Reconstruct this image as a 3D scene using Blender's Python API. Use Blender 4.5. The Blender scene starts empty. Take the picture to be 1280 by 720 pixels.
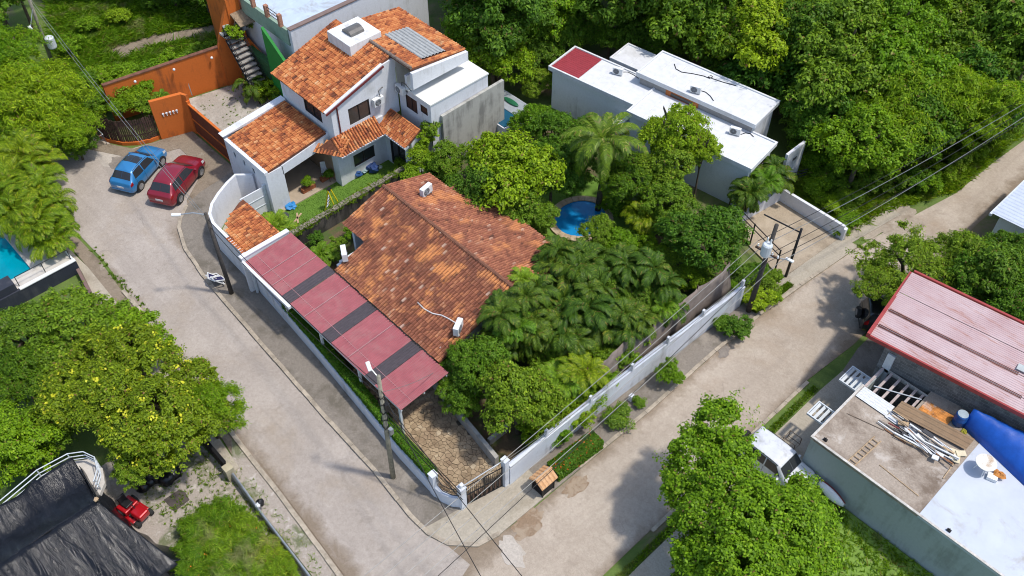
import bpy, bmesh, math, random
import numpy as np
from mathutils import Vector, Matrix

S = bpy.context.scene
C = S.collection
R = math.radians
# ---------------------------------------------------------------- camera, sky, sun, exposure
PITCH, CAM_H, FPX, YAW = R(48.0), 42.0, 1180.0, R(46.5)     # drone at 42 m looking down; world X/Y follow the street grid
cam = bpy.data.cameras.new('camera'); cam.sensor_width = 36.0; cam.lens = FPX / 1280.0 * 36.0
cam.clip_start = 0.5; cam.clip_end = 600
camo = bpy.data.objects.new('camera', cam); C.objects.link(camo)
camo.location = (0, 0, CAM_H); camo.rotation_euler = (math.pi / 2 - PITCH, 0, YAW)
S.camera = camo

SUN_EL, SUN_DIR = R(66), (0.82, 0.573)                      # unit vector on the ground towards the sun
w = bpy.data.worlds.new('World'); S.world = w; w.use_nodes = True
nt = w.node_tree; nt.nodes.clear()
sky = nt.nodes.new('ShaderNodeTexSky'); sky.sky_type = 'NISHITA'; sky.sun_disc = False
sky.sun_elevation = SUN_EL; sky.sun_rotation = math.atan2(SUN_DIR[0], SUN_DIR[1])
sky.air_density = 1.0; sky.dust_density = 1.5; sky.ozone_density = 1.0
bg = nt.nodes.new('ShaderNodeBackground'); bg.inputs['Strength'].default_value = 0.15
ow = nt.nodes.new('ShaderNodeOutputWorld')
nt.links.new(sky.outputs[0], bg.inputs[0]); nt.links.new(bg.outputs[0], ow.inputs[0])
sl = bpy.data.lights.new('sun', 'SUN'); sl.energy = 2.3; sl.angle = R(3.0); sl.color = (1.0, 0.95, 0.88)
so = bpy.data.objects.new('sun', sl); C.objects.link(so); so.location = (0, 0, 60)
sd = Vector((SUN_DIR[0] * math.cos(SUN_EL), SUN_DIR[1] * math.cos(SUN_EL), math.sin(SUN_EL)))
so.rotation_euler = sd.to_track_quat('Z', 'Y').to_euler()
vs = S.view_settings
vs.view_transform = 'Standard'; vs.look = 'None'; vs.exposure = 0.52; vs.gamma = 1.0; vs.use_curve_mapping = False
S.render.engine = 'CYCLES'
S.cycles.max_bounces = 6; S.cycles.diffuse_bounces = 3; S.cycles.glossy_bounces = 3; S.cycles.transmission_bounces = 4
S.cycles.filter_width = 1.05; S.cycles.transparent_max_bounces = 6; S.cycles.use_denoising = True
S.cycles.caustics_reflective = False; S.cycles.caustics_refractive = False

# ---------------------------------------------------------------- helpers
CPI, SPI, CYW, SYW = math.cos(PITCH), math.sin(PITCH), math.cos(YAW), math.sin(YAW)
def G(u, v, z=0.0):
    """survey helper: place in the photograph + height above the street -> plan position (x, y)"""
    a, b = (u - 640) / FPX, (360 - v) / FPX
    dx, dy, dz = a, CPI + b * SPI, -SPI + b * CPI
    t = (CAM_H - z) / -dz
    x, y = dx * t, dy * t
    return (x * CYW - y * SYW, x * SYW + y * CYW)
def GV(u, v, z=0.0):
    x, y = G(u, v, z); return Vector((x, y, z))

class MB:
    def __init__(s): s.v = []; s.f = []
    def add(s, vs, fs):
        n = len(s.v); s.v += [tuple(p) for p in vs]; s.f += [tuple(i + n for i in q) for q in fs]; return s
    def box(s, x0, x1, y0, y1, z0, z1):
        return s.add([(x0,y0,z0),(x1,y0,z0),(x1,y1,z0),(x0,y1,z0),(x0,y0,z1),(x1,y0,z1),(x1,y1,z1),(x0,y1,z1)],
                     [(0,3,2,1),(4,5,6,7),(0,1,5,4),(1,2,6,5),(2,3,7,6),(3,0,4,7)])
    def obox(s, c, size, rz=0.0, rx=0.0, ry=0.0):
        M = Matrix.Translation(Vector(c)) @ Matrix.Rotation(rz,4,'Z') @ Matrix.Rotation(ry,4,'Y') @ Matrix.Rotation(rx,4,'X')
        hx, hy, hz = size[0]/2, size[1]/2, size[2]/2
        vs = [M @ Vector(p) for p in ((-hx,-hy,-hz),(hx,-hy,-hz),(hx,hy,-hz),(-hx,hy,-hz),(-hx,-hy,hz),(hx,-hy,hz),(hx,hy,hz),(-hx,hy,hz))]
        return s.add(vs, [(0,3,2,1),(4,5,6,7),(0,1,5,4),(1,2,6,5),(2,3,7,6),(3,0,4,7)])
    def prism(s, pts, z0, z1):
        n = len(pts); z0 = z0 if isinstance(z0, (list, tuple)) else [z0]*n; z1 = z1 if isinstance(z1, (list, tuple)) else [z1]*n
        ar = sum(pts[i][0]*pts[(i+1)%n][1]-pts[(i+1)%n][0]*pts[i][1] for i in range(n))
        if ar < 0: pts = pts[::-1]; z0 = z0[::-1]; z1 = z1[::-1]
        vs = [(p[0],p[1],z) for p,z in zip(pts,z0)] + [(p[0],p[1],z) for p,z in zip(pts,z1)]
        fs = [tuple(range(n-1,-1,-1)), tuple(range(n,2*n))] + [(i,(i+1)%n,(i+1)%n+n,i+n) for i in range(n)]
        return s.add(vs, fs)
    def plate(s, P, t):
        """3D polygon given a thickness t along its normal (downwards)"""
        P = [Vector(p) for p in P]; nrm = (P[1]-P[0]).cross(P[2]-P[0]).normalized()
        if nrm.z < 0: P = P[::-1]; nrm = -nrm
        n = len(P); vs = P + [p - nrm*t for p in P]
        fs = [tuple(range(n)), tuple(range(2*n-1,n-1,-1))] + [(i,i+n,(i+1)%n+n,(i+1)%n) for i in range(n)]
        return s.add(vs, fs)
    def wallx(s, y0, y1, x0, x1, z0, z1, holes=()):      # wall along X, between y0..y1, holes = (xa, xb, za, zb)
        return s._wall(x0, x1, z0, z1, holes, lambda a,b,c,d: s.box(a,b,y0,y1,c,d))
    def wally(s, x0, x1, y0, y1, z0, z1, holes=()):
        return s._wall(y0, y1, z0, z1, holes, lambda a,b,c,d: s.box(x0,x1,a,b,c,d))
    def _wall(s, u0, u1, z0, z1, holes, emit):
        us = sorted({u0,u1,*[h[0] for h in holes],*[h[1] for h in holes]})
        for a,b in zip(us[:-1],us[1:]):
            if b-a < 1e-5: continue
            hs = sorted([h for h in holes if h[0] < (a+b)/2 < h[1]], key=lambda h:h[2]); z = z0
            for h in hs:
                if h[2] > z+1e-5: emit(a,b,z,h[2])
                z = max(z,h[3])
            if z1 > z+1e-5: emit(a,b,z,z1)
        return s
    def tube(s, P, r, n=6, r1=None, cap=True):
        P = [Vector(p) for p in P]; m = len(P); r1 = r if r1 is None else r1
        base = len(s.v); up = Vector((0,0,1)); prev = None
        for i,p in enumerate(P):
            d = (P[min(i+1,m-1)]-P[max(i-1,0)]).normalized()
            x = d.cross(up) if prev is None else (prev - d*prev.dot(d))
            if x.length < 1e-4: x = d.cross(Vector((1,0,0)))
            x.normalize(); y = d.cross(x); prev = x
            q = r + (r1-r)*i/max(1,m-1)
            for k in range(n):
                a = 2*math.pi*k/n; s.v.append(tuple(p + x*math.cos(a)*q + y*math.sin(a)*q))
        for i in range(m-1):
            for k in range(n):
                k2 = (k+1)%n; s.f.append((base+i*n+k, base+i*n+k2, base+(i+1)*n+k2, base+(i+1)*n+k))
        if cap:
            s.f.append(tuple(base+k for k in range(n-1,-1,-1))); s.f.append(tuple(base+(m-1)*n+k for k in range(n)))
        return s
    def lathe(s, prof, c, n=12, axis='Z'):
        base = len(s.v); c = Vector(c)
        for (r,h) in prof:
            for k in range(n):
                a = 2*math.pi*k/n; x,y = r*math.cos(a), r*math.sin(a)
                p = (x,y,h) if axis=='Z' else ((h,x,y) if axis=='X' else (x,h,y)); s.v.append(tuple(c+Vector(p)))
        for i in range(len(prof)-1):
            for k in range(n):
                k2=(k+1)%n; s.f.append((base+i*n+k, base+i*n+k2, base+(i+1)*n+k2, base+(i+1)*n+k))
        s.f.append(tuple(base+k for k in range(n-1,-1,-1))); s.f.append(tuple(base+(len(prof)-1)*n+k for k in range(n)))
        return s
    def blob(s, c, r, seed=0, n=10, m=7, j=0.15, squash=(1,1,1)):
        rnd = random.Random(seed); base=len(s.v); c=Vector(c)
        for i in range(m+1):
            th = math.pi*i/m
            for k in range(n):
                a = 2*math.pi*k/n; q = r*(1+rnd.uniform(-j,j))
                s.v.append(tuple(c+Vector((q*math.sin(th)*math.cos(a)*squash[0], q*math.sin(th)*math.sin(a)*squash[1], q*math.cos(th)*squash[2]))))
        for i in range(m):
            for k in range(n):
                k2=(k+1)%n; s.f.append((base+i*n+k, base+(i+1)*n+k, base+(i+1)*n+k2, base+i*n+k2))
        return s
    def build(s, name, mat, parent=None, smooth=False, bevel=0.0, kind=None, label=None):
        me = bpy.data.meshes.new(name); off = parent_world(parent)
        me.from_pydata([(p[0]-off[0],p[1]-off[1],p[2]-off[2]) for p in s.v], [], s.f); me.validate(); me.update()
        return link(name, me, mat, parent, smooth, bevel, kind, label)

def parent_world(p):
    if p is None: return (0,0,0)
    l = Vector(p.location)
    while p.parent is not None: p = p.parent; l = l + p.location
    return l
def link(name, me, mat, parent=None, smooth=False, bevel=0.0, kind=None, label=None):
    if mat is not None and not me.materials: me.materials.append(mat)
    if smooth: me.polygons.foreach_set('use_smooth', [True]*len(me.polygons))
    o = bpy.data.objects.new(name, me); C.objects.link(o)
    if parent is not None: o.parent = parent
    if bevel > 0:
        b = o.modifiers.new('bevel','BEVEL'); b.width = bevel; b.segments = 2; b.limit_method = 'ANGLE'; b.angle_limit = R(40)
    if kind: o['kind'] = kind
    if label: o['label'] = label
    return o
def tag(o, label, cat, group=None, kind=None):
    o['label'] = label; o['category'] = cat
    if group: o['group'] = group
    if kind: o['kind'] = kind
    return o
def thing(name, label, cat, loc, group=None, rz=0.0, scale=1.0):
    o = bpy.data.objects.new(name, None); C.objects.link(o); o.empty_display_size = 0.2
    o.location = loc; o.rotation_euler = (0,0,rz); o.scale = (scale,)*3 if not isinstance(scale, tuple) else scale
    return tag(o, label, cat, group)
def structure(o): o['kind'] = 'structure'; return o
def copy_tree(o, parent=None):
    c = o.copy(); C.objects.link(c); c.parent = parent
    for ch in list(o.children): copy_tree(ch, c)
    return c
class Loc:
    """builds parts round a local origin (for things placed with their own rotation)"""
    pass

# ---------------------------------------------------------------- materials
def nodes(name):
    m = bpy.data.materials.new(name); m.use_nodes = True; t = m.node_tree; t.nodes.clear()
    o = t.nodes.new('ShaderNodeOutputMaterial'); b = t.nodes.new('ShaderNodeBsdfPrincipled'); t.links.new(b.outputs[0], o.inputs[0])
    return m, t, b
def N(t, typ, **kw):
    n = t.nodes.new(typ)
    for k,v in kw.items():
        if k.startswith('i_'): n.inputs[k[2:].replace('_',' ')].default_value = v
        else: setattr(n,k,v)
    return n
def ramp(t, fac, stops):
    r = t.nodes.new('ShaderNodeValToRGB'); e = r.color_ramp.elements
    while len(e) < len(stops): e.new(0.5)
    for q,(p,c) in zip(e,stops): q.position = p; q.color = (*c,1) if len(c)==3 else c
    t.links.new(fac, r.inputs[0]); return r.outputs[0]
def mix(t, fac, a, b, mode='MIX'):
    n = t.nodes.new('ShaderNodeMix'); n.data_type='RGBA'; n.blend_type = mode
    for s,v in ((n.inputs[0],fac),(n.inputs[6],a),(n.inputs[7],b)):
        if isinstance(v,(int,float)): s.default_value = v
        elif isinstance(v,tuple): s.default_value = (*v,1) if len(v)==3 else v
        else: t.links.new(v,s)
    return n.outputs[2]
def noise(t, scale, detail=4, rough=0.6, vec=None, dist=0.0):
    n = N(t,'ShaderNodeTexNoise'); n.inputs['Scale'].default_value=scale; n.inputs['Detail'].default_value=detail
    n.inputs['Roughness'].default_value=rough; n.inputs['Distortion'].default_value=dist
    if vec is not None: t.links.new(vec,n.inputs['Vector'])
    return n.outputs[0]
def wpos(t): return t.nodes.new('ShaderNodeNewGeometry').outputs['Position']
def vmul(t, v, s):
    n = t.nodes.new('ShaderNodeMapping'); n.inputs['Scale'].default_value = s; t.links.new(v,n.inputs['Vector']); return n.outputs[0]
def bump(t, b, h, strength=0.3, dist=0.02):
    n = N(t,'ShaderNodeBump'); n.inputs['Strength'].default_value=strength; n.inputs['Distance'].default_value=dist
    t.links.new(h,n.inputs['Height']); t.links.new(n.outputs[0], b.inputs['Normal'])
_M = {}
def plain(name, col, rough=0.7, metal=0.0, var=0.12, scale=3.0, spec=0.4, bs=0.0, coat=0.0, dirt=None, dirt_amt=0.5, dscale=0.8, dthr=0.5):
    if name in _M: return _M[name]
    m,t,b = nodes(name); p = wpos(t); n1 = noise(t,scale,6,0.65,p)
    lo = tuple(max(0,c*(1-var*1.6)) for c in col); hi = tuple(min(1,c*(1+var)) for c in col)
    c = ramp(t,n1,[(0.3,lo),(0.7,hi)])
    if dirt:
        n2 = noise(t,dscale,7,0.7,p,0.6)
        f = ramp(t,n2,[(dthr,(0,0,0)),(dthr+0.2,(dirt_amt,)*3)])
        c = mix(t,f,c,dirt)
    t.links.new(c,b.inputs['Base Color']); b.inputs['Roughness'].default_value=rough; b.inputs['Metallic'].default_value=metal
    b.inputs['Specular IOR Level'].default_value=spec
    if coat: b.inputs['Coat Weight'].default_value=coat; b.inputs['Coat Roughness'].default_value=0.08
    if bs: bump(t,b,noise(t,scale*8,3,0.6,p),bs,0.02)
    _M[name]=m; return m
def streaked(name, col, dirt, amt=0.6, rough=0.8, zscale=0.25, hscale=2.2, thr=0.5, bs=0.15):
    """painted wall with run-off stains that hang downwards"""
    if name in _M: return _M[name]
    m,t,b = nodes(name); p = wpos(t)
    n = noise(t,1.0,6,0.7,vmul(t,p,(hscale,hscale,zscale)),0.2); n2 = noise(t,0.7,5,0.6,p); n3 = noise(t,9,4,0.6,p)
    base = ramp(t,n3,[(0.3,tuple(c*0.9 for c in col)),(0.7,col)])
    mm = N(t,'ShaderNodeMath',operation='MULTIPLY'); t.links.new(n,mm.inputs[0]); t.links.new(n2,mm.inputs[1])
    f = ramp(t,mm.outputs[0],[(thr*thr,(0,0,0)),(thr*thr+0.14,(amt,)*3)])
    t.links.new(mix(t,f,base,dirt),b.inputs['Base Color']); b.inputs['Roughness'].default_value=rough
    b.inputs['Specular IOR Level'].default_value=0.25
    bump(t,b,noise(t,14,4,0.6,p),bs,0.02)
    _M[name]=m; return m
def ground_mat(name, layers, base, bs=0.4, fine=None, rough=0.95):
    """layers: (colour, noise scale, threshold, softness)"""
    m,t,b = nodes(name); p = wpos(t)
    n = noise(t,11,6,0.7,p); c = ramp(t,n,[(0.25,tuple(x*0.72 for x in base)),(0.75,tuple(min(1,x*1.18) for x in base))])
    for i,(col,sc,th,sf,am) in enumerate(layers):
        nn = noise(t,sc,7,0.68,vmul(t,p,(1,1,1)) if i==0 else p,0.4)
        f = ramp(t,nn,[(th,(0,0,0)),(th+sf,(am,)*3)]); c = mix(t,f,c,col)
    if fine:
        nn = noise(t,fine[1],3,0.8,p); f = ramp(t,nn,[(0.55,(0,0,0)),(0.75,(fine[2],)*3)]); c = mix(t,f,c,fine[0])
    t.links.new(c,b.inputs['Base Color']); b.inputs['Roughness'].default_value=rough; b.inputs['Specular IOR Level'].default_value=0.2
    bump(t,b,noise(t,16,6,0.75,p),bs,0.04)
    return m
def tile_mat(name, stops, weather, wthr=0.5, wamt=0.7, wscale=0.5, patch=None):
    m,t,b = nodes(name); g = t.nodes.new('ShaderNodeNewGeometry'); p = g.outputs['Position']
    cn = noise(t,1.5,6,0.75,p,0.3); am = N(t,'ShaderNodeMath',operation='MULTIPLY'); am.inputs[1].default_value=0.5; t.links.new(g.outputs['Random Per Island'],am.inputs[0])
    mr = N(t,'ShaderNodeMapRange'); mr.inputs['From Min'].default_value=0.28; mr.inputs['From Max'].default_value=0.72; mr.inputs['To Min'].default_value=-0.18; mr.inputs['To Max'].default_value=0.72; t.links.new(cn,mr.inputs[0])
    ad = N(t,'ShaderNodeMath',operation='ADD'); t.links.new(am.outputs[0],ad.inputs[0]); t.links.new(mr.outputs[0],ad.inputs[1])
    c = ramp(t,ad.outputs[0],stops)
    rare = ramp(t,g.outputs['Random Per Island'],[(0.0,(0.6,)*3),(0.03,(0.6,)*3),(0.031,(0,0,0))]); c = mix(t,rare,c,stops[0][1])
    rare = ramp(t,g.outputs['Random Per Island'],[(0.984,(0,0,0)),(0.985,(0.55,)*3)]); c = mix(t,rare,c,stops[-1][1])
    n = noise(t,wscale,6,0.65,p,0.5); f = ramp(t,n,[(wthr,(0,0,0)),(wthr+0.18,(wamt,)*3)])
    c = mix(t,f,c,weather,'MIX')
    if patch:
        pn = noise(t,patch[1],4,0.6,p); pf = ramp(t,pn,[(patch[2],(0,0,0)),(patch[2]+0.1,(patch[3],)*3)]); c = mix(t,pf,c,patch[0])
    n2 = noise(t,22,4,0.7,p); c = mix(t,0.5,c,ramp(t,n2,[(0.3,(0.55,0.5,0.47)),(0.65,(1.15,1.1,1.05))]),'MULTIPLY')
    t.links.new(c,b.inputs['Base Color']); b.inputs['Roughness'].default_value=0.85; b.inputs['Specular IOR Level'].default_value=0.25
    bump(t,b,noise(t,30,3,0.6,p),0.2,0.02)
    return m
def leaf_mat(name, dark, light, tip=None, trans=0.32, rough=0.5, dry=None):
    m = bpy.data.materials.new(name); m.use_nodes=True; t=m.node_tree; t.nodes.clear()
    o=t.nodes.new('ShaderNodeOutputMaterial'); g=t.nodes.new('ShaderNodeNewGeometry'); oi=t.nodes.new('ShaderNodeObjectInfo')
    stops=[(0.0,dark),(0.55,tuple((a+b)/2 for a,b in zip(dark,light))),(0.92,light)]
    if tip: stops.append((0.97,tip)); stops.append((0.99,(0.22,0.14,0.05)))
    c=ramp(t,g.outputs['Random Per Island'],stops)
    if dry:
        pf=ramp(t,noise(t,0.55,5,.65,g.outputs['Position'],.4),[(dry[1],(0,0,0)),(dry[1]+.16,(dry[2],)*3)]); c=mix(t,pf,c,dry[0])
    hs=N(t,'ShaderNodeHueSaturation'); mr=N(t,'ShaderNodeMapRange'); mr.inputs['To Min'].default_value=0.482; mr.inputs['To Max'].default_value=0.518
    t.links.new(oi.outputs['Random'],mr.inputs[0]); t.links.new(mr.outputs[0],hs.inputs['Hue']); t.links.new(c,hs.inputs['Color'])
    mv=N(t,'ShaderNodeMapRange'); mv.inputs['To Min'].default_value=1.18; mv.inputs['To Max'].default_value=0.82
    t.links.new(oi.outputs['Random'],mv.inputs[0]); t.links.new(mv.outputs[0],hs.inputs['Value'])
    b=t.nodes.new('ShaderNodeBsdfPrincipled'); b.inputs['Roughness'].default_value=rough; b.inputs['Specular IOR Level'].default_value=0.2
    t.links.new(hs.outputs[0],b.inputs['Base Color'])
    tr=t.nodes.new('ShaderNodeBsdfTranslucent'); t.links.new(mix(t,1.0,hs.outputs[0],(1.25,1.2,0.6),'MULTIPLY'),tr.inputs['Color'])
    mx=t.nodes.new('ShaderNodeMixShader'); mx.inputs[0].default_value=trans
    t.links.new(b.outputs[0],mx.inputs[1]); t.links.new(tr.outputs[0],mx.inputs[2]); t.links.new(mx.outputs[0],o.inputs[0])
    return m
def water_mat(name, col):
    m,t,b = nodes(name); p=wpos(t); n=noise(t,1.3,4,0.6,p)
    t.links.new(ramp(t,n,[(0.3,tuple(c*0.8 for c in col)),(0.7,col)]),b.inputs['Base Color'])
    b.inputs['Roughness'].default_value=0.06; b.inputs['IOR'].default_value=1.33; bump(t,b,noise(t,3.5,3,0.5,p),0.25,0.03); return m

WHITE = streaked('white_paint', (0.72,0.73,0.75), (0.40,0.39,0.36), 0.45, thr=0.51)
WHITE2 = streaked('white_wall_weathered', (0.66,0.69,0.74), (0.30,0.29,0.27), 0.6, thr=0.5)
CONC = streaked('bare_concrete', (0.42,0.40,0.36), (0.16,0.15,0.13), 0.7, thr=0.5)
ROOFWHITE = plain('white_roof_coating', (0.66,0.67,0.68), 0.7, var=0.07, scale=2.5, dirt=(0.42,0.41,0.38), dirt_amt=0.5, dscale=0.7, dthr=0.54)
TERRACE = plain('cream_roof_coating', (0.72,0.72,0.67), 0.7, var=0.03, scale=1.0)
GLASS = plain('dark_window_glass', (0.03,0.032,0.034), 0.12, var=0.05, spec=0.6)
GLASSB = plain('bronze_window_glass', (0.075,0.06,0.05), 0.15, var=0.1, spec=0.6)
BLACK = plain('black_metal', (0.018,0.018,0.02), 0.45, 0.3, var=0.1)
DARKFRAME = plain('dark_frame', (0.04,0.03,0.027), 0.5)
STEEL = plain('galvanised_steel', (0.42,0.44,0.46), 0.45, 0.7, var=0.15)
GREYP = plain('grey_painted_metal', (0.62,0.66,0.68), 0.5, 0.1, var=0.08)
PLASTICW = plain('white_plastic', (0.74,0.75,0.74), 0.5, var=0.06, dirt=(0.45,0.42,0.38), dirt_amt=0.3, dscale=3)
POLE = plain('weathered_concrete_pole', (0.27,0.25,0.19), 0.9, var=0.25, scale=6, bs=0.2)
POLED = plain('dark_timber_pole', (0.07,0.062,0.055), 0.9, var=0.25, scale=6, bs=0.2)
WIRE = plain('black_cable', (0.012,0.012,0.012), 0.6)
WIREG = plain('bare_grey_cable', (0.24,0.24,0.23), 0.5, 0.3)
BROWNWOOD = plain('brown_timber', (0.10,0.055,0.035), 0.75, var=0.3, scale=5, bs=0.2)
WOODLT = plain('pale_timber', (0.46,0.33,0.2), 0.8, var=0.2, scale=7)
BARK = plain('bark', (0.12,0.09,0.06), 0.95, var=0.3, scale=8, bs=0.5)
TERRA = plain('terracotta', (0.36,0.12,0.05), 0.8, var=0.2)
FAN = plain('fan_grille', (0.10,0.10,0.10), 0.6, var=0.1)
# ---------------------------------------------------------------- the setting: ground, roads, pavements
def ribbon(mb, pts, d0, d1, z0, z1):
    P=[Vector((p[0],p[1])) for p in pts]; L=[];Rr=[]
    for i,p in enumerate(P):
        d=(P[min(i+1,len(P)-1)]-P[max(i-1,0)]).normalized(); n=Vector((-d.y,d.x)); L.append(p+n*d0); Rr.append(p+n*d1)
    for i in range(len(P)-1): mb.prism([L[i],L[i+1],Rr[i+1],Rr[i]],z0,z1)
    return mb
def sheet(name, pts, z, mat, t=0.15):
    return structure(MB().prism(pts, z-t, z).build(name, mat))

GROUND = ground_mat('ground_earth_and_grass', [((0.20,0.155,0.10),0.16,0.52,0.10,0.9),((0.08,0.13,0.03),0.5,0.47,0.12,0.8)], (0.13,0.19,0.045), 0.6)
SOIL = ground_mat('garden_soil', [((0.09,0.075,0.045),0.5,0.5,0.2,0.8),((0.07,0.12,0.03),0.7,0.46,0.1,0.85)], (0.14,0.10,0.06), 0.6)
def road_mat(name, base, worn, dark, dirt, axis='y', e0=8.3, e1=12.2, slope=0.035, soil=(0.20,0.15,0.10), gatex=None):
    m,t,b = nodes(name); p = wpos(t)
    n = noise(t,26,4,0.75,p); c = ramp(t,n,[(0.3,tuple(x*0.80 for x in base)),(0.7,tuple(x*1.12 for x in base))])
    f = ramp(t,noise(t,0.35,6,0.65,p,0.5),[(0.42,(0,0,0)),(0.62,(0.6,)*3)]); c = mix(t,f,c,worn)
    f = ramp(t,noise(t,1.0,7,0.7,p,0.8),[(0.55,(0,0,0)),(0.70,(0.5,)*3)]); c = mix(t,f,c,dark)
    f = ramp(t,noise(t,0.18,5,0.6,p,0.3),[(0.52,(0,0,0)),(0.66,(0.6,)*3)]); c = mix(t,f,c,dirt)
    # fine cracks
    v = N(t,'ShaderNodeTexVoronoi',feature='DISTANCE_TO_EDGE'); v.inputs['Scale'].default_value=0.42
    wn = N(t,'ShaderNodeTexNoise'); wn.inputs['Scale'].default_value=1.6; wn.inputs['Detail'].default_value=6; t.links.new(p,wn.inputs['Vector'])
    wv = mix(t,0.28,p,wn.outputs['Color'],'ADD'); t.links.new(wv,v.inputs['Vector'])
    gate = ramp(t,noise(t,0.5,3,0.5,p),[(0.56,(0,0,0)),(0.66,(1,1,1))])
    cr = ramp(t,v.outputs['Distance'],[(0.0,(0.4,)*3),(0.008,(0,0,0))]); cr = mix(t,1.0,cr,gate,'MULTIPLY')
    c = mix(t,cr,c,tuple(x*0.35 for x in base))
    # tracks worn along the driving direction
    st = noise(t,1.0,5,0.6,vmul(t,p,(0.08,1.9,1) if axis=='y' else (1.9,0.08,1)),0.2); f = ramp(t,st,[(0.5,(0,0,0)),(0.68,(0.45,)*3)]); c = mix(t,f,c,tuple(x*0.82 for x in base))
    sx = t.nodes.new('ShaderNodeSeparateXYZ'); t.links.new(p,sx.inputs[0])
    u_ = N(t,'ShaderNodeMath',operation='MULTIPLY_ADD'); u_.inputs[1].default_value=slope; t.links.new(sx.outputs[0 if axis=='y' else 1],u_.inputs[0]); t.links.new(sx.outputs[1 if axis=='y' else 0],u_.inputs[2])
    off = N(t,'ShaderNodeMath',operation='MULTIPLY_ADD'); off.inputs[1].default_value=2.2; off.inputs[2].default_value=-1.1; t.links.new(noise(t,0.8,6,0.7,p,0.5),off.inputs[0])
    v_ = N(t,'ShaderNodeMath',operation='ADD'); t.links.new(u_.outputs[0],v_.inputs[0]); t.links.new(off.outputs[0],v_.inputs[1])
    mr = N(t,'ShaderNodeMapRange'); mr.inputs['From Min'].default_value=e0; mr.inputs['From Max'].default_value=e1; t.links.new(v_.outputs[0],mr.inputs[0])
    ed = ramp(t,mr.outputs[0],[(0.0,(0.8,)*3),(0.07,(0.5,)*3),(0.16,(0,0,0)),(0.86,(0,0,0)),(0.95,(0.5,)*3),(1.0,(0.8,)*3)]); 
    if gatex:
        gm = N(t,'ShaderNodeMapRange'); gm.inputs['From Min'].default_value=gatex[0]; gm.inputs['From Max'].default_value=gatex[1]; t.links.new(sx.outputs[0],gm.inputs[0]); ed = mix(t,1.0,ed,gm.outputs[0],'MULTIPLY')
    c = mix(t,ed,c,soil)
    # grit and leaf litter
    gr = ramp(t,noise(t,7.5,3,0.9,p),[(0.66,(0,0,0)),(0.70,(0.7,)*3)]); lg = ramp(t,noise(t,0.6,4,0.6,p),[(0.45,(0,0,0)),(0.65,(1,1,1))]); c = mix(t,mix(t,1.0,gr,lg,'MULTIPLY'),c,tuple(x*0.6 for x in dirt))
    n4 = noise(t,55,3,0.95,p); c = mix(t,0.8,c,ramp(t,n4,[(0.30,(0.62,0.62,0.62)),(0.5,(1.0,1.0,1.0)),(0.72,(1.3,1.3,1.3))]),'MULTIPLY')
    n5 = noise(t,6,5,0.8,p,0.6); c = mix(t,0.6,c,ramp(t,n5,[(0.32,(0.74,0.73,0.72)),(0.6,(1.06,1.06,1.06))]),'MULTIPLY')
    t.links.new(c,b.inputs['Base Color']); b.inputs['Roughness'].default_value=0.92; b.inputs['Specular IOR Level'].default_value=0.2
    bump(t,b,noise(t,40,4,0.8,p),0.45,0.02); return m
ROADA = road_mat('worn_street_concrete', (0.385,0.335,0.288), (0.46,0.405,0.352), (0.25,0.212,0.175), (0.33,0.265,0.195), 'y', 7.4, 12.45, 0.030, gatex=(-47.5,-45.0))
ROADB = road_mat('dusty_street_concrete', (0.42,0.352,0.28), (0.50,0.43,0.35), (0.29,0.235,0.18), (0.33,0.25,0.175), 'x', -16.1, -11.15, 0.0)
PAVE = ground_mat('pavement_concrete', [((0.12,0.105,0.08),0.7,0.48,0.16,0.75),((0.34,0.30,0.25),0.4,0.56,0.1,0.7)], (0.235,0.205,0.17), 0.4)
PAVEL = ground_mat('pale_pavement_concrete', [((0.26,0.22,0.16),0.6,0.50,0.16,0.75),((0.5,0.45,0.37),0.4,0.6,0.1,0.6)], (0.42,0.37,0.29), 0.35)
KERB = plain('kerb_concrete', (0.40,0.34,0.26), 0.9, var=0.22, scale=2.5, dirt=(0.2,0.17,0.13), dirt_amt=0.6, dscale=1.2, bs=0.2)
DIRT = ground_mat('bare_dirt', [((0.13,0.10,0.07),0.6,0.5,0.14,0.7),((0.36,0.31,0.25),1.1,0.58,0.08,0.7)], (0.26,0.21,0.155), 0.6)
GRAVEL = ground_mat('pale_gravel', [((0.10,0.13,0.04),0.55,0.52,0.1,0.8),((0.52,0.47,0.42),2.2,0.56,0.08,0.8)], (0.38,0.33,0.28), 0.9, ((0.6,0.56,0.52),34,0.6))
LAWN = ground_mat('mown_lawn', [((0.09,0.17,0.03),0.9,0.5,0.15,0.6)], (0.13,0.24,0.035), 0.5)

sheet('ground', [(-190,-90),(90,-90),(90,170),(-190,170)], 0.0, GROUND, 0.5)
K1 = [(-47.2,15.57),(-46.35,14.61),(-45.64,14.08),(-43.73,13.42),(-40.93,13.03),(-38.2,12.84),(-32.5,12.55),(-27.1,12.30),(-23.1,12.2),(-19.94,11.9),(-18.56,11.93),(-17.43,12.31),(-16.4,13.3),(-16.1,14.5),(-16.05,16.4)]
K1L = [(-58.5,10.2),(-54,9.6),(-50.8,9.3),(-46.4,9.4),(-43.2,9.15),(-37.85,9.05),(-35.9,8.95),(-29.96,8.36),(-25.5,8.15),(-20,7.76),(-14,7.4)]
CUL = [(-62.5,11.5),(-59.6,14.2),(-56.8,14.7),(-54.9,15.8),(-54.3,17.8),(-53.7,19.9),(-48.6,19.9),(-48.0,17.5)]
sheet('road_cul_de_sac', K1L[::-1]+CUL+K1[:12]+[(-16.0,12.45),(-15.6,11.0),(-15.2,9.0),(-15.0,7.45)], 0.026, ROADA, 0.12)
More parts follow.
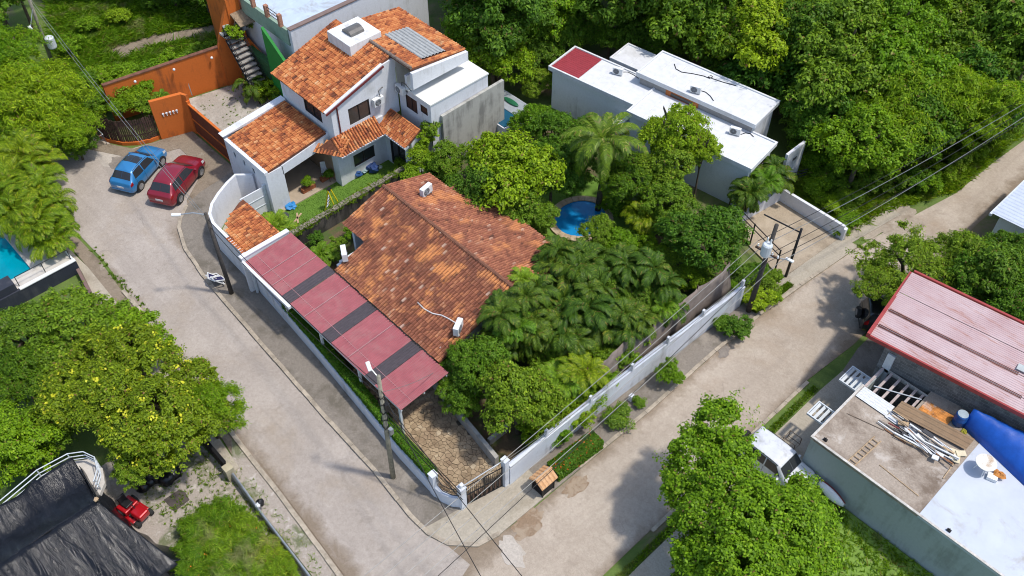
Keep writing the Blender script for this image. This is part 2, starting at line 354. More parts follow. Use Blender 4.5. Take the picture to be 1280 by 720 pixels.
K2 = [(-16.05,16.4),(-16.0,20),(-15.87,25),(-15.95,31),(-15.85,35),(-15.4,40.5),(-15.0,44.5),(-14.3,48.5),(-13.4,53),(-13.2,58),(-12.7,64),(-12.4,80)]
K3 = [(-11.3,4),(-11.3,20),(-11.32,29),(-11.3,33),(-10.95,37),(-10.9,46),(-11.0,51),(-10.8,58),(-10.0,66),(-9.4,80)]
sheet('road', K2+K3[::-1]+[(-16.05,4),(-16.2,12.2),(-17.5,12.25),(-16.45,13.3),(-16.15,14.6)], 0.020, ROADB, 0.12)
# kerbs: each run is a row of cast lengths
def kerb(name, pts, d0, d1, h=0.15, ln=0.95):
    P=[Vector(p) for p in pts]; seg=[]; acc=0
    root = structure(ribbon(MB(),pts,d0*0.9+d1*0.1,d0*0.1+d1*0.9,0.0,h-0.03).build(name,KERB))
    mb=MB(); rnd=random.Random(hash(name)%99 if False else len(pts))
    for a,b in zip(P[:-1],P[1:]):
        n=max(1,round((b-a).length/ln)); d=(b-a)/n; nn=Vector((-d.y,d.x)).normalized()
        for i in range(n):
            p0=a+d*i+d.normalized()*0.008; p1=a+d*(i+1)-d.normalized()*0.008; dz=rnd.uniform(-0.012,0.012); o=rnd.uniform(-0.012,0.012)
            m=MB().prism([p0+nn*(d0+o),p1+nn*(d0+o),p1+nn*(d1+o),p0+nn*(d1+o)],0.0,h+dz)
            m.build('kerbstone',KERB,root,bevel=0.015)
    return root
kerb('kerb', K1[:10], 0.0, 0.22)
kerb('kerb', K1[9:14], 0.0, 0.22, 0.13, 0.7)
kerb('kerb', K1L[4:], -0.24, 0.0)
kerb('kerb', K2[1:6], 0.0, 0.2, 0.13)
kerb('kerb', K3[1:4], -0.2, 0.0, 0.12)
WALLP = [(-47.4,19.45),(-45.1,18.7),(-44.6,17.0),(-43.3,15.5),(-42.0,15.1),(-38.5,15.0),(-30.9,14.42),(-22.8,13.66),(-20.0,13.55),(-18.48,14.1)]   # street wall line
sheet('pavement', [(-47.9,19.4),(-47.6,16.9)]+[(p[0],p[1]+0.2) for p in K1[:10]]+[(-18.9,12.15)]+WALLP[::-1], 0.125, PAVE)
sheet('driveway', [(-18.9,12.15),(-18.5,12.12),(-17.5,12.5),(-16.5,13.3),(-16.15,14.5),(-16.08,18.0),(-17.8,18.0),(-18.0,16.6),(-18.5,14.1)], 0.115, PAVEL)
sheet('pavement', [(-17.76,18.0),(-16.06,18.0),(-16.02,20),(-15.92,25),(-16.0,31),(-15.9,35),(-17.1,35),(-17.6,25)], 0.105, PAVE)
sheet('pavement', [(-17.1,35),(-15.9,35),(-15.65,38.2),(-16.7,38.2)], 0.10, PAVEL)
sheet('pavement_crossover', [(-16.7,38.2),(-15.6,38.2),(-15.08,44.0),(-16.3,44.0)], 0.10, PAVEL)
sheet('footpath', [(-16.3,44.0),(-15.55,44.0),(-14.8,48.5),(-15.6,48.5)], 0.07, PAVEL)
sheet('verge', [(-16.9,44.0),(-16.3,44.0),(-15.6,48.6),(-16.6,49.8)], 0.03, DIRT)
sheet('pavement', [(-50,8.2),(-46.4,8.4),(-43.2,8.3),(-37.9,8.1),(-35.9,8.0),(-30.2,7.6),(-28,7.4),(-28,6.95),(-34,6.9),(-43.6,7.5),(-46.3,7.95),(-50,7.9)], 0.11, PAVEL)
sheet('verge', [(-30,8.2),(-28,8.15),(-25.5,8.0),(-19.9,7.6),(-14,7.25),(-14,6.2),(-20.9,6.7),(-28,6.95)], 0.06, GRAVEL)
sheet('verge', [(-58,10.1),(-54,9.45),(-50.8,9.1),(-46.4,9.2),(-43.2,8.95),(-38,8.85),(-36,8.85),(-30,8.28),(-28,8.2),(-28,7.4),(-30,7.7),(-38,8.1),(-46.4,8.4),(-58,8.6)], 0.055, DIRT)
sheet('verge', [(-60.5,12.5),(-59.4,14.3),(-56.6,14.85),(-54.7,16.0),(-54.3,17.85),(-53.6,19.9),(-47.4,19.9),(-47.4,18.0),(-46.8,15.6),(-47.6,15.9),(-48.6,17.2),(-49.5,18.3),(-52.6,18.3),(-53.2,16.6),(-54.3,15.2),(-57,13.6),(-60,11.6)], 0.05, DIRT)
sheet('verge', [(-11.2,14),(-11.2,29),(-11.2,33),(-10.9,36.5),(-10.2,36.5),(-10.4,33),(-10.45,14)], 0.05, GROUND)
sheet('pavement', [(-10.45,14),(-10.4,33),(-10.3,35),(-8.3,35),(-8.3,27.9),(-8.8,27.0),(-9.3,14)], 0.10, PAVEL)
sheet('forecourt', [(-10.3,35.02),(-10.6,37),(-10.6,41),(-8.0,41),(-8.0,35.02)], 0.09, PAVE)
sheet('garden_soil', [(-41.8,17.0),(-38.4,15.2),(-30.9,14.6),(-22.8,13.9),(-18.6,14.3),(-18.0,16.7),(-17.3,34.6),(-21.5,38.5),(-40,38.5),(-38,28)], 0.006, SOIL, 0.1)
sheet('yard_ground', [(-31.0,6.7),(-28,6.85),(-21,6.5),(-14,6.1),(-14,-4),(-33,-4),(-33,5)], 0.006, GRAVEL, 0.1)
sheet('dirt_track', [G(150,75),G(195,60),G(240,52),G(275,42),G(275,30),G(230,38),G(190,45),G(140,62)], 0.008, DIRT, 0.1)
eb=[]
for k in range(36):
    a=2*math.pi*k/36; q=1+.22*math.sin(a*3+1)+.13*math.sin(a*7)+.09*math.sin(a*13+2); eb.append((G(1112,272)[0]+1.6*q*math.cos(a),G(1112,272)[1]+2.3*q*math.sin(a)))
sheet('earth_bank', eb, 0.034, ground_mat('pale_loose_earth',[((0.22,0.17,0.12),0.8,0.5,0.14,0.7),((0.5,0.45,0.38),1.3,0.56,0.1,0.7)],(0.38,0.32,0.25),0.7), 0.1)
sheet('pool_lawn', [(-32.5,29.5),(-25.5,29.5),(-24.5,36.8),(-31.5,37.0)], 0.012, LAWN, 0.1)
def blob_patch(name,cx,cy,rx,ry,z,mat,seed):
    r=random.Random(seed); ph=[r.uniform(0,6.28) for _ in range(4)]; P=[]
    for k in range(40):
        a=2*math.pi*k/40; q=1+.2*math.sin(2*a+ph[0])+.12*math.sin(5*a+ph[1])+.07*math.sin(11*a+ph[2]); P.append((cx+rx*q*math.cos(a),cy+ry*q*math.sin(a)))
    return sheet(name,P,z,mat,0.03)
PATCH1=ground_mat('dark_road_repair',[((0.30,0.26,0.22),0.9,0.5,0.15,0.7)],(0.235,0.205,0.175),0.5); PATCH2=ground_mat('pale_road_repair',[((0.40,0.35,0.29),0.9,0.5,0.15,0.7)],(0.48,0.43,0.37),0.5)
MUD=ground_mat('brown_mud_film',[((0.36,0.285,0.205),1.4,0.46,0.12,0.85)],(0.27,0.19,0.125),0.5)
for i,(u,v,rx,ry,m) in enumerate(((128,190,1.6,1.0,PATCH2),(255,452,.22,.16,PATCH1),(148,205,.9,.5,PATCH1),(330,610,.5,.3,PATCH1),(660,655,.5,1.1,MUD),(720,608,.35,.9,MUD),(905,440,.28,.5,PATCH1),(640,690,.9,.5,PATCH2))):
    x,y=G(u,v); blob_patch('road_patch',x,y,rx,ry,.0285+.0012*i,m,i+3)
# ---------------------------------------------------------------- roof tiles
def tiles(mb, P0, U, V, inside=None, w=0.2, ex=0.30, seed=1, h=0.09, jit=0.012):
    """half-round clay tiles on the plane P0 + u*U + v*V (U along the eave, V up the slope)"""
    rnd = random.Random(seed); P0=Vector(P0); U=Vector(U); V=Vector(V); lu,lv=U.length,V.length; u=U/lu; v=V/lv; n=u.cross(v)
    if n.z<0: n=-n
    nu=max(1,int(lu/w)); nv=max(1,int(math.ceil(lv/ex))); ww=lu/nu
    for i in range(nu):
        cu=(i+0.5)*ww
        for j in range(nv):
            v0=j*ex; v1=min(lv,(j+1)*ex+0.05)
            if inside and not inside(cu/lu,(v0+v1)/2/lv): continue
            ju=rnd.uniform(-jit,jit); jl=rnd.uniform(-0.02,0.02); lift=0.028+rnd.uniform(0,0.012)
            vs=[]
            for (vv,lf,k) in ((v0-0.02+jl,lift,1.0),(v1,0.0,0.86)):
                hw=ww*0.41*k
                for (du,dh) in ((-hw,0.0),(-hw*0.55,h*0.85),(hw*0.55,h*0.85),(hw,0.0)):
                    vs.append(P0+u*(cu+ju+du)+v*vv+n*(dh*k+lf))
            mb.add(vs,[(0,1,5,4),(1,2,6,5),(2,3,7,6),(0,3,2,1)])
    return mb
def roof_part(root, P0, U, V, tmat, inside=None, poly=None, seed=1, t=0.12, under=None, w=0.2, ex=0.30):
    P0=Vector(P0);U=Vector(U);V=Vector(V)
    P = poly or [P0,P0+U,P0+U+V,P0+V]
    r = MB().plate(P,t).build('roof',under or TILEBED,root)
    mb=tiles(MB(),P0,U,V,inside,seed=seed,w=w,ex=ex); o=mb.build('roof_tiles',tmat,r); o['kind']='stuff'
    return r
TILEBED = plain('tile_bed', (0.17,0.06,0.03), 0.9, var=0.3, scale=6)
TILE_BRIGHT = tile_mat('clay_tiles_bright', [(0.0,(0.10,0.045,0.03)),(0.18,(0.24,0.075,0.035)),(0.38,(0.42,0.13,0.05)),(0.6,(0.56,0.20,0.07)),(0.85,(0.66,0.29,0.11)),(1.0,(0.66,0.40,0.21))], (0.11,0.055,0.04), 0.55, 0.7, 1.1)
TILE_OLD = tile_mat('clay_tiles_weathered', [(0.0,(0.09,0.04,0.03)),(0.25,(0.20,0.075,0.045)),(0.55,(0.29,0.11,0.065)),(0.8,(0.40,0.165,0.085)),(0.97,(0.54,0.27,0.15)),(1.0,(0.6,0.5,0.42))], (0.13,0.06,0.045), 0.47, 0.6, 0.45, ((0.70,0.30,0.11),0.85,0.53,0.85))
TILE_OLDR = tile_mat('clay_tiles_weathered_dark', [(0.0,(0.11,0.05,0.035)),(0.25,(0.24,0.09,0.055)),(0.6,(0.35,0.135,0.08)),(0.9,(0.47,0.20,0.105)),(1.0,(0.56,0.40,0.30))], (0.24,0.10,0.07), 0.48, 0.5, 0.35, ((0.66,0.28,0.11),0.6,0.55,0.75))

def window(root, axis, c, u0, u1, z0, z1, out, depth=0.1, frame=DARKFRAME, glass=GLASS, mull=1, fw=0.05):
    """sliding window set in a wall: axis 'x' wall runs along X at y=c; out = +1/-1 outward"""
    o0,o1 = (c-depth*out, c-0.02*out); lo,hi=min(o0,o1),max(o0,o1)
    def bx(m,a,b,za,zb,e0=lo,e1=hi):
        return m.box(a,b,e0,e1,za,zb) if axis=='x' else m.box(e0,e1,a,b,za,zb)
    f=MB(); bx(f,u0,u1,z0,z0+fw); bx(f,u0,u1,z1-fw,z1); bx(f,u0,u0+fw,z0+fw,z1-fw); bx(f,u1-fw,u1,z0+fw,z1-fw)
    for k in range(mull):
        m=u0+(u1-u0)*(k+1)/(mull+1); bx(f,m-fw/2,m+fw/2,z0+fw,z1-fw)
    fr=f.build('window',frame,root)
    g0=c-(depth*0.75)*out; g1=g0+0.012*out
    n=mull+1
    for k in range(n):
        a=u0+(u1-u0)*k/n+fw*0.6; b=u0+(u1-u0)*(k+1)/n-fw*0.6
        bx(MB(),a,b,z0+fw*0.7,z1-fw*0.7,min(g0,g1),max(g0,g1)).build('pane',glass,fr)
    return fr

def part(mb, name, mat, r, **kw):
    """part given in the thing's own coordinates"""
    me=bpy.data.meshes.new(name); me.from_pydata(mb.v,[],mb.f); me.validate(); me.update()
    return link(name,me,mat,r,**kw)

def ac_unit(loc, rz, label, s=1.0, group=None, feet=True):
    r = thing('air_conditioner', label, 'air conditioner', loc, group, rz, s)
    part(MB().box(-0.42,0.42,-0.15,0.15,0.06,0.64),'casing',PLASTICW,r,bevel=0.02)
    part(MB().lathe([(0.25,-0.006),(0.25,0.0)],(-0.1,-0.151,0.35),20,'Y'),'fan_opening',FAN,r)
    g=MB()
    for q in (0.07,0.14,0.21): g.tube([(-0.1+q*math.cos(a*math.pi/6),-0.163,0.35+q*math.sin(a*math.pi/6)) for a in range(13)],0.008,4)
    for a in range(4): g.tube([(-0.1-0.24*math.cos(a*math.pi/4),-0.165,0.35-0.24*math.sin(a*math.pi/4)),(-0.1+0.24*math.cos(a*math.pi/4),-0.165,0.35+0.24*math.sin(a*math.pi/4))],0.007,4)
    part(g,'fan_grille',STEEL,r)
    if feet:
        for x in (-0.3,0.3): part(MB().box(x-0.03,x+0.03,-0.19,0.19,0.0,0.06),'foot',STEEL,r)
    return r

# ---------------------------------------------------------------- single-storey house with the weathered tile roof
H = thing('tiled_house','single-storey house under the large weathered reddish clay-tile roof beside the carport','house',(-30,23,0))
MB().wallx(18.2,18.4,-33.7,-24.8,0,2.95).build('wall',WHITE,H); MB().wallx(27.5,27.7,-33.1,-24.8,0,2.95).build('wall',WHITE,H)
MB().wally(-33.7,-33.5,18.4,20.2,0,3.1).build('wall',WHITE,H); MB().wally(-35.0,-34.8,20.3,26.3,0,3.6).build('wall',WHITE,H)
MB().wally(-33.5,-33.3,26.3,27.5,0,3.2).build('wall',WHITE,H); MB().wally(-25.0,-24.8,18.4,27.5,0,3.2).build('wall',WHITE,H)
ZR,ZE=4.65,3.0
# left slope (towards the carport): eave y=17.85, ridge y=23.2; the top corner is notched back
notchL=lambda u,v:(-35.5+u*11.2)>-33.4 or (17.85+v*5.35)>20.1
pl=[(-33.4,17.85,ZE),(-24.3,17.85,ZE),(-24.3,23.2,ZR),(-35.5,23.2,ZR),(-35.5,20.1,ZE+(ZR-ZE)*2.25/5.35),(-33.4,20.1,ZE+(ZR-ZE)*2.25/5.35)]
roof_part(H,(-35.5,17.85,ZE),(11.2,0,0),(0,5.35,ZR-ZE),TILE_OLD,notchL,pl,seed=3,w=0.19,ex=0.29)
notchR=lambda u,v:(-35.5+(1-u)*11.2)>-33.6 or (28.15-v*4.95)<26.5
pr_=[(-33.6,28.15,ZE+.1),(-24.3,28.15,ZE+.1),(-24.3,23.2,ZR),(-35.5,23.2,ZR),(-35.5,26.5,ZE+.1+(ZR-ZE-.1)*1.65/4.95),(-33.6,26.5,ZE+.1+(ZR-ZE-.1)*1.65/4.95)]
roof_part(H,(-24.3,28.15,ZE+.1),(-11.2,0,0),(0,-4.95,ZR-ZE-.1),TILE_OLDR,notchR,pr_,seed=4,w=0.17,ex=0.27)
mb=MB(); rnd=random.Random(5)
x=-35.5
while x<-24.4:
    mb.lathe([(0.11,0),(0.13,0.02),(0.115,0.40)],(x,23.2,ZR+0.03+rnd.uniform(-.01,.01)),8,'X'); x+=0.36
rt=mb.build('ridge_tiles',plain('ridge_mortar_tile',(0.20,0.085,0.05),0.9,var=0.35,scale=5),H); rt['kind']='stuff'
part_gut=MB().box(-33.6,-24.3,28.17,28.27,2.9,3.02).build('gutter',plain('grey_gutter',(0.22,0.22,0.22),0.6),H)
MB().box(-33.7,-33.58,26.5,28.2,3.05,3.5).build('verge_board',BROWNWOOD,H)
def on_main(u,v,side=-1,lift=0.06):
    z=3.6
    for _ in range(12):
        x,y=G(u,v,z); z=(ZE+(ZR-ZE)*(y-17.85)/5.35 if y<23.2 else ZR-(ZR-ZE-.1)*(y-23.2)/4.95)+lift
    return (x,y,z)
ac_unit(Vector(on_main(431,322)),R(150),'white air-conditioning unit tilted at the notched corner of the big tile roof')
ac_unit(Vector(on_main(533,243)),R(100),'white air-conditioning unit on the big tile roof at its far gable')
ac_unit(Vector(on_main(573,414)),R(120),'white air-conditioning unit low on the big tile roof near the garden palms')
q=[on_main(u,v,lift=0.12) for u,v in ((522,378),(530,386),(541,392),(552,394),(562,399),(570,404))]
tag(MB().tube(q,0.03,6).build('roof_cable',PLASTICW,smooth=True),'white pipe snaking over the big tile roof to the lowest air conditioner','cable')

# ---------------------------------------------------------------- carport with red and smoked sheets
CP = thing('carport','long carport of dark red corrugated sheets with three smoked bands along the street','carport',(-30.5,16.2,0))
CARRED = plain('dark_red_sheet',(0.34,0.098,0.108),0.55,0.0,var=0.10,scale=2.2,dirt=(0.33,0.17,0.16),dirt_amt=0.5,dscale=1.1,dthr=.47)
SMOKE = plain('smoked_sheet',(0.075,0.062,0.066),0.35,var=0.15,scale=5)
def corrugated(p0, U, V, amp=0.018, pitch=0.11, t=0.006):
    """sheet with ribs running along V"""
    mb=MB(); p0=Vector(p0);U=Vector(U);V=Vector(V); n=U.cross(V).normalized(); n = n if n.z>0 else -n
    k=max(2,int(U.length/pitch)); 
    for i in range(k):
        for f,h in ((0.0,0),(0.35,0),(0.5,1),(0.85,1)):
            q=p0+U*((i+f)/k)+n*(amp*h); mb.v+= [tuple(q),tuple(q+V)]
    mb.v += [tuple(p0+U),tuple(p0+U+V)]
    m=len(mb.v)//2
    for i in range(m-1): mb.f.append((2*i,2*i+2,2*i+3,2*i+1))
    return mb
bx=[-37.67,-36.05,-35.03,-34.03,-33.25,-31.9,-30.3,-29.45,-28.0,-26.48,-25.65,-23.5]
cols=[0,0,0,1,0,0,1,0,0,1,0]
def carz(y): return 2.72+(y-14.62)*0.06
for i,(a,b) in enumerate(zip(bx[:-1],bx[1:])):
    corrugated((a+0.008,14.62,carz(14.62)+(0.008 if cols[i] else 0)),(b-a-0.016,0,0),(0,3.18,3.18*0.06),0.032,0.16).build('roof_sheet',SMOKE if cols[i] else CARRED,CP)
for i,x in enumerate(bx[1:-1]):
    if not(cols[i] or cols[i+1]): MB().plate([(x-0.012,14.62,carz(14.62)+0.04),(x+0.012,14.62,carz(14.62)+0.04),(x+0.012,17.8,carz(17.8)+0.04),(x-0.012,17.8,carz(17.8)+0.04)],0.012).build('sheet_joint',plain('pale_joint',(.5,.32,.32),.6),CP)
for x in (-37.5,-34,-30.6,-27.2,-23.8):
    for y in (14.75,17.6): MB().box(x-0.06,x+0.06,y-0.06,y+0.06,0,carz(y)-0.14).build('post',GREYP,CP)
    MB().plate([(x-.05,14.66,carz(14.66)-.02),(x+.05,14.66,carz(14.66)-.02),(x+.05,17.75,carz(17.75)-.02),(x-.05,17.75,carz(17.75)-.02)],0.12).build('rafter',GREYP,CP)
for y in (14.70,16.2,17.7): MB().box(-37.6,-23.55,y-0.04,y+0.04,carz(y)-0.24,carz(y)-0.145).build('beam',GREYP,CP)
MB().wally(-37.95,-37.75,14.5,17.7,0,3.0).box(-38.0,-37.7,14.45,17.75,3.0,3.06).build('end_wall',WHITE,CP)
MB().box(-37.74,-33.0,14.40,14.58,2.62,2.80).build('fascia',WHITE,CP)
for yy in (15.35,): MB().box(-37.6,-23.55,yy-.012,yy+.012,carz(yy)+.03,carz(yy)+.042).build('screw_line',plain('pale_screws',(.42,.22,.22),.6),CP)

# ---------------------------------------------------------------- two-storey white house
H2 = thing('two_storey_house','white two-storey house with bright orange clay-tile roofs and a rooftop skylight box','house',(-44,25,0))
ORN_UNDER = WHITE
# garage/porch block
MB().wallx(19.5,19.7,-47.4,-43.2,0,3.35,[(-46.7,-46.45,2.2,2.65),(-45.6,-45.35,2.2,2.65),(-44.5,-44.25,2.2,2.65)]).build('wall',WHITE,H2)
for x in (-46.575,-45.475,-44.375): MB().box(x-0.123,x+0.123,19.56,19.6,2.202,2.648).build('window',GLASS,H2)
MB().wally(-47.6,-47.4,19.5,24.4,0,3.6).prism([(-47.75,19.3),(-47.2,19.3),(-47.2,24.2),(-47.75,24.2)],3.6,[3.62,3.62,4.1,4.1]).build('parapet',WHITE,H2)
MB().box(-43.2,-42.6,19.4,20.65,0,3.25).build('pier',WHITE,H2)
MB().prism([(-47.2,19.35),(-42.6,19.35),(-42.6,19.6),(-47.2,19.6)],3.25,3.42).build('coping',WHITE,H2)
PORCHW = plain('tan_interior_wall',(0.36,0.25,0.16),0.85,var=0.12,scale=1.5); PORCHF = plain('tan_floor_tiles',(0.42,0.34,0.25),0.5,var=0.1,scale=2)
MB().box(-47.38,-47.3,19.72,24.1,0.1,3.2).build('inner_wall',PORCHW,H2)
MB().box(-47.28,-42.4,24.12,24.3,0.1,3.3).build('inner_wall',PORCHW,H2)
MB().box(-47.3,-42.35,19.7,24.1,0.0,0.1).build('porch_floor',PORCHF,H2)
MB().prism([(-42.85,20.6),(-42.6,20.6),(-42.6,24.3),(-42.85,24.3)],[2.62,2.62,3.05,3.05],[3.3,3.3,3.85,3.85]).build('lintel',WHITE,H2)
roof_part(H2,(-47.2,19.62,3.36),(4.55,0,0),(0,4.5,0.62),TILE_BRIGHT,seed=11,under=TILEBED)
# ground floor wall and wing under the lean-to roofs
MB().wally(-41.95,-41.75,24.5,28.0,0,3.75,[(25.3,27.0,0.95,1.9)]).build('wall',WHITE,H2)
window(H2,'y',-41.75,25.3,27.0,0.95,1.9,1,0.12)
MB().box(-42.4,-41.70,24.1,24.495,0,3.4).build('pier',WHITE,H2)
MB().wallx(28.0,28.2,-41.75,-38.9,0,3.4,[(-41.3,-39.7,0.1,2.3)]).build('wall',WHITE,H2)
window(H2,'x',28.0,-41.3,-39.7,0.1,2.3,-1,0.14,mull=1)
MB().wally(-39.1,-38.9,28.2,30.0,0,3.4).build('wall',WHITE,H2)
# lean-to roofs: hip, front run, wing run
zt,ze=3.98,3.05
roof_part(H2,(-40.95,24.0,ze),(0,3.45,0),(-0.98,0.0,zt-ze),TILE_BRIGHT,lambda u,v:u>(-0.02+0.0*v) and u<0.985-0.0*v,
          [(-40.95,24.0,ze),(-40.95,27.45,ze),(-41.93,27.45,zt),(-41.93,24.0,zt)],seed=12)
roof_part(H2,(-42.6,22.95,ze+.05),(1.65,1.05,-.05),(-0.25,1.15,zt-ze),TILE_BRIGHT,lambda u,v:v<1.0-abs(u-0.72)*0.9,[(-42.6,22.95,ze+.05),(-40.95,24.0,ze),(-41.93,24.05,zt)],seed=13)
roof_part(H2,(-41.9,27.45,ze),(3.05,0,0),(0,1.35,0.8),TILE_BRIGHT,None,seed=14)
MB().plate([(-40.88,23.98,ze-.02),(-40.88,27.4,ze-.02),(-41.2,27.4,ze+.1),(-41.2,23.98,ze+.1)],0.16).build('eave_board',WHITE,H2)
MB().plate([(-40.9,27.38,ze-.02),(-38.85,27.38,ze-.02),(-38.85,27.7,ze+.12),(-40.9,27.7,ze+.12)],0.16).build('eave_board',WHITE,H2)
# upper storey
MB().wallx(24.3,24.5,-47.4,-42.1,3.3,6.1,[(-45.0,-43.1,4.35,5.45)]).build('wall',WHITE,H2)
window(H2,'x',24.3,-45.0,-43.1,4.35,5.45,-1,0.12)
MB().wally(-42.1,-41.9,24.3,29.5,3.3,6.1,[(25.55,27.2,4.2,5.45)]).build('wall',WHITE,H2)
window(H2,'y',-41.9,25.55,27.2,4.2,5.45,1,0.12,glass=GLASSB)
MB().add([(-42.1,24.3,6.1),(-42.1,29.5,6.1),(-42.1,29.5,7.45),(-42.1,28.2,7.3),(-41.9,24.3,6.1),(-41.9,29.5,6.1),(-41.9,29.5,7.45),(-41.9,28.2,7.3)],
   [(0,1,2,3),(7,6,5,4),(0,4,5,1),(1,5,6,2),(2,6,7,3),(3,7,4,0)]).build('gable',WHITE,H2)
MB().wally(-47.6,-47.4,24.3,33.6,3.3,6.1).build('wall',WHITE,H2)
MB().wallx(33.4,33.6,-47.4,-41.0,0,6.6).build('wall',WHITE,H2)
ZRR=7.65
roof_part(H2,(-47.75,23.85,6.02),(5.75,0,0),(0,5.45,1.6),TILE_BRIGHT,seed=15)
roof_part(H2,(-40.0,33.8,6.95),(-6.9,0,0),(0,-4.5,0.68),TILE_BRIGHT,lambda u,v:not(0.06<u<0.62 and 0.28<v<0.72),[(-40.0,33.8,6.95),(-46.9,33.8,6.95),(-46.9,29.3,ZRR-.02),(-40.0,29.3,ZRR-.02)],seed=16)
MB().plate([(-42.02,23.86,6.08),(-41.80,23.86,6.08),(-41.80,28.5,7.46),(-42.02,28.5,7.46)],0.16).build('verge_mortar',WHITE,H2)
MB().plate([(-41.78,23.84,6.02),(-41.72,23.84,6.02),(-41.72,28.5,7.40),(-41.78,28.5,7.40)],0.14).build('verge_trim',plain('maroon_trim',(0.16,0.03,0.03),0.6),H2)
mb=MB(); x=-44.2
while x<-40.1: mb.lathe([(0.1,0),(0.12,0.02),(0.10,0.38)],(x,29.32,ZRR+0.05),8,'X'); x+=0.35
o=mb.build('ridge_tiles',plain('grey_mortar_ridge',(0.20,0.15,0.12),0.9,var=0.3,scale=5),H2); o['kind']='stuff'
mb=corrugated((-40.5,32.55,7.22),(0,-1.95,0.29),(-3.75,0,0),0.06,0.26); mb.build('corrugated_skylight',plain('fibre_cement_sheet',(0.36,0.37,0.36),0.6,var=0.15,scale=4),H2)
MB().box(-39.98,-39.75,29.2,33.8,6.25,6.75).prism([(-39.98,29.2),(-39.75,29.2),(-39.75,33.8),(-39.98,33.8)],6.752,[7.45,7.45,6.93,6.93]).build('fascia',WHITE,H2)
MB().wally(-41.0,-40.8,29.5,33.6,5.3,6.6).build('wall',WHITE,H2)
# chimney-like skylight box
MB().box(-46.55,-44.1,27.75,30.25,7.0,7.98).build('skylight_box',streaked('stained_white_box',(0.76,0.76,0.75),(0.35,0.34,0.32),0.55,thr=0.47),H2,bevel=0.03)
sk=MB(); 
for i in range(7):
    a=math.pi*i/6; sk.v += [(-45.35-0.55*math.cos(a)*0.95,28.45,7.97+0.34*math.sin(a)),(-45.35-0.55*math.cos(a)*0.95,29.5,7.97+0.34*math.sin(a))]
for i in range(6): sk.f.append((2*i,2*i+1,2*i+3,2*i+2))
sk.f += [tuple(2*i for i in range(7)),tuple(2*i+1 for i in range(6,-1,-1))]
sk.build('skylight_dome',plain('smoky_dome',(0.13,0.12,0.11),0.25,var=0.15),H2,smooth=False)
# wing with flat white terrace
MB().wallx(29.5,29.7,-41.75,-38.75,0,5.5,[(-41.1,-39.95,4.05,5.1),(-39.6,-38.9,4.5,5.1)]).build('wall',WHITE,H2)
BRW=plain('brown_shutter',(0.07,0.032,0.022),0.6,var=0.2)
window(H2,'x',29.5,-41.1,-39.95,4.05,5.1,-1,0.1,glass=BRW); window(H2,'x',29.5,-39.6,-38.9,4.5,5.1,-1,0.1,glass=BRW,mull=0)
MB().wally(-38.75,-38.55,29.5,34.4,0,5.5).build('wall',WHITE,H2)
MB().wallx(34.2,34.4,-41.0,-38.75,0,5.5).build('wall',WHITE,H2)
MB().box(-41.2,-38.5,29.45,34.45,5.5,5.6).build('terrace_slab',TERRACE,H2)
MB().box(-40.9,-40.5,33.75,34.4,5.6,6.1).build('terrace_block',WHITE,H2)
MB().prism([(-38.5,30.2),(-38.28,30.2),(-38.28,35.6),(-38.5,35.6)],0,[4.45,4.45,4.6,4.6]).build('concrete_side_wall',streaked('raw_concrete_wall',(0.46,0.45,0.40),(0.17,0.165,0.15),0.75,thr=0.46),H2)
MB().tube([(-41.85,24.75,6.0),(-41.85,24.75,3.9)],0.05,6).build('downpipe',plain('maroon_pipe',(0.14,0.03,0.028),0.5),H2)
# wall-mounted air conditioners
ac_unit((-41.7,27.75,4.75),R(90),'white wall-mounted air conditioner beside the upper gable window',0.95,feet=False)
ac_unit((-41.35,29.33,5.05),R(0),'white wall-mounted air conditioner above the brown shuttered window',0.95,feet=False)
ac_unit((-40.62,31.0,5.65),R(90),'white air conditioner standing on the flat white terrace under the fascia',0.9)
tag(MB().tube([(-41.6,27.9,5.3),(-41.75,27.9,5.75),(-41.8,28.3,5.85)],0.035,6).build('conduit',FAN,smooth=True),'grey bent conduit above the air conditioner beside the gable window','conduit')
tag(MB().tube([(-41.3,29.42,5.5),(-41.25,29.42,5.95),(-40.9,29.42,6.0),(-40.3,29.42,5.75)],0.03,6).build('conduit',FAN,smooth=True),'grey conduit looping over the air conditioner next to the brown shutters','conduit')
# hidden far pool behind the concrete wall
PD=thing('rooftop_plunge_pool','small plunge pool with grey deck and white edge beyond the raw concrete wall','pool',(-39,36.6,0))
MB().box(-41.5,-37.35,34.9,37.95,0,1.32).build('pool_shell',WHITE2,PD)
MB().box(-40.6,-37.5,36.4,37.85,1.32,1.40).build('deck',plain('grey_deck',(0.30,0.33,0.35),0.7,var=0.1),PD)
MB().box(-41.4,-37.5,35.0,36.38,1.325,1.36).build('pool_water',water_mat('dark_pool_water',(0.02,0.10,0.17)),PD)
MB().box(-37.5,-37.3,34.9,38.0,1.33,1.45).build('coping',WHITE,PD)
tag(MB().blob((-39.3,37.2,1.47),0.55,3,14,8,0.0,(1.35,0.42,0.16)).build('pool_float',plain('green_float',(0.02,0.13,0.06),0.4),smooth=True),'dark green oval float lying on the grey plunge-pool deck','float')
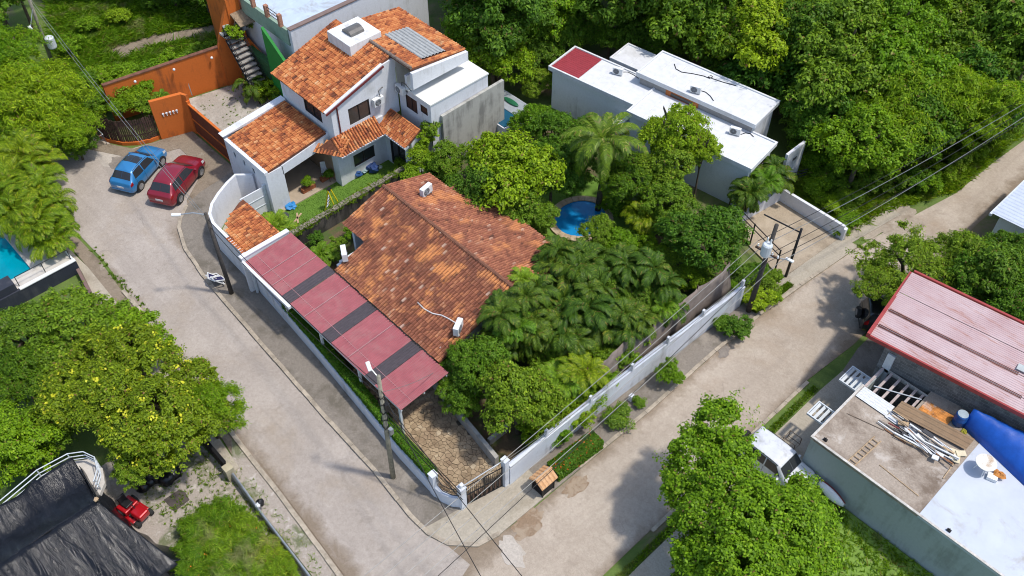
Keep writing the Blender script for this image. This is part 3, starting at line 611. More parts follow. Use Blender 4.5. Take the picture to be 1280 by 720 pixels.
# ---------------------------------------------------------------- street wall of the corner lot
SW = thing('street_wall','white street wall curving past the tiled lean-to and running below the carport to the corner','wall',(-32,14.6,0))
curve=[(-44.5,19.45),(-45.25,18.6),(-44.95,17.75),(-44.45,16.8),(-43.9,16.0),(-43.15,15.4),(-42.1,15.05),(-40.2,14.97),(-38.1,14.9)]
mb=MB(); 
def wallrun(mb,pts,h,th):
    P=[Vector(p) for p in pts]; O=[]
    for i,p in enumerate(P):
        d=(P[min(i+1,len(P)-1)]-P[max(i-1,0)]).normalized(); O.append(p+Vector((-d.y,d.x))*th)
    for i in range(len(P)-1):
        ha=h[i] if isinstance(h,list) else h; hb=h[i+1] if isinstance(h,list) else h
        mb.prism([P[i],P[i+1],O[i+1],O[i]],0.0,[ha,hb,hb,ha] if True else h)
    return mb
wallrun(mb,curve,[2.2,2.2,2.2,2.2,2.2,2.25,2.4,2.5,2.5],0.18).build('curved_wall',WHITE,SW)
low=[(-38.1,14.92),(-34,14.65),(-30.9,14.42),(-26.8,14.05),(-22.8,13.66),(-20.0,13.55)]
wallrun(MB(),low,[1.5,1.1,1.0,1.0,1.0,1.0],0.18).build('low_wall',WHITE2,SW)
corner=[(-20.0,13.55),(-19.4,13.6),(-18.85,13.8),(-18.5,14.1)]
wallrun(MB(),corner,[1.0,0.95,0.95,1.0],0.2).build('corner_wall',WHITE2,SW)
for p in ((-20.0,13.68),(-18.5,14.2)): MB().box(p[0]-.16,p[0]+.16,p[1]-.16,p[1]+.16,0,1.9).box(p[0]-.19,p[0]+.19,p[1]-.19,p[1]+.19,1.902,1.98).build('gate_pier',WHITE2,SW)
rl=MB(); top=[(-19.84,13.75,1.75),(-19.35,13.72,1.62),(-18.9,13.9,1.6),(-18.66,14.08,1.75)]; bot=[(p[0],p[1],1.08) for p in top]
rl.tube(top,0.025,6).tube(bot,0.025,6)
for i in range(3):
    for k in range(5):
        f=k/5; a=Vector(top[i]).lerp(Vector(top[i+1]),f); b=Vector(bot[i]).lerp(Vector(bot[i+1]),f); rl.tube([a,b],0.012,4)
        c=(a+b)/2; rl.tube([c+Vector((0.06*math.cos(t),0.03*math.cos(t),0.09*math.sin(t))) for t in [q*math.pi/4 for q in range(9)]],0.009,4)
rl.build('ornamental_railing',BLACK,SW)
tag(MB().lathe([(0.10,0),(0.10,0.22),(0.04,0.26)],(-18.5,14.2,1.98),8).build('lantern',PLASTICW),'small white lantern on the gate pier at the street corner','lantern')
# lean-to tile strip behind the curved wall
LT = thing('lean_to_roof','small orange clay-tile lean-to roof tucked inside the curved white wall','roof',(-40,16,0))
ins=lambda u,v:(lambda x,y:(x>-41.9+1.5*max(0,(16.6-y))*0 and ((x+39.2)/3.1)**2+((y-17.6)/2.55)**2<1.02) or (x>-40.2))(-42.3+u*4.2,14.95+v*2.5)
poly=[(-38.1,15.1,2.45),(-40.0,15.12,2.45),(-41.0,15.5,2.5),(-41.8,16.2,2.58),(-42.25,17.1,2.66),(-42.3,17.45,2.7),(-38.1,17.45,2.7)]
roof_part(LT,(-42.3,14.95,2.45),(4.2,0,0),(0,2.5,0.25),TILE_BRIGHT,ins,poly,seed=21,w=0.21)
MB().box(-42.0,-38.1,17.2,17.34,0,2.5).build('wall',WHITE,LT); MB().box(-38.25,-38.1,15.2,17.2,0,2.4).build('wall',WHITE,LT)
sheet('side_yard',[(-44.3,19.4),(-44.9,18.6),(-44.7,17.7),(-44.2,16.9),(-43.7,16.2),(-43.0,15.65),(-42.1,15.3),(-38.3,15.2),(-38.3,17.15),(-42.4,17.4),(-43.15,17.6),(-43.15,19.4)],.05,PAVEL,.1)
# white side gate by the pier
SG = thing('side_gate','white sheet-metal side gate between the garage pier and the curved wall','gate',(-43.9,18.4,0))
MB().box(-43.1,-43.02,17.55,19.35,0.1,2.1).build('gate_leaf',WHITE,SG)
for z in (0.75,1.4): MB().box(-43.02,-42.99,17.6,19.3,z,z+0.05).build('rail',GREYP,SG)
MB().box(-43.14,-42.98,19.2,19.38,0.0,2.25).build('post',GREYP,SG)
# entrance gate
EG = thing('entrance_gate','double entrance gate of dark bars at the street corner below a steel pipe','gate',(-18.2,15.4,0))
g0,g1=Vector((-18.42,14.4,0)),Vector((-17.98,16.42,0))
def gat(t,z): p=g0.lerp(g1,t); return (p.x,p.y,z)
for lo,hi in ((0.02,0.49),(0.51,0.98)):
    f=MB()
    for z in (0.18,1.05,1.85): f.tube([gat(lo,z),gat(hi,z)],0.03,6)
    for t in (lo,hi): f.tube([gat(t,0.12),gat(t,1.9)],0.035,6)
    leaf=f.build('gate_leaf',BLACK,EG)
    b=MB()
    for k in range(1,9): t=lo+(hi-lo)*k/9; b.tube([gat(t,0.18),gat(t,1.85)],0.014,5)
    b.build('bars',DARKFRAME,leaf)
    bw=plain('brown_gate_panel',(0.09,0.05,0.035),0.6,var=0.3)
    s=MB()
    for k in range(4): t=lo+(hi-lo)*(k+.5)/4; p=Vector(gat(t,0.62)); s.obox(p,(0.02,0.18,0.7),R(12))
    s.build('infill',bw,leaf)
MB().box(-18.12,-17.82,16.45,16.72,0,2.35).box(-18.15,-17.79,16.42,16.75,2.352,2.42).build('gate_post',WHITE2,EG)
MB().tube([(-18.45,14.25,2.05),(-17.95,16.5,2.46)],0.035,8).build('overhead_pipe',STEEL,EG)
# right boundary wall
RW = thing('boundary_wall','long white boundary wall with stub posts along the right-hand street','wall',(-17.5,25,0))
rw=[(-17.78,16.75),(-17.7,22),(-17.5,28),(-17.12,34.7)]
wallrun(MB(),[(p[0],p[1]) for p in rw],[1.75,1.75,1.75,1.75],0.2).build('wall_panel',WHITE2,RW)
cap=MB(); ribbon(cap,rw,-0.03,0.23,1.752,1.80); cap.build('coping',WHITE2,RW)
for y in (19.3,22.4,25.5,28.3,31.2,34.6):
    x=-17.78+ (y-16.75)*0.0365*1.0-0.02; MB().box(x-0.2,x-0.04,y-0.08,y+0.08,1.8,2.3).build('stub_post',WHITE2,RW)
MB().box(-17.15,-16.95,24.9,25.15,0.105,0.55).build('meter_box',WHITE2,RW)
# shade-cloth screen behind it
CLOTH=plain('grey_brown_shade_cloth',(0.20,0.165,0.14),0.95,var=0.22,scale=2.2,bs=0.3)
SC = thing('shade_screen','grey-brown shade-cloth screen sagging behind the boundary wall','screen',(-18.6,30,0))
cl=MB(); ny=26; 
for i in range(ny+1):
    y=23.2+11.6*i/ny
    for j in range(5):
        z=0.7+1.95*j/4; x=-18.75+0.09*math.sin(y*2.1)+0.05*math.sin(y*5.3+j)+0.55*(1-j/4)*0.9+(y-23)*0.03
        cl.v.append((x,y,z+(0.12*math.sin(y*1.3) if j==4 else 0)))
for i in range(ny):
    for j in range(4): a=i*5+j; cl.f.append((a,a+5,a+6,a+1))
o=cl.build('cloth',CLOTH,SC,smooth=True); md=o.modifiers.new('thickness','SOLIDIFY'); md.thickness=0.012
for y in (23.3,26.2,29.1,32.0,34.7): MB().tube([(-18.85+(y-23)*0.03,y,0),(-18.85+(y-23)*0.03,y,2.8)],0.04,6).build('post',BROWNWOOD,SC)
for z in (2.05,2.3): tag(MB().tube([(-17.9,16.8,z+.1)]+[(-17.87+(y-16.75)*0.0365,y,z-0.03*math.sin((y-16.8)*1.2)) for y in (19.3,21.9,24.4,27.0,29.6,32.2,34.6)],0.014,5).build('fence_wire',WIREG),('lower' if z<2.2 else 'upper')+' grey wire strung along the stub posts of the boundary wall','wire')
# courtyard paving: polygonal flagstones set proud of the joints
FLB=plain('flagstone_joint',(0.10,0.08,0.055),0.95,var=0.3,scale=4)
court=[(-25.0,15.0),(-23.3,14.55),(-20.0,13.95),(-18.7,14.35),(-18.2,16.5),(-18.3,17.0),(-22.6,17.4),(-25.4,17.9),(-29,17.8),(-29,15.2)]
cy=structure(MB().prism(court,-0.05,0.05).build('courtyard',FLB))
def inpoly(x,y,P):
    c=False
    for i in range(len(P)):
        x0,y0=P[i];x1,y1=P[i-1]
        if (y0>y)!=(y1>y) and x<(x1-x0)*(y-y0)/(y1-y0)+x0: c=not c
    return c
def clip(poly,p,n):
    out=[]
    for i in range(len(poly)):
        a,b=poly[i-1],poly[i]; da=(a[0]-p[0])*n[0]+(a[1]-p[1])*n[1]; db=(b[0]-p[0])*n[0]+(b[1]-p[1])*n[1]
        if (da<=0)!=(db<=0): t=da/(da-db); out.append((a[0]+(b[0]-a[0])*t,a[1]+(b[1]-a[1])*t))
        if db<=0: out.append(b)
    return out
rnd=random.Random(8); seeds=[]
gx=0.25
for i in range(int(11/gx)):
    for j in range(int(4.2/gx)): seeds.append((-29.1+i*gx+rnd.uniform(-.12,.12),13.9+j*gx+rnd.uniform(-.12,.12)))
fl=MB()
for s in seeds:
    if not inpoly(s[0],s[1],court): continue
    P=[(s[0]-.5,s[1]-.5),(s[0]+.5,s[1]-.5),(s[0]+.5,s[1]+.5),(s[0]-.5,s[1]+.5)]
    for q in seeds:
        if q is s: continue
        d=(q[0]-s[0],q[1]-s[1]); L=math.hypot(*d)
        if L>1.1: continue
        P=clip(P,(s[0]+d[0]/2-d[0]/L*0.012,s[1]+d[1]/2-d[1]/L*0.012),d)
        if len(P)<3: break
    if len(P)>=3: fl.prism(P,0.04,0.085+rnd.uniform(-.012,.012))
FLAG=tile_mat('flagstone',[(0.0,(0.20,0.145,0.09)),(0.4,(0.33,0.25,0.16)),(0.8,(0.44,0.34,0.22)),(1.0,(0.5,0.42,0.3))],(0.22,0.15,0.1),0.5,0.6,0.8)
o=fl.build('flagstones',FLAG,cy); o['kind']='stuff'
tag(MB().prism([(-25.3,17.85),(-25.3,18.0),(-19.05,17.15),(-19.05,16.92)],0.0,[0.75,0.75,0.85,0.85]).build('planter_wall',CONC),'low concrete planter wall between the flagstone court and the garden tree','wall')
tag(MB().box(-20.4,-20.2,17.6,18.9,0,0.5).build('planter_kerb',CONC),'short concrete kerb under the garden tree behind the entrance gate','wall')
# lawn and retaining wall of the white house
LW=structure(MB().prism([(-42.35,17.55),(-42.35,24.1),(-41.75,24.3),(-41.75,28.0),(-39.35,28.0),(-39.35,17.45)],-0.05,0.03).build('lawn',LAWN))
STW=streaked('dark_rubble_wall',(0.115,0.105,0.095),(0.03,0.03,0.028),0.8,thr=0.42,bs=0.8)
WL=thing('garden_wall','dark mossy garden wall between the lawn and the big tile roof','wall',(-39.2,22.5,0))
MB().box(-39.35,-39.05,17.5,27.9,0,1.2).build('wall_body',STW,WL,bevel=0.02)
mb=MB(); rnd=random.Random(3); y=17.5
while y<27.7:
    l=rnd.uniform(0.3,0.5); mb.obox((-39.2,y+l/2,1.23+rnd.uniform(0,.03)),(0.36+rnd.uniform(-.04,.05),l-0.02,0.08),rnd.uniform(-.05,.05)); y+=l
o=mb.build('coping_stones',plain('mossy_stone',(0.24,0.21,0.17),0.95,var=0.4,scale=6,bs=0.4),WL); o['kind']='stuff'

# ---------------------------------------------------------------- orange compound
OR=streaked('orange_render',(0.62,0.155,0.028),(0.16,0.055,0.025),0.65,thr=0.52)
OW=thing('orange_wall','tall weathered orange wall closing the far side of the concrete yard','wall',(-57,22,0))
MB().prism([(-58.6,16.6),(-58.4,16.6),(-56.15,26.9),(-56.35,26.9)],0,[3.0,3.0,3.3,3.3]).build('wall_panel',OR,OW)
MB().prism([(-58.65,16.6),(-58.35,16.6),(-56.1,26.9),(-56.4,26.9)],[3.002,3.002,3.302,3.302],[3.08,3.08,3.38,3.38]).build('coping',plain('dark_coping',(0.18,0.08,0.05),0.9,var=0.3),OW)
MB().prism([(-56.15,26.95),(-56.15,26.82),(-53.6,27.0),(-53.6,27.12)],0,[3.3,3.3,2.1,2.1]).build('return_wall',OR,OW)
MB().tube([(-57.3,22.0,3.2),(-57.25,22.05,0.1)],0.06,6).build('drain_pipe',STEEL,OW)
for y in (18.6,21.3,24.0,26.0): MB().blob((-58.4+(y-16.6)*0.218+.22,y,2.75),0.1,int(y),8,5,0).build('wall_lamp',PLASTICW,OW)
OT=thing('orange_stair_tower','orange stair tower with a small brown awning behind the concrete yard','building',(-57.5,26.4,0))
MB().box(-59.2,-56.22,25.9,26.88,0,6.7).build('tower_wall',OR,OT)
MB().prism([(-56.8,24.7),(-56.55,24.65),(-56.3,25.9),(-56.6,25.9)],0,[3.3,3.3,6.2,6.2]).build('buttress',OR,OT)
MB().plate([(-56.2,26.0,5.6),(-55.0,26.0,5.1),(-55.0,27.4,5.1),(-56.2,27.4,5.6)],0.1).build('awning',plain('brown_awning',(0.27,0.20,0.13),0.9,var=0.3,scale=5),OT)
MB().box(-56.218,-56.17,26.2,26.8,4.4,5.35).build('door',BROWNWOOD,OT)
# entrance pillar with house number, slatted fence, gate
OP=thing('orange_pillar_wall','orange entrance wall with five small white marks beside the slatted fence','wall',(-54.2,19,0))
MB().prism([(-54.55,17.95),(-54.3,17.9),(-53.65,19.9),(-53.9,20.0)],0,3.2).build('pillar',OR,OP)
MB().prism([(-53.9,20.0),(-53.65,19.9),(-53.3,20.05),(-53.3,20.25)],0,3.2).build('pillar_return',OR,OP)
for k in range(5):
    t=0.28+0.115*k; p=Vector((-54.28,17.95,2.05)).lerp(Vector((-53.66,19.85,2.05)),t)
    MB().lathe([(0.085,0.0),(0.085,0.04),(0.05,0.06)],(p.x,p.y,2.05),8,'X').obox((p.x+.03,p.y,1.9),(0.03,0.05,0.12)).build('white_mark',PLASTICW,OP)
SF=thing('slatted_fence','curved dark timber slat fence on an orange plinth at the end of the cul-de-sac','fence',(-57,15.5,0))
fp=[(-60.6,14.6),(-59.3,14.62),(-57.8,14.72),(-56.65,15.03),(-55.6,15.6),(-54.9,16.4),(-54.55,17.2),(-54.45,17.9)]
pl_=MB(); wallrun(pl_,fp,0.28,0.2); pl_.build('plinth',OR,SF)
sl_=MB(); rnd=random.Random(4)
for i in range(len(fp)-1):
    a,b=Vector(fp[i]),Vector(fp[i+1]); n=max(1,int((b-a).length/0.13)); ang=math.atan2((b-a).y,(b-a).x)
    for k in range(n):
        p=a.lerp(b,(k+.5)/n)+Vector((-math.sin(ang),math.cos(ang)))*0.1; h=1.75+rnd.uniform(-.06,.06)
        sl_.obox((p.x,p.y,0.28+h/2),(0.1,0.03,h),ang+rnd.uniform(-.08,.08),rnd.uniform(-.03,.03))
o=sl_.build('slats',plain('old_dark_slats',(0.085,0.045,0.032),0.85,var=0.45,scale=5,bs=0.3),SF); o['kind']='stuff'
for z in (0.7,1.6): 
    r_=MB(); ribbon(r_,fp,0.12,0.17,z,z+0.08); r_.build('rail',BROWNWOOD,SF)
YG=thing('yard_gate','brown sheet gate closing the concrete yard beside the red car','gate',(-51,20.1,0))
BRG=streaked('brown_gate_sheet',(0.17,0.045,0.02),(0.06,0.025,0.018),0.6)
n=6
for k in range(n):
    a=-53.25+(4.6/n)*k; MB().box(a+0.01,a+4.6/n-0.01,20.05,20.12,0.15,2.5).build('gate_panel',BRG,YG)
for z in (0.15,1.3,2.5): MB().box(-53.3,-48.6,20.0,20.16,z-0.04,z+0.05).build('rail',OR,YG)
for x in (-53.3,-48.55): MB().box(x-0.08,x+0.08,19.98,20.2,0,2.75).build('post',OR,YG)
sheet('yard_slab',[(-57.4,20.3),(-56.0,26.6),(-48.0,26.4),(-47.8,20.25)],0.06,ground_mat('old_yard_concrete',[((0.13,0.14,0.06),0.9,0.58,0.08,0.7),((0.5,0.46,0.40),0.5,0.5,0.12,0.8)],(0.38,0.34,0.29),0.4))
tag(MB().box(-50.35,-48.2,24.3,24.5,0,0.5).build('step_kerb',CONC),'low concrete kerb below the shrubs in the concrete yard','kerb')
# ---------------------------------------------------------------- large building behind with the pale roof deck
B2=thing('roof_deck_building','large white building with a pale blue puddled roof deck behind the two-storey house','building',(-55,33,0))
MB().box(-62,-49.95,27.2,38.6,0,6.3).build('wall',WHITE,B2)
MB().box(-50.2,-49.9,27.0,38.7,0,6.75).build('wall_face',WHITE,B2)
MB().box(-50.25,-49.85,26.95,38.75,6.752,6.83).build('coping',plain('brown_coping',(0.2,0.14,0.12),0.8),B2)
MB().box(-62,-50.2,27.1,38.6,6.302,6.36).build('roof_deck',plain('pale_blue_deck',(0.50,0.58,0.66),0.35,var=0.07,scale=1.2,dirt=(0.26,0.22,0.17),dirt_amt=0.85,dscale=0.45,dthr=0.53),B2)
MB().box(-56.1,-50.3,26.95,27.18,5.4,6.6).build('parapet',plain('pale_green_paint',(0.26,0.36,0.27),0.8,var=0.1),B2)
for x in (-57.8,-56.0,-54.3,-52.6,-51.0): MB().box(x-.13,x+.13,26.86,27.12,6.602,7.5).build('rail_post',plain('brick_post',(0.4,0.19,0.12),0.8,var=0.2,scale=8),B2)
for a,b in ((-57.8,-56.0),(-56.0,-54.3),(-52.6,-51.0)):
    for z in (6.9,7.15,7.4): MB().tube([(a+.13,26.99,z),(b-.13,26.99,z)],0.025,6).build('rail',BLACK,B2)
MB().plate([(-55.6,33.6,6.9),(-53.6,33.6,6.9),(-53.6,36.2,7.7),(-55.6,36.2,7.7)],0.1).build('stair_cover',TERRA,B2)
GRN=plain('bright_green_wall',(0.015,0.22,0.03),0.7,var=0.1)
MB().prism([(-52.4,26.2),(-50.2,26.2),(-50.2,26.4),(-52.4,26.4)],0,[6.2,4.6,4.6,6.2]).build('green_wall',GRN,B2)
MB().box(-55.6,-52.4,26.3,26.8,0,3.0).build('stair_wall',plain('dark_green_wall',(0.03,0.10,0.03),0.8,var=0.3),B2)
ST=thing('outdoor_staircase','grey outdoor staircase with black railings climbing past the orange tower','staircase',(-54,25.6,0))
for k in range(14):
    f=k/13; MB().box(-55.9+3.6*f*0.0-0.05+f*2.9,-54.9+f*2.9-0.55,25.0,26.15,4.4-f*4.1-0.08,4.4-f*4.1).build('step',plain('grey_step',(0.33,0.31,0.28),0.9,var=0.15),ST)
for y in (25.0,26.15):
    MB().tube([(-55.7,y,4.2),(-52.7,y,0.2)],0.06,6).build('stringer',BLACK,ST)
    for dz in (0.5,0.95): MB().tube([(-55.7,y,4.3+dz),(-52.7,y,0.25+dz)],0.025,6).build('handrail',BLACK,ST)
    for k in range(6): f=k/5; MB().tube([(-55.7+3*f,y,4.25-4.0*f),(-55.7+3*f,y,5.25-4.05*f)],0.02,5).build('baluster',BLACK,ST)
MB().box(-56.5,-55.7,25.0,26.9,4.25,4.4).build('landing',CONC,ST)
for i,(x,y,r) in enumerate(((-56.2,25.5,.26),(-55.6,26.5,.22),(-56.25,26.3,.2))): tag(MB().lathe([(r*.6,0),(r,r*1.7),(r*.95,r*1.8)],(x,y,4.4),10).build('flower_pot',plain('grey_pot',(0.34,0.35,0.36),0.8,var=0.15)),('largest','middle-sized','smallest')[i]+' grey pot on the landing of the outdoor staircase','pot','pots on the landing')

# ---------------------------------------------------------------- white flat-roofed houses
WALLG=streaked('pale_grey_green_wall',(0.72,0.755,0.76),(0.33,0.35,0.34),0.5,thr=0.55)
def flat_house(label,cx,cy,L,D,z,rot=7.5,over=0.22):
    h=thing('flat_roofed_house',label,'house',(cx,cy,0)); x0,x1,y0,y1=cx-L/2,cx+L/2,cy-D/2,cy+D/2
    MB().wallx(y0+over,y0+over+.2,x0+over,x1-over,0,z-0.25).build('wall',WALLG,h); MB().wallx(y1-over-.2,y1-over,x0+over,x1-over,0,z-0.25).build('wall',WALLG,h)
    MB().wally(x0+over,x0+over+.2,y0+over+.2,y1-over-.2,0,z-0.25).build('wall',WALLG,h)
    MB().box(x0,x1,y0,y1,z-0.248,z).build('roof_slab',ROOFWHITE,h)
    e=0.12
    for k,(a,b,c,d) in enumerate(((x0-.01,x1+.01,y0-.01,y0+e),(x0-.01,x1+.01,y1-e,y1+.01),(x0-.01,x0+e,y0+e,y1-e),(x1-e,x1+.01,y0+e,y1-e))): MB().box(a,b,c,d,z+0.001,z+0.08).build('roof_edge',ROOFWHITE,h)
    n=int(L/1.1)
    for k in range(1,n): MB().box(x0+L*k/n-.012,x0+L*k/n+.012,y0+e+.01,y1-e-.01,z+.001,z+.012).build('roof_seam',plain('grey_seam',(.62,.63,.63),.8),h)
    h.rotation_euler=(0,0,R(rot)); h['_b']=(x0,x1,y0,y1); return h,x0,x1,y0,y1
FH0,x0,x1,y0,y1=flat_house('white flat-roofed house with a dark red sheet patch at its far left end',-35.1,42.0,7.15,3.15,3.5,8)
MB().wally(x1-.42,x1-.22,y0+.42,y1-.42,0,3.25).build('wall',WHITE,FH0)
corrugated((x0+.15,y0+.15,3.53),(0,2.85,0),(2.3,0,0),0.02,0.2).build('red_sheet',plain('brick_red_sheet',(0.30,0.04,0.05),0.5,var=0.1),FH0)
MB().box(x1-1.2,x1-.4,y0-1.0,y0+.2,0,2.2).build('porch_wall',WHITE2,FH0)
FH1,x0,x1,y0,y1=flat_house('white flat-roofed house farthest back with an orange-framed clerestory',-28.75,45.15,9.1,3.25,4.3)
MB().box(x0+.3,x1-.25,y0+.1,y0+.2,2.9,4.04).build('clerestory_wall',plain('grey_soffit',(0.3,0.29,0.28),0.8),FH1)
MB().box(x0+2.4,x0+4.9,y0+.04,y0+.095,3.5,4.03).build('clerestory_frame',plain('orange_timber',(0.45,0.13,0.03),0.6,var=0.15),FH1)
MB().box(x0+2.8,x0+4.5,y0+.015,y0+.035,3.68,3.92).build('clerestory_pane',GLASS,FH1)
MB().wally(x1-.42,x1-.22,y0+.42,y1-.42,0,4.05).build('wall',WHITE,FH1)
FH1b,*_=flat_house('small white flat roof between the red-patched house and the farthest house',-34.9,45.2,3.0,2.3,3.45)
FH2,x0,x1,y0,y1=flat_house('white flat-roofed house nearest the concrete ramp',-26.85,42.3,9.3,3.35,3.6)
MB().wally(x1-.42,x1-.22,y0+.42,y1-.42,0,3.35,[(y0+1.2,y0+2.6,2.5,3.1)]).build('wall',WHITE,FH2)
window(FH2,'y',x1-.22,y0+1.2,y0+2.6,2.5,3.1,1,0.1,mull=0)
MB().box(x1-.215,x1-.02,y0+.3,y1-.2,2.15,2.22).build('ledge',WHITE,FH2)
for h in (FH0,FH1,FH1b,FH2): del h['_b']
def on(u,v,z): x,y=G(u,v,z); return (x,y,z)
ac_unit(on(772,93,3.5),R(20),'grey air-conditioning unit with a trailing cable on the red-patched white roof',0.85)
def on(u,v,z): x,y=G(u,v,z); return (x,y,z)
ac_unit(on(869,116,4.3),R(20),'grey air-conditioning unit with a cable on the farthest white roof',0.85)
ac_unit(on(918,168,3.6),R(20),'grey air-conditioning unit on the white roof nearest the concrete ramp',0.85)
for lab,z,pts in (('black cable trailing from the air conditioner on the red-patched roof',3.52,((777,90),(785,90),(793,94),(798,98))),
  ('black hose lying in a loop on the farthest white roof',4.33,((843,80),(845,86),(852,90),(866,92),(880,95),(887,98),(891,96),(889,94),(885,96),(893,99),(905,103),(920,107))),
  ('black cable curving from the air conditioner on the farthest roof',4.33,((875,113),(882,115),(888,120),(892,126))),
  ('black cable curving from the air conditioner on the roof nearest the ramp',3.63,((926,168),(932,166),(938,167),(942,171)))):
    tag(MB().tube([on(u,v,z) for u,v in pts],0.025,5).build('roof_cable',WIRE),lab,'cable')
# ramp, its white side walls and railings
sheet('concrete_ramp',[(-21.6,39.6),(-16.72,38.3),(-16.3,43.6),(-21.4,44.1)],0.12,ground_mat('ramp_concrete',[((0.24,0.19,0.13),0.6,0.5,0.14,0.7),((0.50,0.42,0.32),0.35,0.55,0.12,0.7)],(0.40,0.325,0.235),0.35),0.2)
RWL=thing('ramp_wall','white side wall stepping down along the concrete ramp','wall',(-18.5,43.9,0))
MB().prism([(-21.2,43.85),(-16.2,43.72),(-16.2,43.92),(-21.2,44.05)],0,[1.1,1.15,1.15,1.1]).build('wall_panel',WHITE,RWL)
MB().box(-16.2,-16.05,43.68,43.96,0,1.0).build('end_pier',WHITE,RWL)
GW=thing('gate_wall','white rendered gable wall with a small grey sign beside the palms at the ramp','wall',(-21.6,44.8,0))
MB().wally(-21.8,-21.6,44.75,46.7,0,3.0).build('wall_panel',WHITE,GW)
MB().box(-21.598,-21.57,45.5,45.9,2.1,2.28).build('sign_plate',FAN,GW)
for z in (0.9,1.15,1.4): MB().tube([(-21.5,44.6,z),(-20.8,46.4,z)],0.03,5).build('rail',BLACK,GW)
PWL=thing('palm_bed_wall','white curved retaining walls of the palm bed beside the ramp','wall',(-21.6,41.5,0))
MB().prism([(-21.6,40.9),(-21.3,40.9),(-20.9,43.9),(-21.2,43.9)],0,[0.7,0.7,1.3,1.3]).build('wall_panel',WHITE,PWL)
MB().prism([(-21.7,39.4),(-21.4,39.4),(-21.3,40.8),(-21.6,40.8)],0,0.7).build('wall_panel',WHITE,PWL)
PF=thing('pipe_fence','black pipe fence on posts along the near side of the concrete ramp','fence',(-19.5,39.2,0))
for i,(x,y) in enumerate(((-22.2,39.9),(-19.8,39.2),(-17.4,38.5))): MB().tube([(x,y,0),(x,y,1.9)],0.05,6).build('post',BLACK,PF)
for z in (1.85,1.45): MB().tube([(-22.2,39.9,z),(-17.4,38.5,z)],0.035,6).build('rail',BLACK,PF)
# ---------------------------------------------------------------- lower right: workshop building with junk on the roof
SEW=streaked('grey_green_side_wall',(0.40,0.45,0.45),(0.22,0.24,0.22),0.6,thr=0.5)
B3=thing('workshop_building','flat-roofed concrete building with half tan, half white roof at the lower right','building',(-2,30,0))
MB().wallx(27.9,28.1,-8.3,8.0,0,3.08).build('side_wall',SEW,B3)
MB().wally(-8.3,-8.1,28.1,34.2,0,3.08,[(29.4,30.9,0.0,2.2),(32.6,33.6,0.8,2.0)]).build('front_wall',SEW,B3)
window(B3,'y',-8.3,32.6,33.6,0.8,2.0,-1,0.1)
MB().box(-8.24,-8.16,29.42,30.88,0.02,2.18).build('shutter_door',STEEL,B3)
ROOFTAN=ground_mat('stained_roof_concrete',[((0.15,0.11,0.08),0.55,0.47,0.18,0.85),((0.55,0.50,0.44),0.8,0.57,0.1,0.7)],(0.37,0.31,0.25),0.25)
ROOFPALE=plain('pale_sealed_roof',(0.50,0.54,0.60),0.65,var=0.05,scale=1.0,dirt=(0.30,0.25,0.18),dirt_amt=0.8,dscale=0.42,dthr=0.57)
MB().box(-8.35,-2.55,27.85,32.38,3.08,3.2).build('roof_slab',ROOFTAN,B3)
MB().box(-2.55,8.0,27.85,35.5,3.083,3.215).build('roof_slab',ROOFPALE,B3)
MB().box(-5.75,-2.55,32.38,34.75,3.08,3.195).build('roof_slab',ROOFTAN,B3)
MB().box(-8.36,8.0,27.84,27.96,3.216,3.27).box(-8.36,-8.24,27.97,32.4,3.201,3.25).build('roof_edge',plain('pale_edge',(0.55,0.52,0.47),0.9,var=0.2,scale=4),B3)
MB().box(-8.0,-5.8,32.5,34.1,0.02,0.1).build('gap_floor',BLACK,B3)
for k,x in enumerate((-8.2,-7.7,-7.22,-6.75,-6.3,-5.9)): MB().box(x-.06,x+.06,32.36,34.15,3.05,3.18).build('pergola_beam',plain('weathered_beam',(0.46,0.38,0.35),0.8,var=0.2),B3)
MB().box(-8.3,-5.7,34.1,34.2,3.0,3.2).build('pergola_plate',CONC,B3)
MB().tube([(-7.9,32.7,3.24),(-5.8,33.7,3.24)],0.03,5).build('pergola_brace',GREYP,B3)
MB().box(-8.3,-7.9,34.1,34.3,0,4.3).build('corner_post',GREYP,B3)
mb=MB()
for x,y in ((-7.9,28.05),(-1.0,28.05),(2.2,28.2)): mb.box(x-.12,x+.12,y-.05,y+.05,3.27,3.36)
for x,y in ((-7.75,28.2),(-1.2,28.15)): tag(MB().box(x-.1,x+.1,y-.05,y+.05,3.2,3.33).tube([(x,y,3.3),(x,y,3.42)],0.03,5).build('roof_anchor',BLACK),'small black roof anchor '+('at the front corner of the stained roof' if x<-5 else 'on the edge of the white roof half'),'anchor')
# louvred awnings on the front
for lab,(x0,x1,y0,y1,z) in (('steel louvred awning on the workshop front beside the stepped sheet',(-9.55,-8.45,32.45,33.75,2.3)),('steel louvred awning on the workshop front nearest the parked white car',(-9.5,-8.4,29.55,30.65,2.2))):
    A=thing('louvred_awning',lab,'awning',((x0+x1)/2,(y0+y1)/2,z),'awnings on the workshop front')
    MB().box(x0,x1,y0,y0+.06,z,z+.12).box(x0,x1,y1-.06,y1,z,z+.12).box(x0,x0+.06,y0+.06,y1-.06,z,z+.12).box(x1-.06,x1,y0+.06,y1-.06,z,z+.12).build('frame',GREYP,A)
    for k in range(4):
        x=x0+.15+(x1-x0-.3)*k/3; MB().obox((x,(y0+y1)/2,z+.06),(0.16,y1-y0-.12,0.015),0,0,R(35)).build('louvre',GREYP,A)
    MB().tube([(x0+.05,(y0+y1)/2,z),(-8.32,(y0+y1)/2,z-.7)],0.025,5).build('strut',GREYP,A)
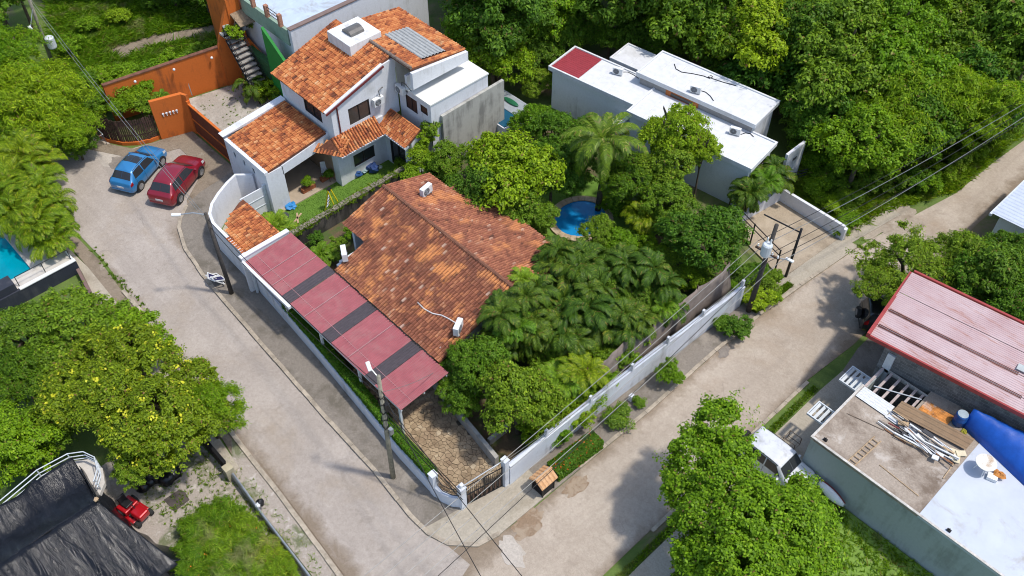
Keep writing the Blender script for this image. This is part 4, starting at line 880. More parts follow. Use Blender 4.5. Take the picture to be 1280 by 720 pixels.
tag(MB().plate([(-9.5,33.85,1.4),(-9.0,34.3,1.4),(-8.7,34.15,1.42),(-8.55,34.5,1.45),(-8.35,34.4,1.45),(-8.35,33.4,1.5),(-9.1,33.3,1.42)],0.03).build('broken_sheet',GREYP),'broken grey sheet with a jagged edge by the workshop front','sheet')
# metal frames standing on the pavement
for i,(x,y) in enumerate(((-9.5,29.0),(-9.45,31.6))):
    F=thing('pipe_stand','low rusty pipe stand on the pavement '+('beside the parked white car' if i==0 else 'below the louvred awnings'),'stand',(x,y,0.1))
    for z in (0.1,0.6): MB().tube([(x-.35,y-.3,z),(x+.35,y-.3,z),(x+.35,y+.3,z),(x-.35,y+.3,z),(x-.35,y-.3,z)],0.022,5).build('rail',plain('rusty_pipe',(0.2,0.15,0.11),0.8,var=0.3),F)
    for dx in (-.35,.35):
        for dy in (-.3,.3): MB().tube([(x+dx,y+dy,0.1),(x+dx,y+dy,0.6)],0.022,5).build('leg',plain('rusty_pipe',(0.2,0.15,0.11),0.8,var=0.3),F)
# junk on the roof
JW=plain('old_white_sheet',(0.66,0.68,0.69),0.6,var=0.08,scale=3,dirt=(0.4,0.36,0.3),dirt_amt=0.5,dscale=3)
JB=plain('brown_sheet',(0.25,0.165,0.095),0.75,var=0.12,scale=2,dirt=(0.3,0.22,0.15),dirt_amt=0.4)
tag(corrugated((-8.2,31.5,3.27),(0,.82,0),(1.72,0,0),0.015,0.14).build('roofing_sheet',JW),'white corrugated sheet lying beside the pergola beams on the stained roof','sheet')
tag(corrugated((-6.4,31.95,3.36),(0,.85,.03),(3.6,.55,0),0.03,0.28).build('roofing_sheet',JB),'long brown corrugated sheet lying along the stained roof','sheet')
tag(corrugated((-6.5,31.45,3.27),(.1,.42,0),(2.2,-.05,0),0.015,0.14).build('roofing_sheet',JW),'narrow white corrugated sheet beside the long brown sheet','sheet')
RUST=plain('rusted_sheet',(0.55,0.22,0.05),0.8,var=0.4,scale=3,dirt=(0.6,0.55,0.5),dirt_amt=0.9,dscale=0.9,dthr=0.5)
tag(corrugated((-5.6,33.0,3.24),(0,.85,0),(1.45,.1,0.02),0.02,0.16).build('roofing_sheet',RUST),'orange rusted corrugated sheet at the end of the pergola beams','sheet')
rnd=random.Random(17)
junkm=[('grey',plain('junk_grey',(0.25,0.25,0.25),0.6,0.3)),('white',JW),('dark',plain('junk_dark',(0.05,0.05,0.055),0.6)),('dark red',plain('junk_red',(0.2,0.04,0.04),0.7)),('pale wooden',WOODLT),('rusty',plain('junk_rust',(0.25,0.12,0.06),0.8))]
for i in range(46):
    nm,m_=rnd.choices(junkm,[3,5,3,1,2,1])[0]; x=-6.1+rnd.random()*3.0; y=31.55-0.55*(x+6.1)*0.0+rnd.uniform(-0.75,0.45); l=rnd.uniform(0.5,1.9); a=rnd.gauss(-0.02,0.12); z=3.24+rnd.random()*0.28
    xc=min(max(x,-6.6+l/2),-2.75-l/2); kk=rnd.random()
    if kk<0.55: o=MB().obox((xc,y,z),(l,rnd.uniform(.04,.1),rnd.uniform(.03,.08)),a,0,rnd.uniform(-.03,.03)); nme='plank'
    elif kk<0.85: o=MB().tube([(xc-l/2,y-l/2*a,z),(xc+l/2,y+l/2*a,z+rnd.uniform(0,.06))],rnd.uniform(.02,.04),6); nme='pipe'
    else: o=MB().obox((xc,y,z),(rnd.uniform(.3,.6),rnd.uniform(.2,.35),rnd.uniform(.06,.15)),rnd.uniform(-.6,.6)); nme='scrap_sheet'
    tag(o.build(nme,m_),f'{nm} {nme.replace("_"," ")} in the scrap heap on the stained roof',nme.split('_')[-1],'scrap heap on the stained roof: '+nm+' '+nme.replace('_',' '))
tag(MB().obox((-3.0,31.9,3.26),(0.5,0.75,0.05),0.4).obox((-2.85,32.2,3.31),(0.45,0.3,0.05),0.8).build('cardboard',plain('cream_board',(0.68,0.6,0.42),0.8)),'cream folded board at the end of the scrap heap','board')
tag(MB().tube([(-2.85,31.9,3.23),(-2.75,30.4,3.23)],0.03,5).build('batten',WOODLT),'thin wooden batten along the seam of the two roof colours','batten')
tag(MB().tube([(-5.2,28.9,3.22),(-3.05,28.75,3.22)],0.025,5).build('batten',WOODLT),'thin pale batten lying alone on the stained roof near its edge','batten')
tag(MB().tube([(-7.9,30.3,3.22),(-6.1,30.75,3.22)],0.02,5).build('rod',plain('rusty_pipe',(0.2,0.15,0.11),0.8)),'thin rusty rod lying alone on the stained roof','rod')
LD=thing('wooden_ladder','wooden ladder lying flat across the stained roof edge','ladder',(-6.2,28.9,3.22))
for d in (0,0.36): MB().tube([(-6.35+d,27.95,3.24),(-6.35+d+.12,30.1,3.24)],0.03,5).build('stile',WOODLT,LD)
for k in range(7): y=28.15+.29*k; MB().tube([(-6.35+(y-27.95)*.055,y,3.26),(-5.99+(y-27.95)*.055,y,3.26)],0.028,5).build('rung',WOODLT,LD)
BLUE=plain('blue_tarpaulin',(0.008,0.085,0.42),0.45,var=0.12,scale=2.2,bs=0.3)
TP=MB(); nx,nyy=18,7
for i in range(nx+1):
    for j in range(nyy+1):
        x=-3.62+3.9*i/nx; f=j/nyy; y=32.72+(1-i/nx)*0.98*(1-f)+(1.75+.5*i/nx)*f-(0.28*f*(1-i/nx)); z=3.3+0.95*math.sin(min(1,f*1.15)*math.pi/2)**0.8+0.02*math.sin(i*1.9+j)+0.015*math.sin(i*.8-j*2)
        if j==0: z=3.23
        TP.v.append((x,y,z))
for i in range(nx):
    for j in range(nyy): a=i*(nyy+1)+j; TP.f.append((a,a+nyy+1,a+nyy+2,a+1))
o=TP.build('blue_tarp',BLUE,smooth=True); tag(o,'bright blue tarpaulin draped over a heap against the block wall','tarp'); o.modifiers.new('t','SOLIDIFY').thickness=0.01
DR=thing('plastic_drum','blue plastic drum standing beside the blue tarpaulin','drum',(-3.85,33.75,3.2))
MB().lathe([(0.27,0),(0.30,0.08),(0.30,0.35),(0.315,0.38),(0.30,0.41),(0.30,0.7),(0.27,0.78)],(-3.85,33.75,3.2),16).build('body',plain('blue_drum',(0.01,0.07,0.25),0.4),DR,smooth=True)
MB().lathe([(0.255,0.781),(0.255,0.80)],(-3.85,33.75,3.2),16).build('water',plain('drum_water',(0.35,0.42,0.45),0.1),DR)
TB=thing('round_table','round white plastic table with rusty stains standing on the white roof half','table',(-1.75,32.1,3.22))
MB().lathe([(0.43,0.66),(0.48,0.68),(0.48,0.705),(0.45,0.71)],(-1.75,32.1,3.22),20).build('tabletop',plain('stained_table_top',(0.70,0.68,0.60),0.6,var=0.05,dirt=(0.35,0.17,0.05),dirt_amt=0.9,dscale=1.6,dthr=0.52),TB)
for a in range(4): c,s=math.cos(a*1.57+.5),math.sin(a*1.57+.5); MB().tube([(-1.75+.2*c,32.1+.2*s,3.22+.66),(-1.75+.36*c,32.1+.36*s,3.22)],0.025,5).build('leg',PLASTICW,TB)
tag(MB().blob((-1.05,32.35,3.42),0.24,5,9,6,.3,(1.2,.8,.55)).build('scrap_lump',RUST),'rusty lump of scrap at the foot of the blue tarpaulin','scrap')
tag(MB().obox((-1.2,32.05,3.32),(0.45,0.35,0.2),.3).build('crate',PLASTICW),'small white crate beside the round table','crate')
tag(MB().blob((-3.35,33.35,3.35),0.17,9,8,6,.25).build('jerrycan',plain('yellow_black_can',(0.3,0.27,0.02),0.5)),'small yellow can between the drum and the blue tarpaulin','can')
# building with the red sheet roof
B4=thing('red_roofed_building','grey block building under a faded red sheet roof with rusty seams','building',(-9.5,33.95,0))
def block_mat():
    m,t,b=nodes('grey_block_wall'); p=wpos(t); br=N(t,'ShaderNodeTexBrick'); 
    mp=t.nodes.new('ShaderNodeCombineXYZ'); sx=t.nodes.new('ShaderNodeSeparateXYZ'); t.links.new(p,sx.inputs[0])
    ad=N(t,'ShaderNodeMath',operation='ADD'); t.links.new(sx.outputs[0],ad.inputs[0]); t.links.new(sx.outputs[1],ad.inputs[1])
    t.links.new(ad.outputs[0],mp.inputs[0]); t.links.new(sx.outputs[2],mp.inputs[1]); t.links.new(mp.outputs[0],br.inputs['Vector'])
    br.inputs['Scale'].default_value=1.0; br.inputs['Brick Width'].default_value=0.4; br.inputs['Row Height'].default_value=0.2; br.inputs['Mortar Size'].default_value=0.015
    br.inputs['Color1'].default_value=(0.10,0.10,0.10,1); br.inputs['Color2'].default_value=(0.15,0.15,0.145,1); br.inputs['Mortar'].default_value=(0.2,0.2,0.19,1)
    n=noise(t,1.1,7,.7,p); f=ramp(t,n,[(0.5,(0,0,0)),(0.66,(0.6,)*3)]); c=mix(t,f,br.outputs[0],(0.32,0.32,0.31))
    t.links.new(c,b.inputs['Base Color']); b.inputs['Roughness'].default_value=0.95; bump(t,b,br.outputs[1],-0.5,0.02); return m
BLOCK=block_mat()
MB().wallx(34.4,34.6,-8.6,8,0,4.98).build('block_wall',BLOCK,B4); MB().wallx(39.4,39.6,-8.6,8,0,4.98).build('block_wall',BLOCK,B4)
MB().wally(-8.6,-8.4,34.6,39.4,0,4.98,[(35.2,36.4,0,2.1),(37.2,38.6,0.9,2.1)]).build('front_wall',BLOCK,B4)
MB().box(-8.54,-8.46,35.22,36.38,0.02,2.08).build('door',BROWNWOOD,B4)
MB().box(-8.54,-8.48,37.22,38.58,0.92,2.08).build('window',GLASS,B4)
def redroof_mat():
    m,t,b=nodes('faded_red_sheet'); p=wpos(t)
    n=noise(t,0.6,5,.6,p); c=ramp(t,n,[(0.3,(0.44,0.29,0.285)),(0.7,(0.54,0.415,0.41))])
    n2=noise(t,1.0,7,.75,vmul(t,p,(0.35,2.6,1)),.5); f=ramp(t,n2,[(0.53,(0,0,0)),(0.64,(0.75,)*3)]); c=mix(t,f,c,(0.36,0.15,0.09))
    t.links.new(c,b.inputs['Base Color']); b.inputs['Roughness'].default_value=0.45; b.inputs['Specular IOR Level'].default_value=0.5; return m
RED=redroof_mat(); REDT=plain('red_trim',(0.33,0.045,0.04),0.5,var=0.15)
RUSTED=plain('rust_strip',(0.16,0.05,0.03),0.8,var=0.4,scale=4)
YR=[(34.05,35.0),(35.0,36.35),(36.35,37.9),(37.9,39.75)]
def rz_(y): return 5.1+(y-34.05)*0.05
for i,(a,b) in enumerate(YR):
    for j,(xa,xb) in enumerate(((-9.5,-5.6),(-5.6,-1.9),(-1.9,8.0))):
        # stepped "tile profile" sheets: ribs along Y, small steps along X
        mb=MB(); ny_=max(3,int((b-a)/0.14)); 
        for k in range(ny_):
            y0=a+0.015+(b-a-.03)*k/ny_; y1=a+0.015+(b-a-.03)*(k+0.72)/ny_; y2=a+.015+(b-a-.03)*(k+1)/ny_
            zz=0.012*j+0.004*i
            mb.v += [(xa,y0,rz_(y0)+zz),(xb,y0,rz_(y0)+zz),(xa,y0+.02,rz_(y0)+zz+.02),(xb,y0+.02,rz_(y0)+zz+.02),(xa,y1,rz_(y1)+zz+.02),(xb,y1,rz_(y1)+zz+.02),(xa,y2,rz_(y2)+zz),(xb,y2,rz_(y2)+zz)]
            n=len(mb.v)-8; mb.f += [(n,n+1,n+3,n+2),(n+2,n+3,n+5,n+4),(n+4,n+5,n+7,n+6)]
        mb.build('roof_sheet',RED,B4)
    if i>0 and i<3:
        for dy in (-0.10,0.06): MB().plate([(-9.4,a+dy-.022,rz_(a)+.055),(-1.6-.6*i,a+dy-.022,rz_(a)+.055),(-1.6-.6*i,a+dy+.022,rz_(a)+.058),(-9.4,a+dy+.022,rz_(a)+.058)],0.02).build('rusty_seam',RUSTED,B4)
MB().box(-9.62,-9.45,33.95,39.85,4.98,5.3).build('verge_trim',REDT,B4)
MB().box(-9.44,8,33.93,34.04,4.96,5.2).build('eave_trim',REDT,B4)
MB().box(-9.44,8,39.76,39.9,5.23,5.5).build('ridge_trim',REDT,B4)
MB().box(-3.0,-1.9,36.5,36.95,5.34,5.38).build('patch_sheet',plain('grey_patch',(0.42,0.45,0.44),0.5),B4)
B4.location=(-9.4,33.62,0); B4.rotation_euler=(0,0,R(8)); B4.scale=(1,.91,1)
# sheet roof at the far right edge
B5=thing('shed','shed with a pale corrugated roof beside the far end of the street','shed',(-7.5,52.5,0))
MB().box(-9.7,-5.4,49.8,55.6,0,2.75).build('walls',WALLG,B5)
corrugated((-10.1,49.3,2.9),(0,6.6,0),(5.2,0,.25),0.03,0.3).build('roof_sheet',plain('pale_blue_sheet',(0.55,0.6,0.68),0.5,.2,var=.06),B5)
MB().box(-10.2,-10.05,49.2,56.0,2.72,2.9).build('gutter',GREYP,B5)
# ---------------------------------------------------------------- left edge: pool terrace
B6=thing('pool_terrace','raised pale terrace with a turquoise pool and a navy side wall at the left edge','pool',(-50,3,0))
PALE=plain('pale_terrace_tiles',(0.56,0.52,0.46),0.6,var=0.08,scale=2,dirt=(0.38,0.33,0.27),dirt_amt=0.5,dscale=1)
MB().box(-60,-46.6,5.9,7.9,0,1.0).box(-47.35,-46.6,-8,5.9,0,1.0).box(-60,-47.35,-8,5.9,0,0.2).build('terrace',PALE,B6)
MB().box(-60,-47.55,-8,5.7,0.2,0.86).build('pool_water',water_mat('turquoise_water',(0.0,0.27,0.36)),B6)
MB().box(-60,-47.35,5.7,5.9,1.0-0.8,1.02).box(-47.55,-47.35,-8,5.7,0.2,1.02).build('pool_edge',plain('pale_edge_tile',(0.5,0.47,0.42),.6),B6)
NAVY=streaked('navy_wall',(0.035,0.04,0.055),(0.09,0.09,0.10),0.5,thr=.5)
MB().box(-46.6,-46.4,-8,7.95,0,1.0).build('navy_wall',NAVY,B6)
MB().box(-46.62,-46.36,4.5,7.95,1.0,1.06).build('coping',PLASTICW,B6)
MB().box(-47.4,-46.5,-8,4.4,1.0,1.55).build('navy_parapet',NAVY,B6)
for y in (4.6,6.2,7.8): MB().tube([(-46.75,y,1.0),(-46.75,y,1.75)],0.025,5).build('rail_post',BLACK,B6)
MB().tube([(-46.75,4.6,1.75),(-46.75,7.8,1.75)],0.025,5).build('rail',BLACK,B6)
MB().box(-48.5,-46.6,7.8,7.9,1.0,1.15).build('upstand',PLASTICW,B6)
# ---------------------------------------------------------------- lower left: house wrapped in black plastic
B7=thing('tarped_building','building corner wrapped in glossy black plastic sheeting with a railed balcony','building',(-29.5,-1,0))
MB().box(-32.2,-25.6,-7,0.9,0,1.6).build('walls',WALLG,B7)
MB().prism([(-32.4,-7),(-32.4,1.3),(-31.9,2.0),(-31.0,2.2),(-30.2,1.9),(-29.6,1.2),(-29.6,-7)],2.1,2.35).build('balcony_slab',PALE,B7)
def plastic():
    m,t,b=nodes('black_plastic_sheet'); p=wpos(t); n=noise(t,2.0,5,.6,p,.5); t.links.new(ramp(t,n,[(0.3,(0.006,0.007,0.009)),(0.7,(0.014,0.015,0.019))]),b.inputs['Base Color'])
    b.inputs['Roughness'].default_value=0.24; b.inputs['Specular IOR Level'].default_value=0.32
    n2=noise(t,1.0,6,.62,vmul(t,p,(0.55,2.8,.55)),1.2); bump(t,b,n2,0.85,0.10); return m
PLAS=plastic()
def drape(fn,nu,nv,name,mat,root,th=0.012):
    mb=MB()
    for i in range(nu+1):
        for j in range(nv+1): mb.v.append(fn(i/nu,j/nv))
    for i in range(nu):
        for j in range(nv): a=i*(nv+1)+j; mb.f.append((a,a+nv+1,a+nv+2,a+1))
    o=mb.build(name,mat,root,smooth=True); o.modifiers.new('t','SOLIDIFY').thickness=th; return o
rnd=random.Random(2)
def rear(u,v):   # behind the ridge, from the ridge (v=0) back over the balcony edge (v=1); u along -y from the apex
    y=1.15-8.6*u+0.25*v*(1-u); edge=-31.75-0.25*math.sin(u*7+1)-.25*(1 if u>.2 else 0)
    x=-29.0+(edge+29.0)*v
    z=3.15-0.62*math.sin(min(1,v*1.05)*math.pi*0.75)+0.42*max(0,v-.55)/.45*(0.75+.25*math.sin(u*16))+0.07*math.sin(u*29+v*2)*v+.04*math.sin(v*9-u*17)
    return (x,y,max(z,2.46))
drape(rear,56,20,'rear_sheet',PLAS,B7)
def pleat(q): q=q%1.0; return (q/.72 if q<.72 else (1-q)/.28)
def front(u,v):  # front slope from the ridge down; pleats run down the slope
    y=1.15-8.6*u+(1.2*(1-u)**3)*v; x=-28.98+4.3*v+0.2*v*math.sin(u*5)
    q=u*7.2+.22*v+.15*math.sin(u*11)
    z=3.17-1.75*v**0.92+0.16*pleat(q)*(0.25+v)*(1.1-.6*v)+0.03*math.sin(u*67+v*3)*(.3+v)+.05*math.sin(u*31-v*7)*v
    return (x,y,max(z,.35))
drape(front,150,20,'front_sheet',PLAS,B7)
def side(u,v):   # gable end hanging from the apex
    x=-31.6+6.7*u; top=(2.75+0.4*u/.4) if u<0.4 else 3.15-1.72*((u-0.4)/0.6)
    y=1.18+0.9*v*(0.35+u*.75)+0.06*math.sin(u*30+v*2)*v
    return (x,y+(1.15*max(0,(u-.4)/.6)**2.2 if u>.4 else .25*(1-u/.4)),max(0.25,top-(top-0.6)*v+0.05*math.sin(u*43)*v))
drape(side,60,10,'end_sheet',PLAS,B7)
tag(MB().blob((-25.2,2.3,.35),.55,61,12,7,.25,(1.3,.9,.5)).build('plastic_bundle',PLAS,smooth=True),'crumpled black plastic bundle at the low end of the wrapped building','plastic')
tag(MB().blob((-28.98,1.15,3.26),0.11,3,8,5,.3).build('ridge_knot',WOODLT),'pale knot tying the black plastic at the ridge end','knot')
for zz in (2.75,3.0,3.3):
    MB().tube([(-31.5,-4.0,zz),(-31.9,-2.2,zz),(-32.3,-0.15,zz),(-32.15,1.3,zz),(-31.75,1.9,zz),(-31.1,2.15,zz),(-30.4,1.95,zz),(-29.9,1.5,zz)],0.028,6).build('balcony_rail',GREYP,B7)
for p in ((-31.9,-2.2),(-32.3,-0.15),(-32.15,1.3),(-31.1,2.15),(-30.0,1.6)): MB().tube([(*p,2.3),(*p,3.32)],0.03,6).build('rail_post',GREYP,B7)
# low yard wall with the dark gate
YW=thing('yard_wall','low yard wall with grey pipe coping along the gravel verge','wall',(-25,6.8,0))
wallrun(MB(),[(-27.7,6.95),(-24.5,6.75),(-21,6.6),(-14,6.2)],0.55,-0.14).build('wall_panel',CONC,YW)
MB().tube([(-27.6,6.88,0.62),(-24.5,6.68,0.62),(-21,6.53,0.62),(-14,6.13,0.62)],0.055,8).build('coping_pipe',STEEL,YW)
MB().box(-28.1,-27.65,6.6,7.05,0,0.95).build('pier',plain('ochre_pier',(0.42,0.37,0.25),.9,var=.15),YW,bevel=.02)
DG=thing('sliding_gate','long dark metal sliding gate beside the flowering tree','gate',(-30.5,6.9,0))
MB().box(-33.6,-28.15,6.82,6.92,0.15,1.0).build('gate_panel',BLACK,DG); MB().box(-33.6,-28.15,6.79,6.95,1.0,1.06).build('top_rail',BLACK,DG)
k=0
while k<22: MB().box(-33.5+.24*k,-33.46+.24*k,6.76,6.815,0.15,1.0).build('bar',DARKFRAME,DG); k+=1
tag(wallrun(MB(),[(-46.2,7.9),(-43.3,7.45),(-38,7.0),(-34,6.9)],0.55,-0.2).build('retaining_wall',streaked('maroon_stained_wall',(0.20,0.13,0.11),(0.07,0.05,0.05),.6)),'low dark red-brown retaining wall between the leafy slope and the pavement','wall')

# ---------------------------------------------------------------- oval garden pool
OPL=thing('oval_pool','oval blue garden pool with a sandstone rim below the coconut palm','pool',(-28.6,33.2,0))
c=(-28.7,33.3); rr=MB(); seg=28
SAND=tile_mat('sandstone_rim',[(0.0,(0.36,0.27,0.17)),(0.5,(0.50,0.40,0.27)),(1.0,(0.6,0.52,0.4))],(0.3,0.2,0.12),.5,.5,1.0)
for k in range(seg):
    a0=2*math.pi*(k+.03)/seg;a1=2*math.pi*(k+.97)/seg
    P=lambda a,rx,ry:(c[0]+rx*math.cos(a),c[1]+ry*math.sin(a))
    MB().prism([P(a0,1.55,1.75),P(a1,1.55,1.75),P(a1,2.0,2.2),P(a0,2.0,2.2)],0.0,0.13+0.006*(k%3)).build('rim_stone',SAND,OPL)
MB().prism([P(2*math.pi*k/32,1.56,1.76) for k in range(32)],0.0,0.07).build('pool_water',water_mat('blue_pool_water',(0.012,0.26,0.60)),OPL)
# ---------------------------------------------------------------- poles, lamps, cables
def lamp_head(root, tip, d):
    p=Vector(tip); M=MB(); a=math.atan2(d.y,d.x)
    M.obox(p,(0.5,0.19,0.1),a,0,R(-6)); M.build('lamp_head',PLASTICW,root,bevel=.03)
def pole(name,label,base,top,r0,r1,mat):
    P=thing(name,label,'utility pole',base)
    MB().tube([base,Vector(base).lerp(Vector(top),.5),top],r0,10,r1).build('shaft',mat,P,smooth=True)
    return P
def gv(u,v,z=0): x,y=G(u,v,z); return Vector((x,y,z))
bA=gv(491.7,598); tA=gv(473,470,8.6); tA=Vector((bA.x+(tA.x-bA.x)*1,bA.y+(tA.y-bA.y)*1,8.6))
PA=pole('utility_pole','tall mossy utility pole rising in front of the red carport near the corner',bA,tA,.14,.095,POLE)
MB().tube([tA-Vector((0,0,.15)),gv(462,459,8.75)],.035,6).build('lamp_arm',STEEL,PA); lamp_head(PA,gv(461,458,8.78),Vector((-1,.4,0)))
rnd=random.Random(6)
for k in range(5):
    q=bA.lerp(tA,.55+.07*k); MB().tube([q+Vector((.16*math.cos(t+k),.16*math.sin(t+k),.1*math.sin(t*3))) for t in [i*.7 for i in range(10)]],.025,5).build('cable_loop',WIRE,PA)
q=bA.lerp(tA,.74); MB().obox(q+Vector((.2,.1,0)),(.22,.22,.5)).build('junction_box',BLACK,PA)
q=bA.lerp(tA,.5); MB().obox(q+Vector((.16,.14,0)),(.2,.2,.4)).build('meter_box',STEEL,PA)
bB=gv(290,368); tB=gv(256.7,266.7,6.65)
PB=pole('street_lamp','dark leaning street lamp pole beside the white curved wall',bB,tB,.14,.09,POLED)
arm=gv(226,268,6.75); MB().tube([tB-Vector((0,0,.1)),(tB+arm)/2+Vector((0,0,.08)),arm],.035,6).build('lamp_arm',STEEL,PB); lamp_head(PB,gv(220,268.5,6.75),(arm-tB))
bR=gv(935,390); tR=gv(971,281,7.2)
PR=pole('utility_pole','dark utility pole carrying a grey transformer by the concrete ramp',bR,tR,.16,.11,POLED)
q=bR.lerp(tR,.80); tp=gv(958,312,5.6)
MB().lathe([(.25,-.42),(.28,-.36),(.28,.36),(.22,.44)],tp,14).build('transformer',GREYP,PR,smooth=False)
for dx in (-.12,.1): MB().lathe([(.05,0),(.06,.08),(.035,.16),(.055,.24),(.03,.34)],tp+Vector((dx,.08,.44)),8).build('bushing',PLASTICW,PR)
ca=bR.lerp(tR,.72); ey=Vector((0,1,0)); ex=Vector((1,0,0))
for h in (.70,): 
    z=bR.lerp(tR,h); MB().obox(z,(1.5,.1,.1),R(5)).build('cross_arm',BROWNWOOD,PR)
    for dx in (-.65,-.3,.3,.65): MB().lathe([(.04,0),(.06,.05),(.03,.12),(.05,.18)],z+Vector((dx,0,.06)),8).build('insulator',PLASTICW,PR)
lh=gv(987,325,4.7); MB().tube([bR.lerp(tR,.66),lh],.035,6).build('lamp_arm',STEEL,PR); lamp_head(PR,lh,Vector((1,0,0)))
bS=gv(981.7,347); tS=gv(1002,286,4.15)
PS=pole('utility_pole','short black steel post between the transformer pole and the ramp',bS,tS,.09,.07,BLACK)
MB().tube([tS-Vector((0,0,.3)),gv(955,268,4.6)],.045,6).build('brace',BLACK,PS)
bL=gv(66,80); tL=gv(30,-18,6.7)
PL=pole('utility_pole','utility pole with a transformer standing in the trees at the top left',bL,tL,.15,.1,POLE)
tp=gv(71,66,1.9)+Vector((0,0,0)); tp=bL.lerp(tL,.3)+Vector((.38,.3,0))
MB().lathe([(.3,-.45),(.33,-.38),(.33,.38),(.25,.46)],tp,14).build('transformer',GREYP,PL)
lh=gv(38,35,4.8); MB().tube([bL.lerp(tL,.72),lh],.03,6).build('lamp_arm',STEEL,PL); lamp_head(PL,lh,Vector((-1,0,0)))
def cable(a,b,sag,label,r=.018,mat=WIRE,group=None,n=14):
    a,b=Vector(a),Vector(b); P=[a.lerp(b,i/n)-Vector((0,0,sag*4*(i/n)*(1-i/n))) for i in range(n+1)]
    return tag(MB().tube(P,r,5).build('overhead_cable',mat),label,'cable',group)
for i,(dx,dz) in enumerate(((-.75,0),(-.35,0),(.35,0),(.75,-.6),(.2,-.9))):
    a=bR.lerp(tR,.72)+Vector((dx,0,.22+dz)); b=gv(395+i*16,760+i*5,6.9); b.z=6.4-.2*i
    cable(a,b,.35,'overhead cable running above the boundary wall from the transformer pole',.016,WIREG if i<4 else WIRE,'cables above the boundary wall')
    cable(a,gv(1330,92+i*7,6.6),.5,'overhead cable running from the transformer pole up the far street',.018,WIREG if i%2 else WIRE,'cables along the far street')
cable(tA-Vector((0,0,.8)),tB-Vector((0,0,.4)),.5,'thin overhead cable from the corner pole to the street lamp')
cable(tA-Vector((0,0,1.6)),tB-Vector((0,0,1.0)),.7,'lower overhead cable from the corner pole to the street lamp')
cable(tB-Vector((0,0,.3)),tL-Vector((0,0,.9)),.5,'upper overhead cable from the street lamp over the parked cars',.016,WIREG)
cable(tB-Vector((0,0,.7)),tL-Vector((0,0,1.5)),.7,'lower overhead cable from the street lamp over the parked cars',.016,WIREG)
for i in range(3): cable(tA-Vector((0,0,2.2+.5*i)),(-18.4+.1*i,14.0,2.0-.3*i),.25,'black cable dropping from the corner pole to the gate pier',.02,WIRE,'cables dropping to the gate pier')
for i in range(2): cable(tA-Vector((0,0,1.0+.6*i)),gv(640+70*i,790,5.5),.3,'overhead cable leaving the corner pole across the junction',.018,WIRE,'cables across the junction')
cable(tA-Vector((0,0,1.2)),(-24.0,17.2,3.0),.2,'thin cable from the corner pole to the carport',.012,WIREG)

# ---------------------------------------------------------------- cars
def lerp(a,b,t): return a+(b-a)*t
TYRE=plain('tyre_rubber',(0.02,0.02,0.02),.85); RIM=plain('alloy_rim',(0.42,0.42,0.42),.35,.8); CHROME=plain('headlamp_glass',(0.6,0.62,0.64),.1,.2); TAILR=plain('tail_lamp_red',(0.25,0.01,0.01),.25); PLATE=plain('number_plate',(0.7,0.7,0.7),.5); PLASTB=plain('black_trim',(0.02,0.02,0.022),.6)
def paint(name,col): return plain(name,col,.32,.15,var=.03,scale=1,spec=.5,coat=.8)
# station: x, half width, sill z, mid z, belt z, belt half width, roof-edge z, roof half width, crown z
CAR_A=[(0.0,.70,.42,.55,.70,.66,.72,.60,.73),(.08,.82,.30,.60,.92,.80,.95,.70,.96),(.28,.86,.24,.62,1.02,.82,1.08,.70,1.10),(.72,.87,.22,.62,1.00,.83,1.46,.60,1.53),
       (1.25,.88,.21,.62,.97,.84,1.52,.61,1.59),(2.05,.88,.21,.62,.95,.84,1.51,.61,1.58),(2.45,.88,.21,.62,.94,.84,1.43,.62,1.50),(3.10,.88,.21,.62,.95,.82,1.00,.70,1.03),
       (3.70,.87,.22,.60,.86,.80,.90,.68,.94),(4.05,.82,.25,.56,.74,.74,.78,.62,.81),(4.22,.68,.34,.52,.62,.60,.64,.50,.65)]
def sect(s):
    x,w,z0,zm,zb,wb,zr,wr,zc=s
    return [(x,w*.93,z0),(x,w,z0+.12),(x,w*1.01,zm),(x,wb,zb),(x,wr,zr),(x,wr*.72,(zr+zc*2)/3),(x,0,zc)]
def surf(ST,x,t):
    x=min(max(x,ST[0][0]),ST[-1][0])
    for a,b in zip(ST[:-1],ST[1:]):
        if a[0]<=x<=b[0]+1e-6:
            f=(x-a[0])/(b[0]-a[0]); A,B=sect(a),sect(b); i=min(5,int(t)); g=t-i
            P=lambda S_:tuple(lerp(S_[i][k],S_[i+1][k],g) for k in range(3))
            p,q=P(A),P(B); return Vector(tuple(lerp(p[k],q[k],f) for k in range(3)))
def patch(ST,x0,x1,t0,t1,sgn,off=.008,nx=6,nt=4,skew=(0,0)):
    mb=MB()
    for i in range(nx+1):
        for j in range(nt+1):
            f=j/nt; xa=x0+skew[0]*f; xb=x1+skew[1]*f; x=lerp(xa,xb,i/nx); t=lerp(t0,t1,f)
            p=surf(ST,x,t); dx=surf(ST,min(x+.02,ST[-1][0]),t)-surf(ST,max(x-.02,0),t); dt=surf(ST,x,min(t+.05,5.99))-surf(ST,x,max(t-.05,0)); n=dx.cross(dt).normalized()
            if n.dot(Vector((0,1,.4)))<0: n=-n
            p=p+n*off; mb.v.append((p.x,p.y*sgn,p.z))
    for i in range(nx):
        for j in range(nt): a=i*(nt+1)+j; mb.f.append((a,a+nt+1,a+nt+2,a+1))
    return mb
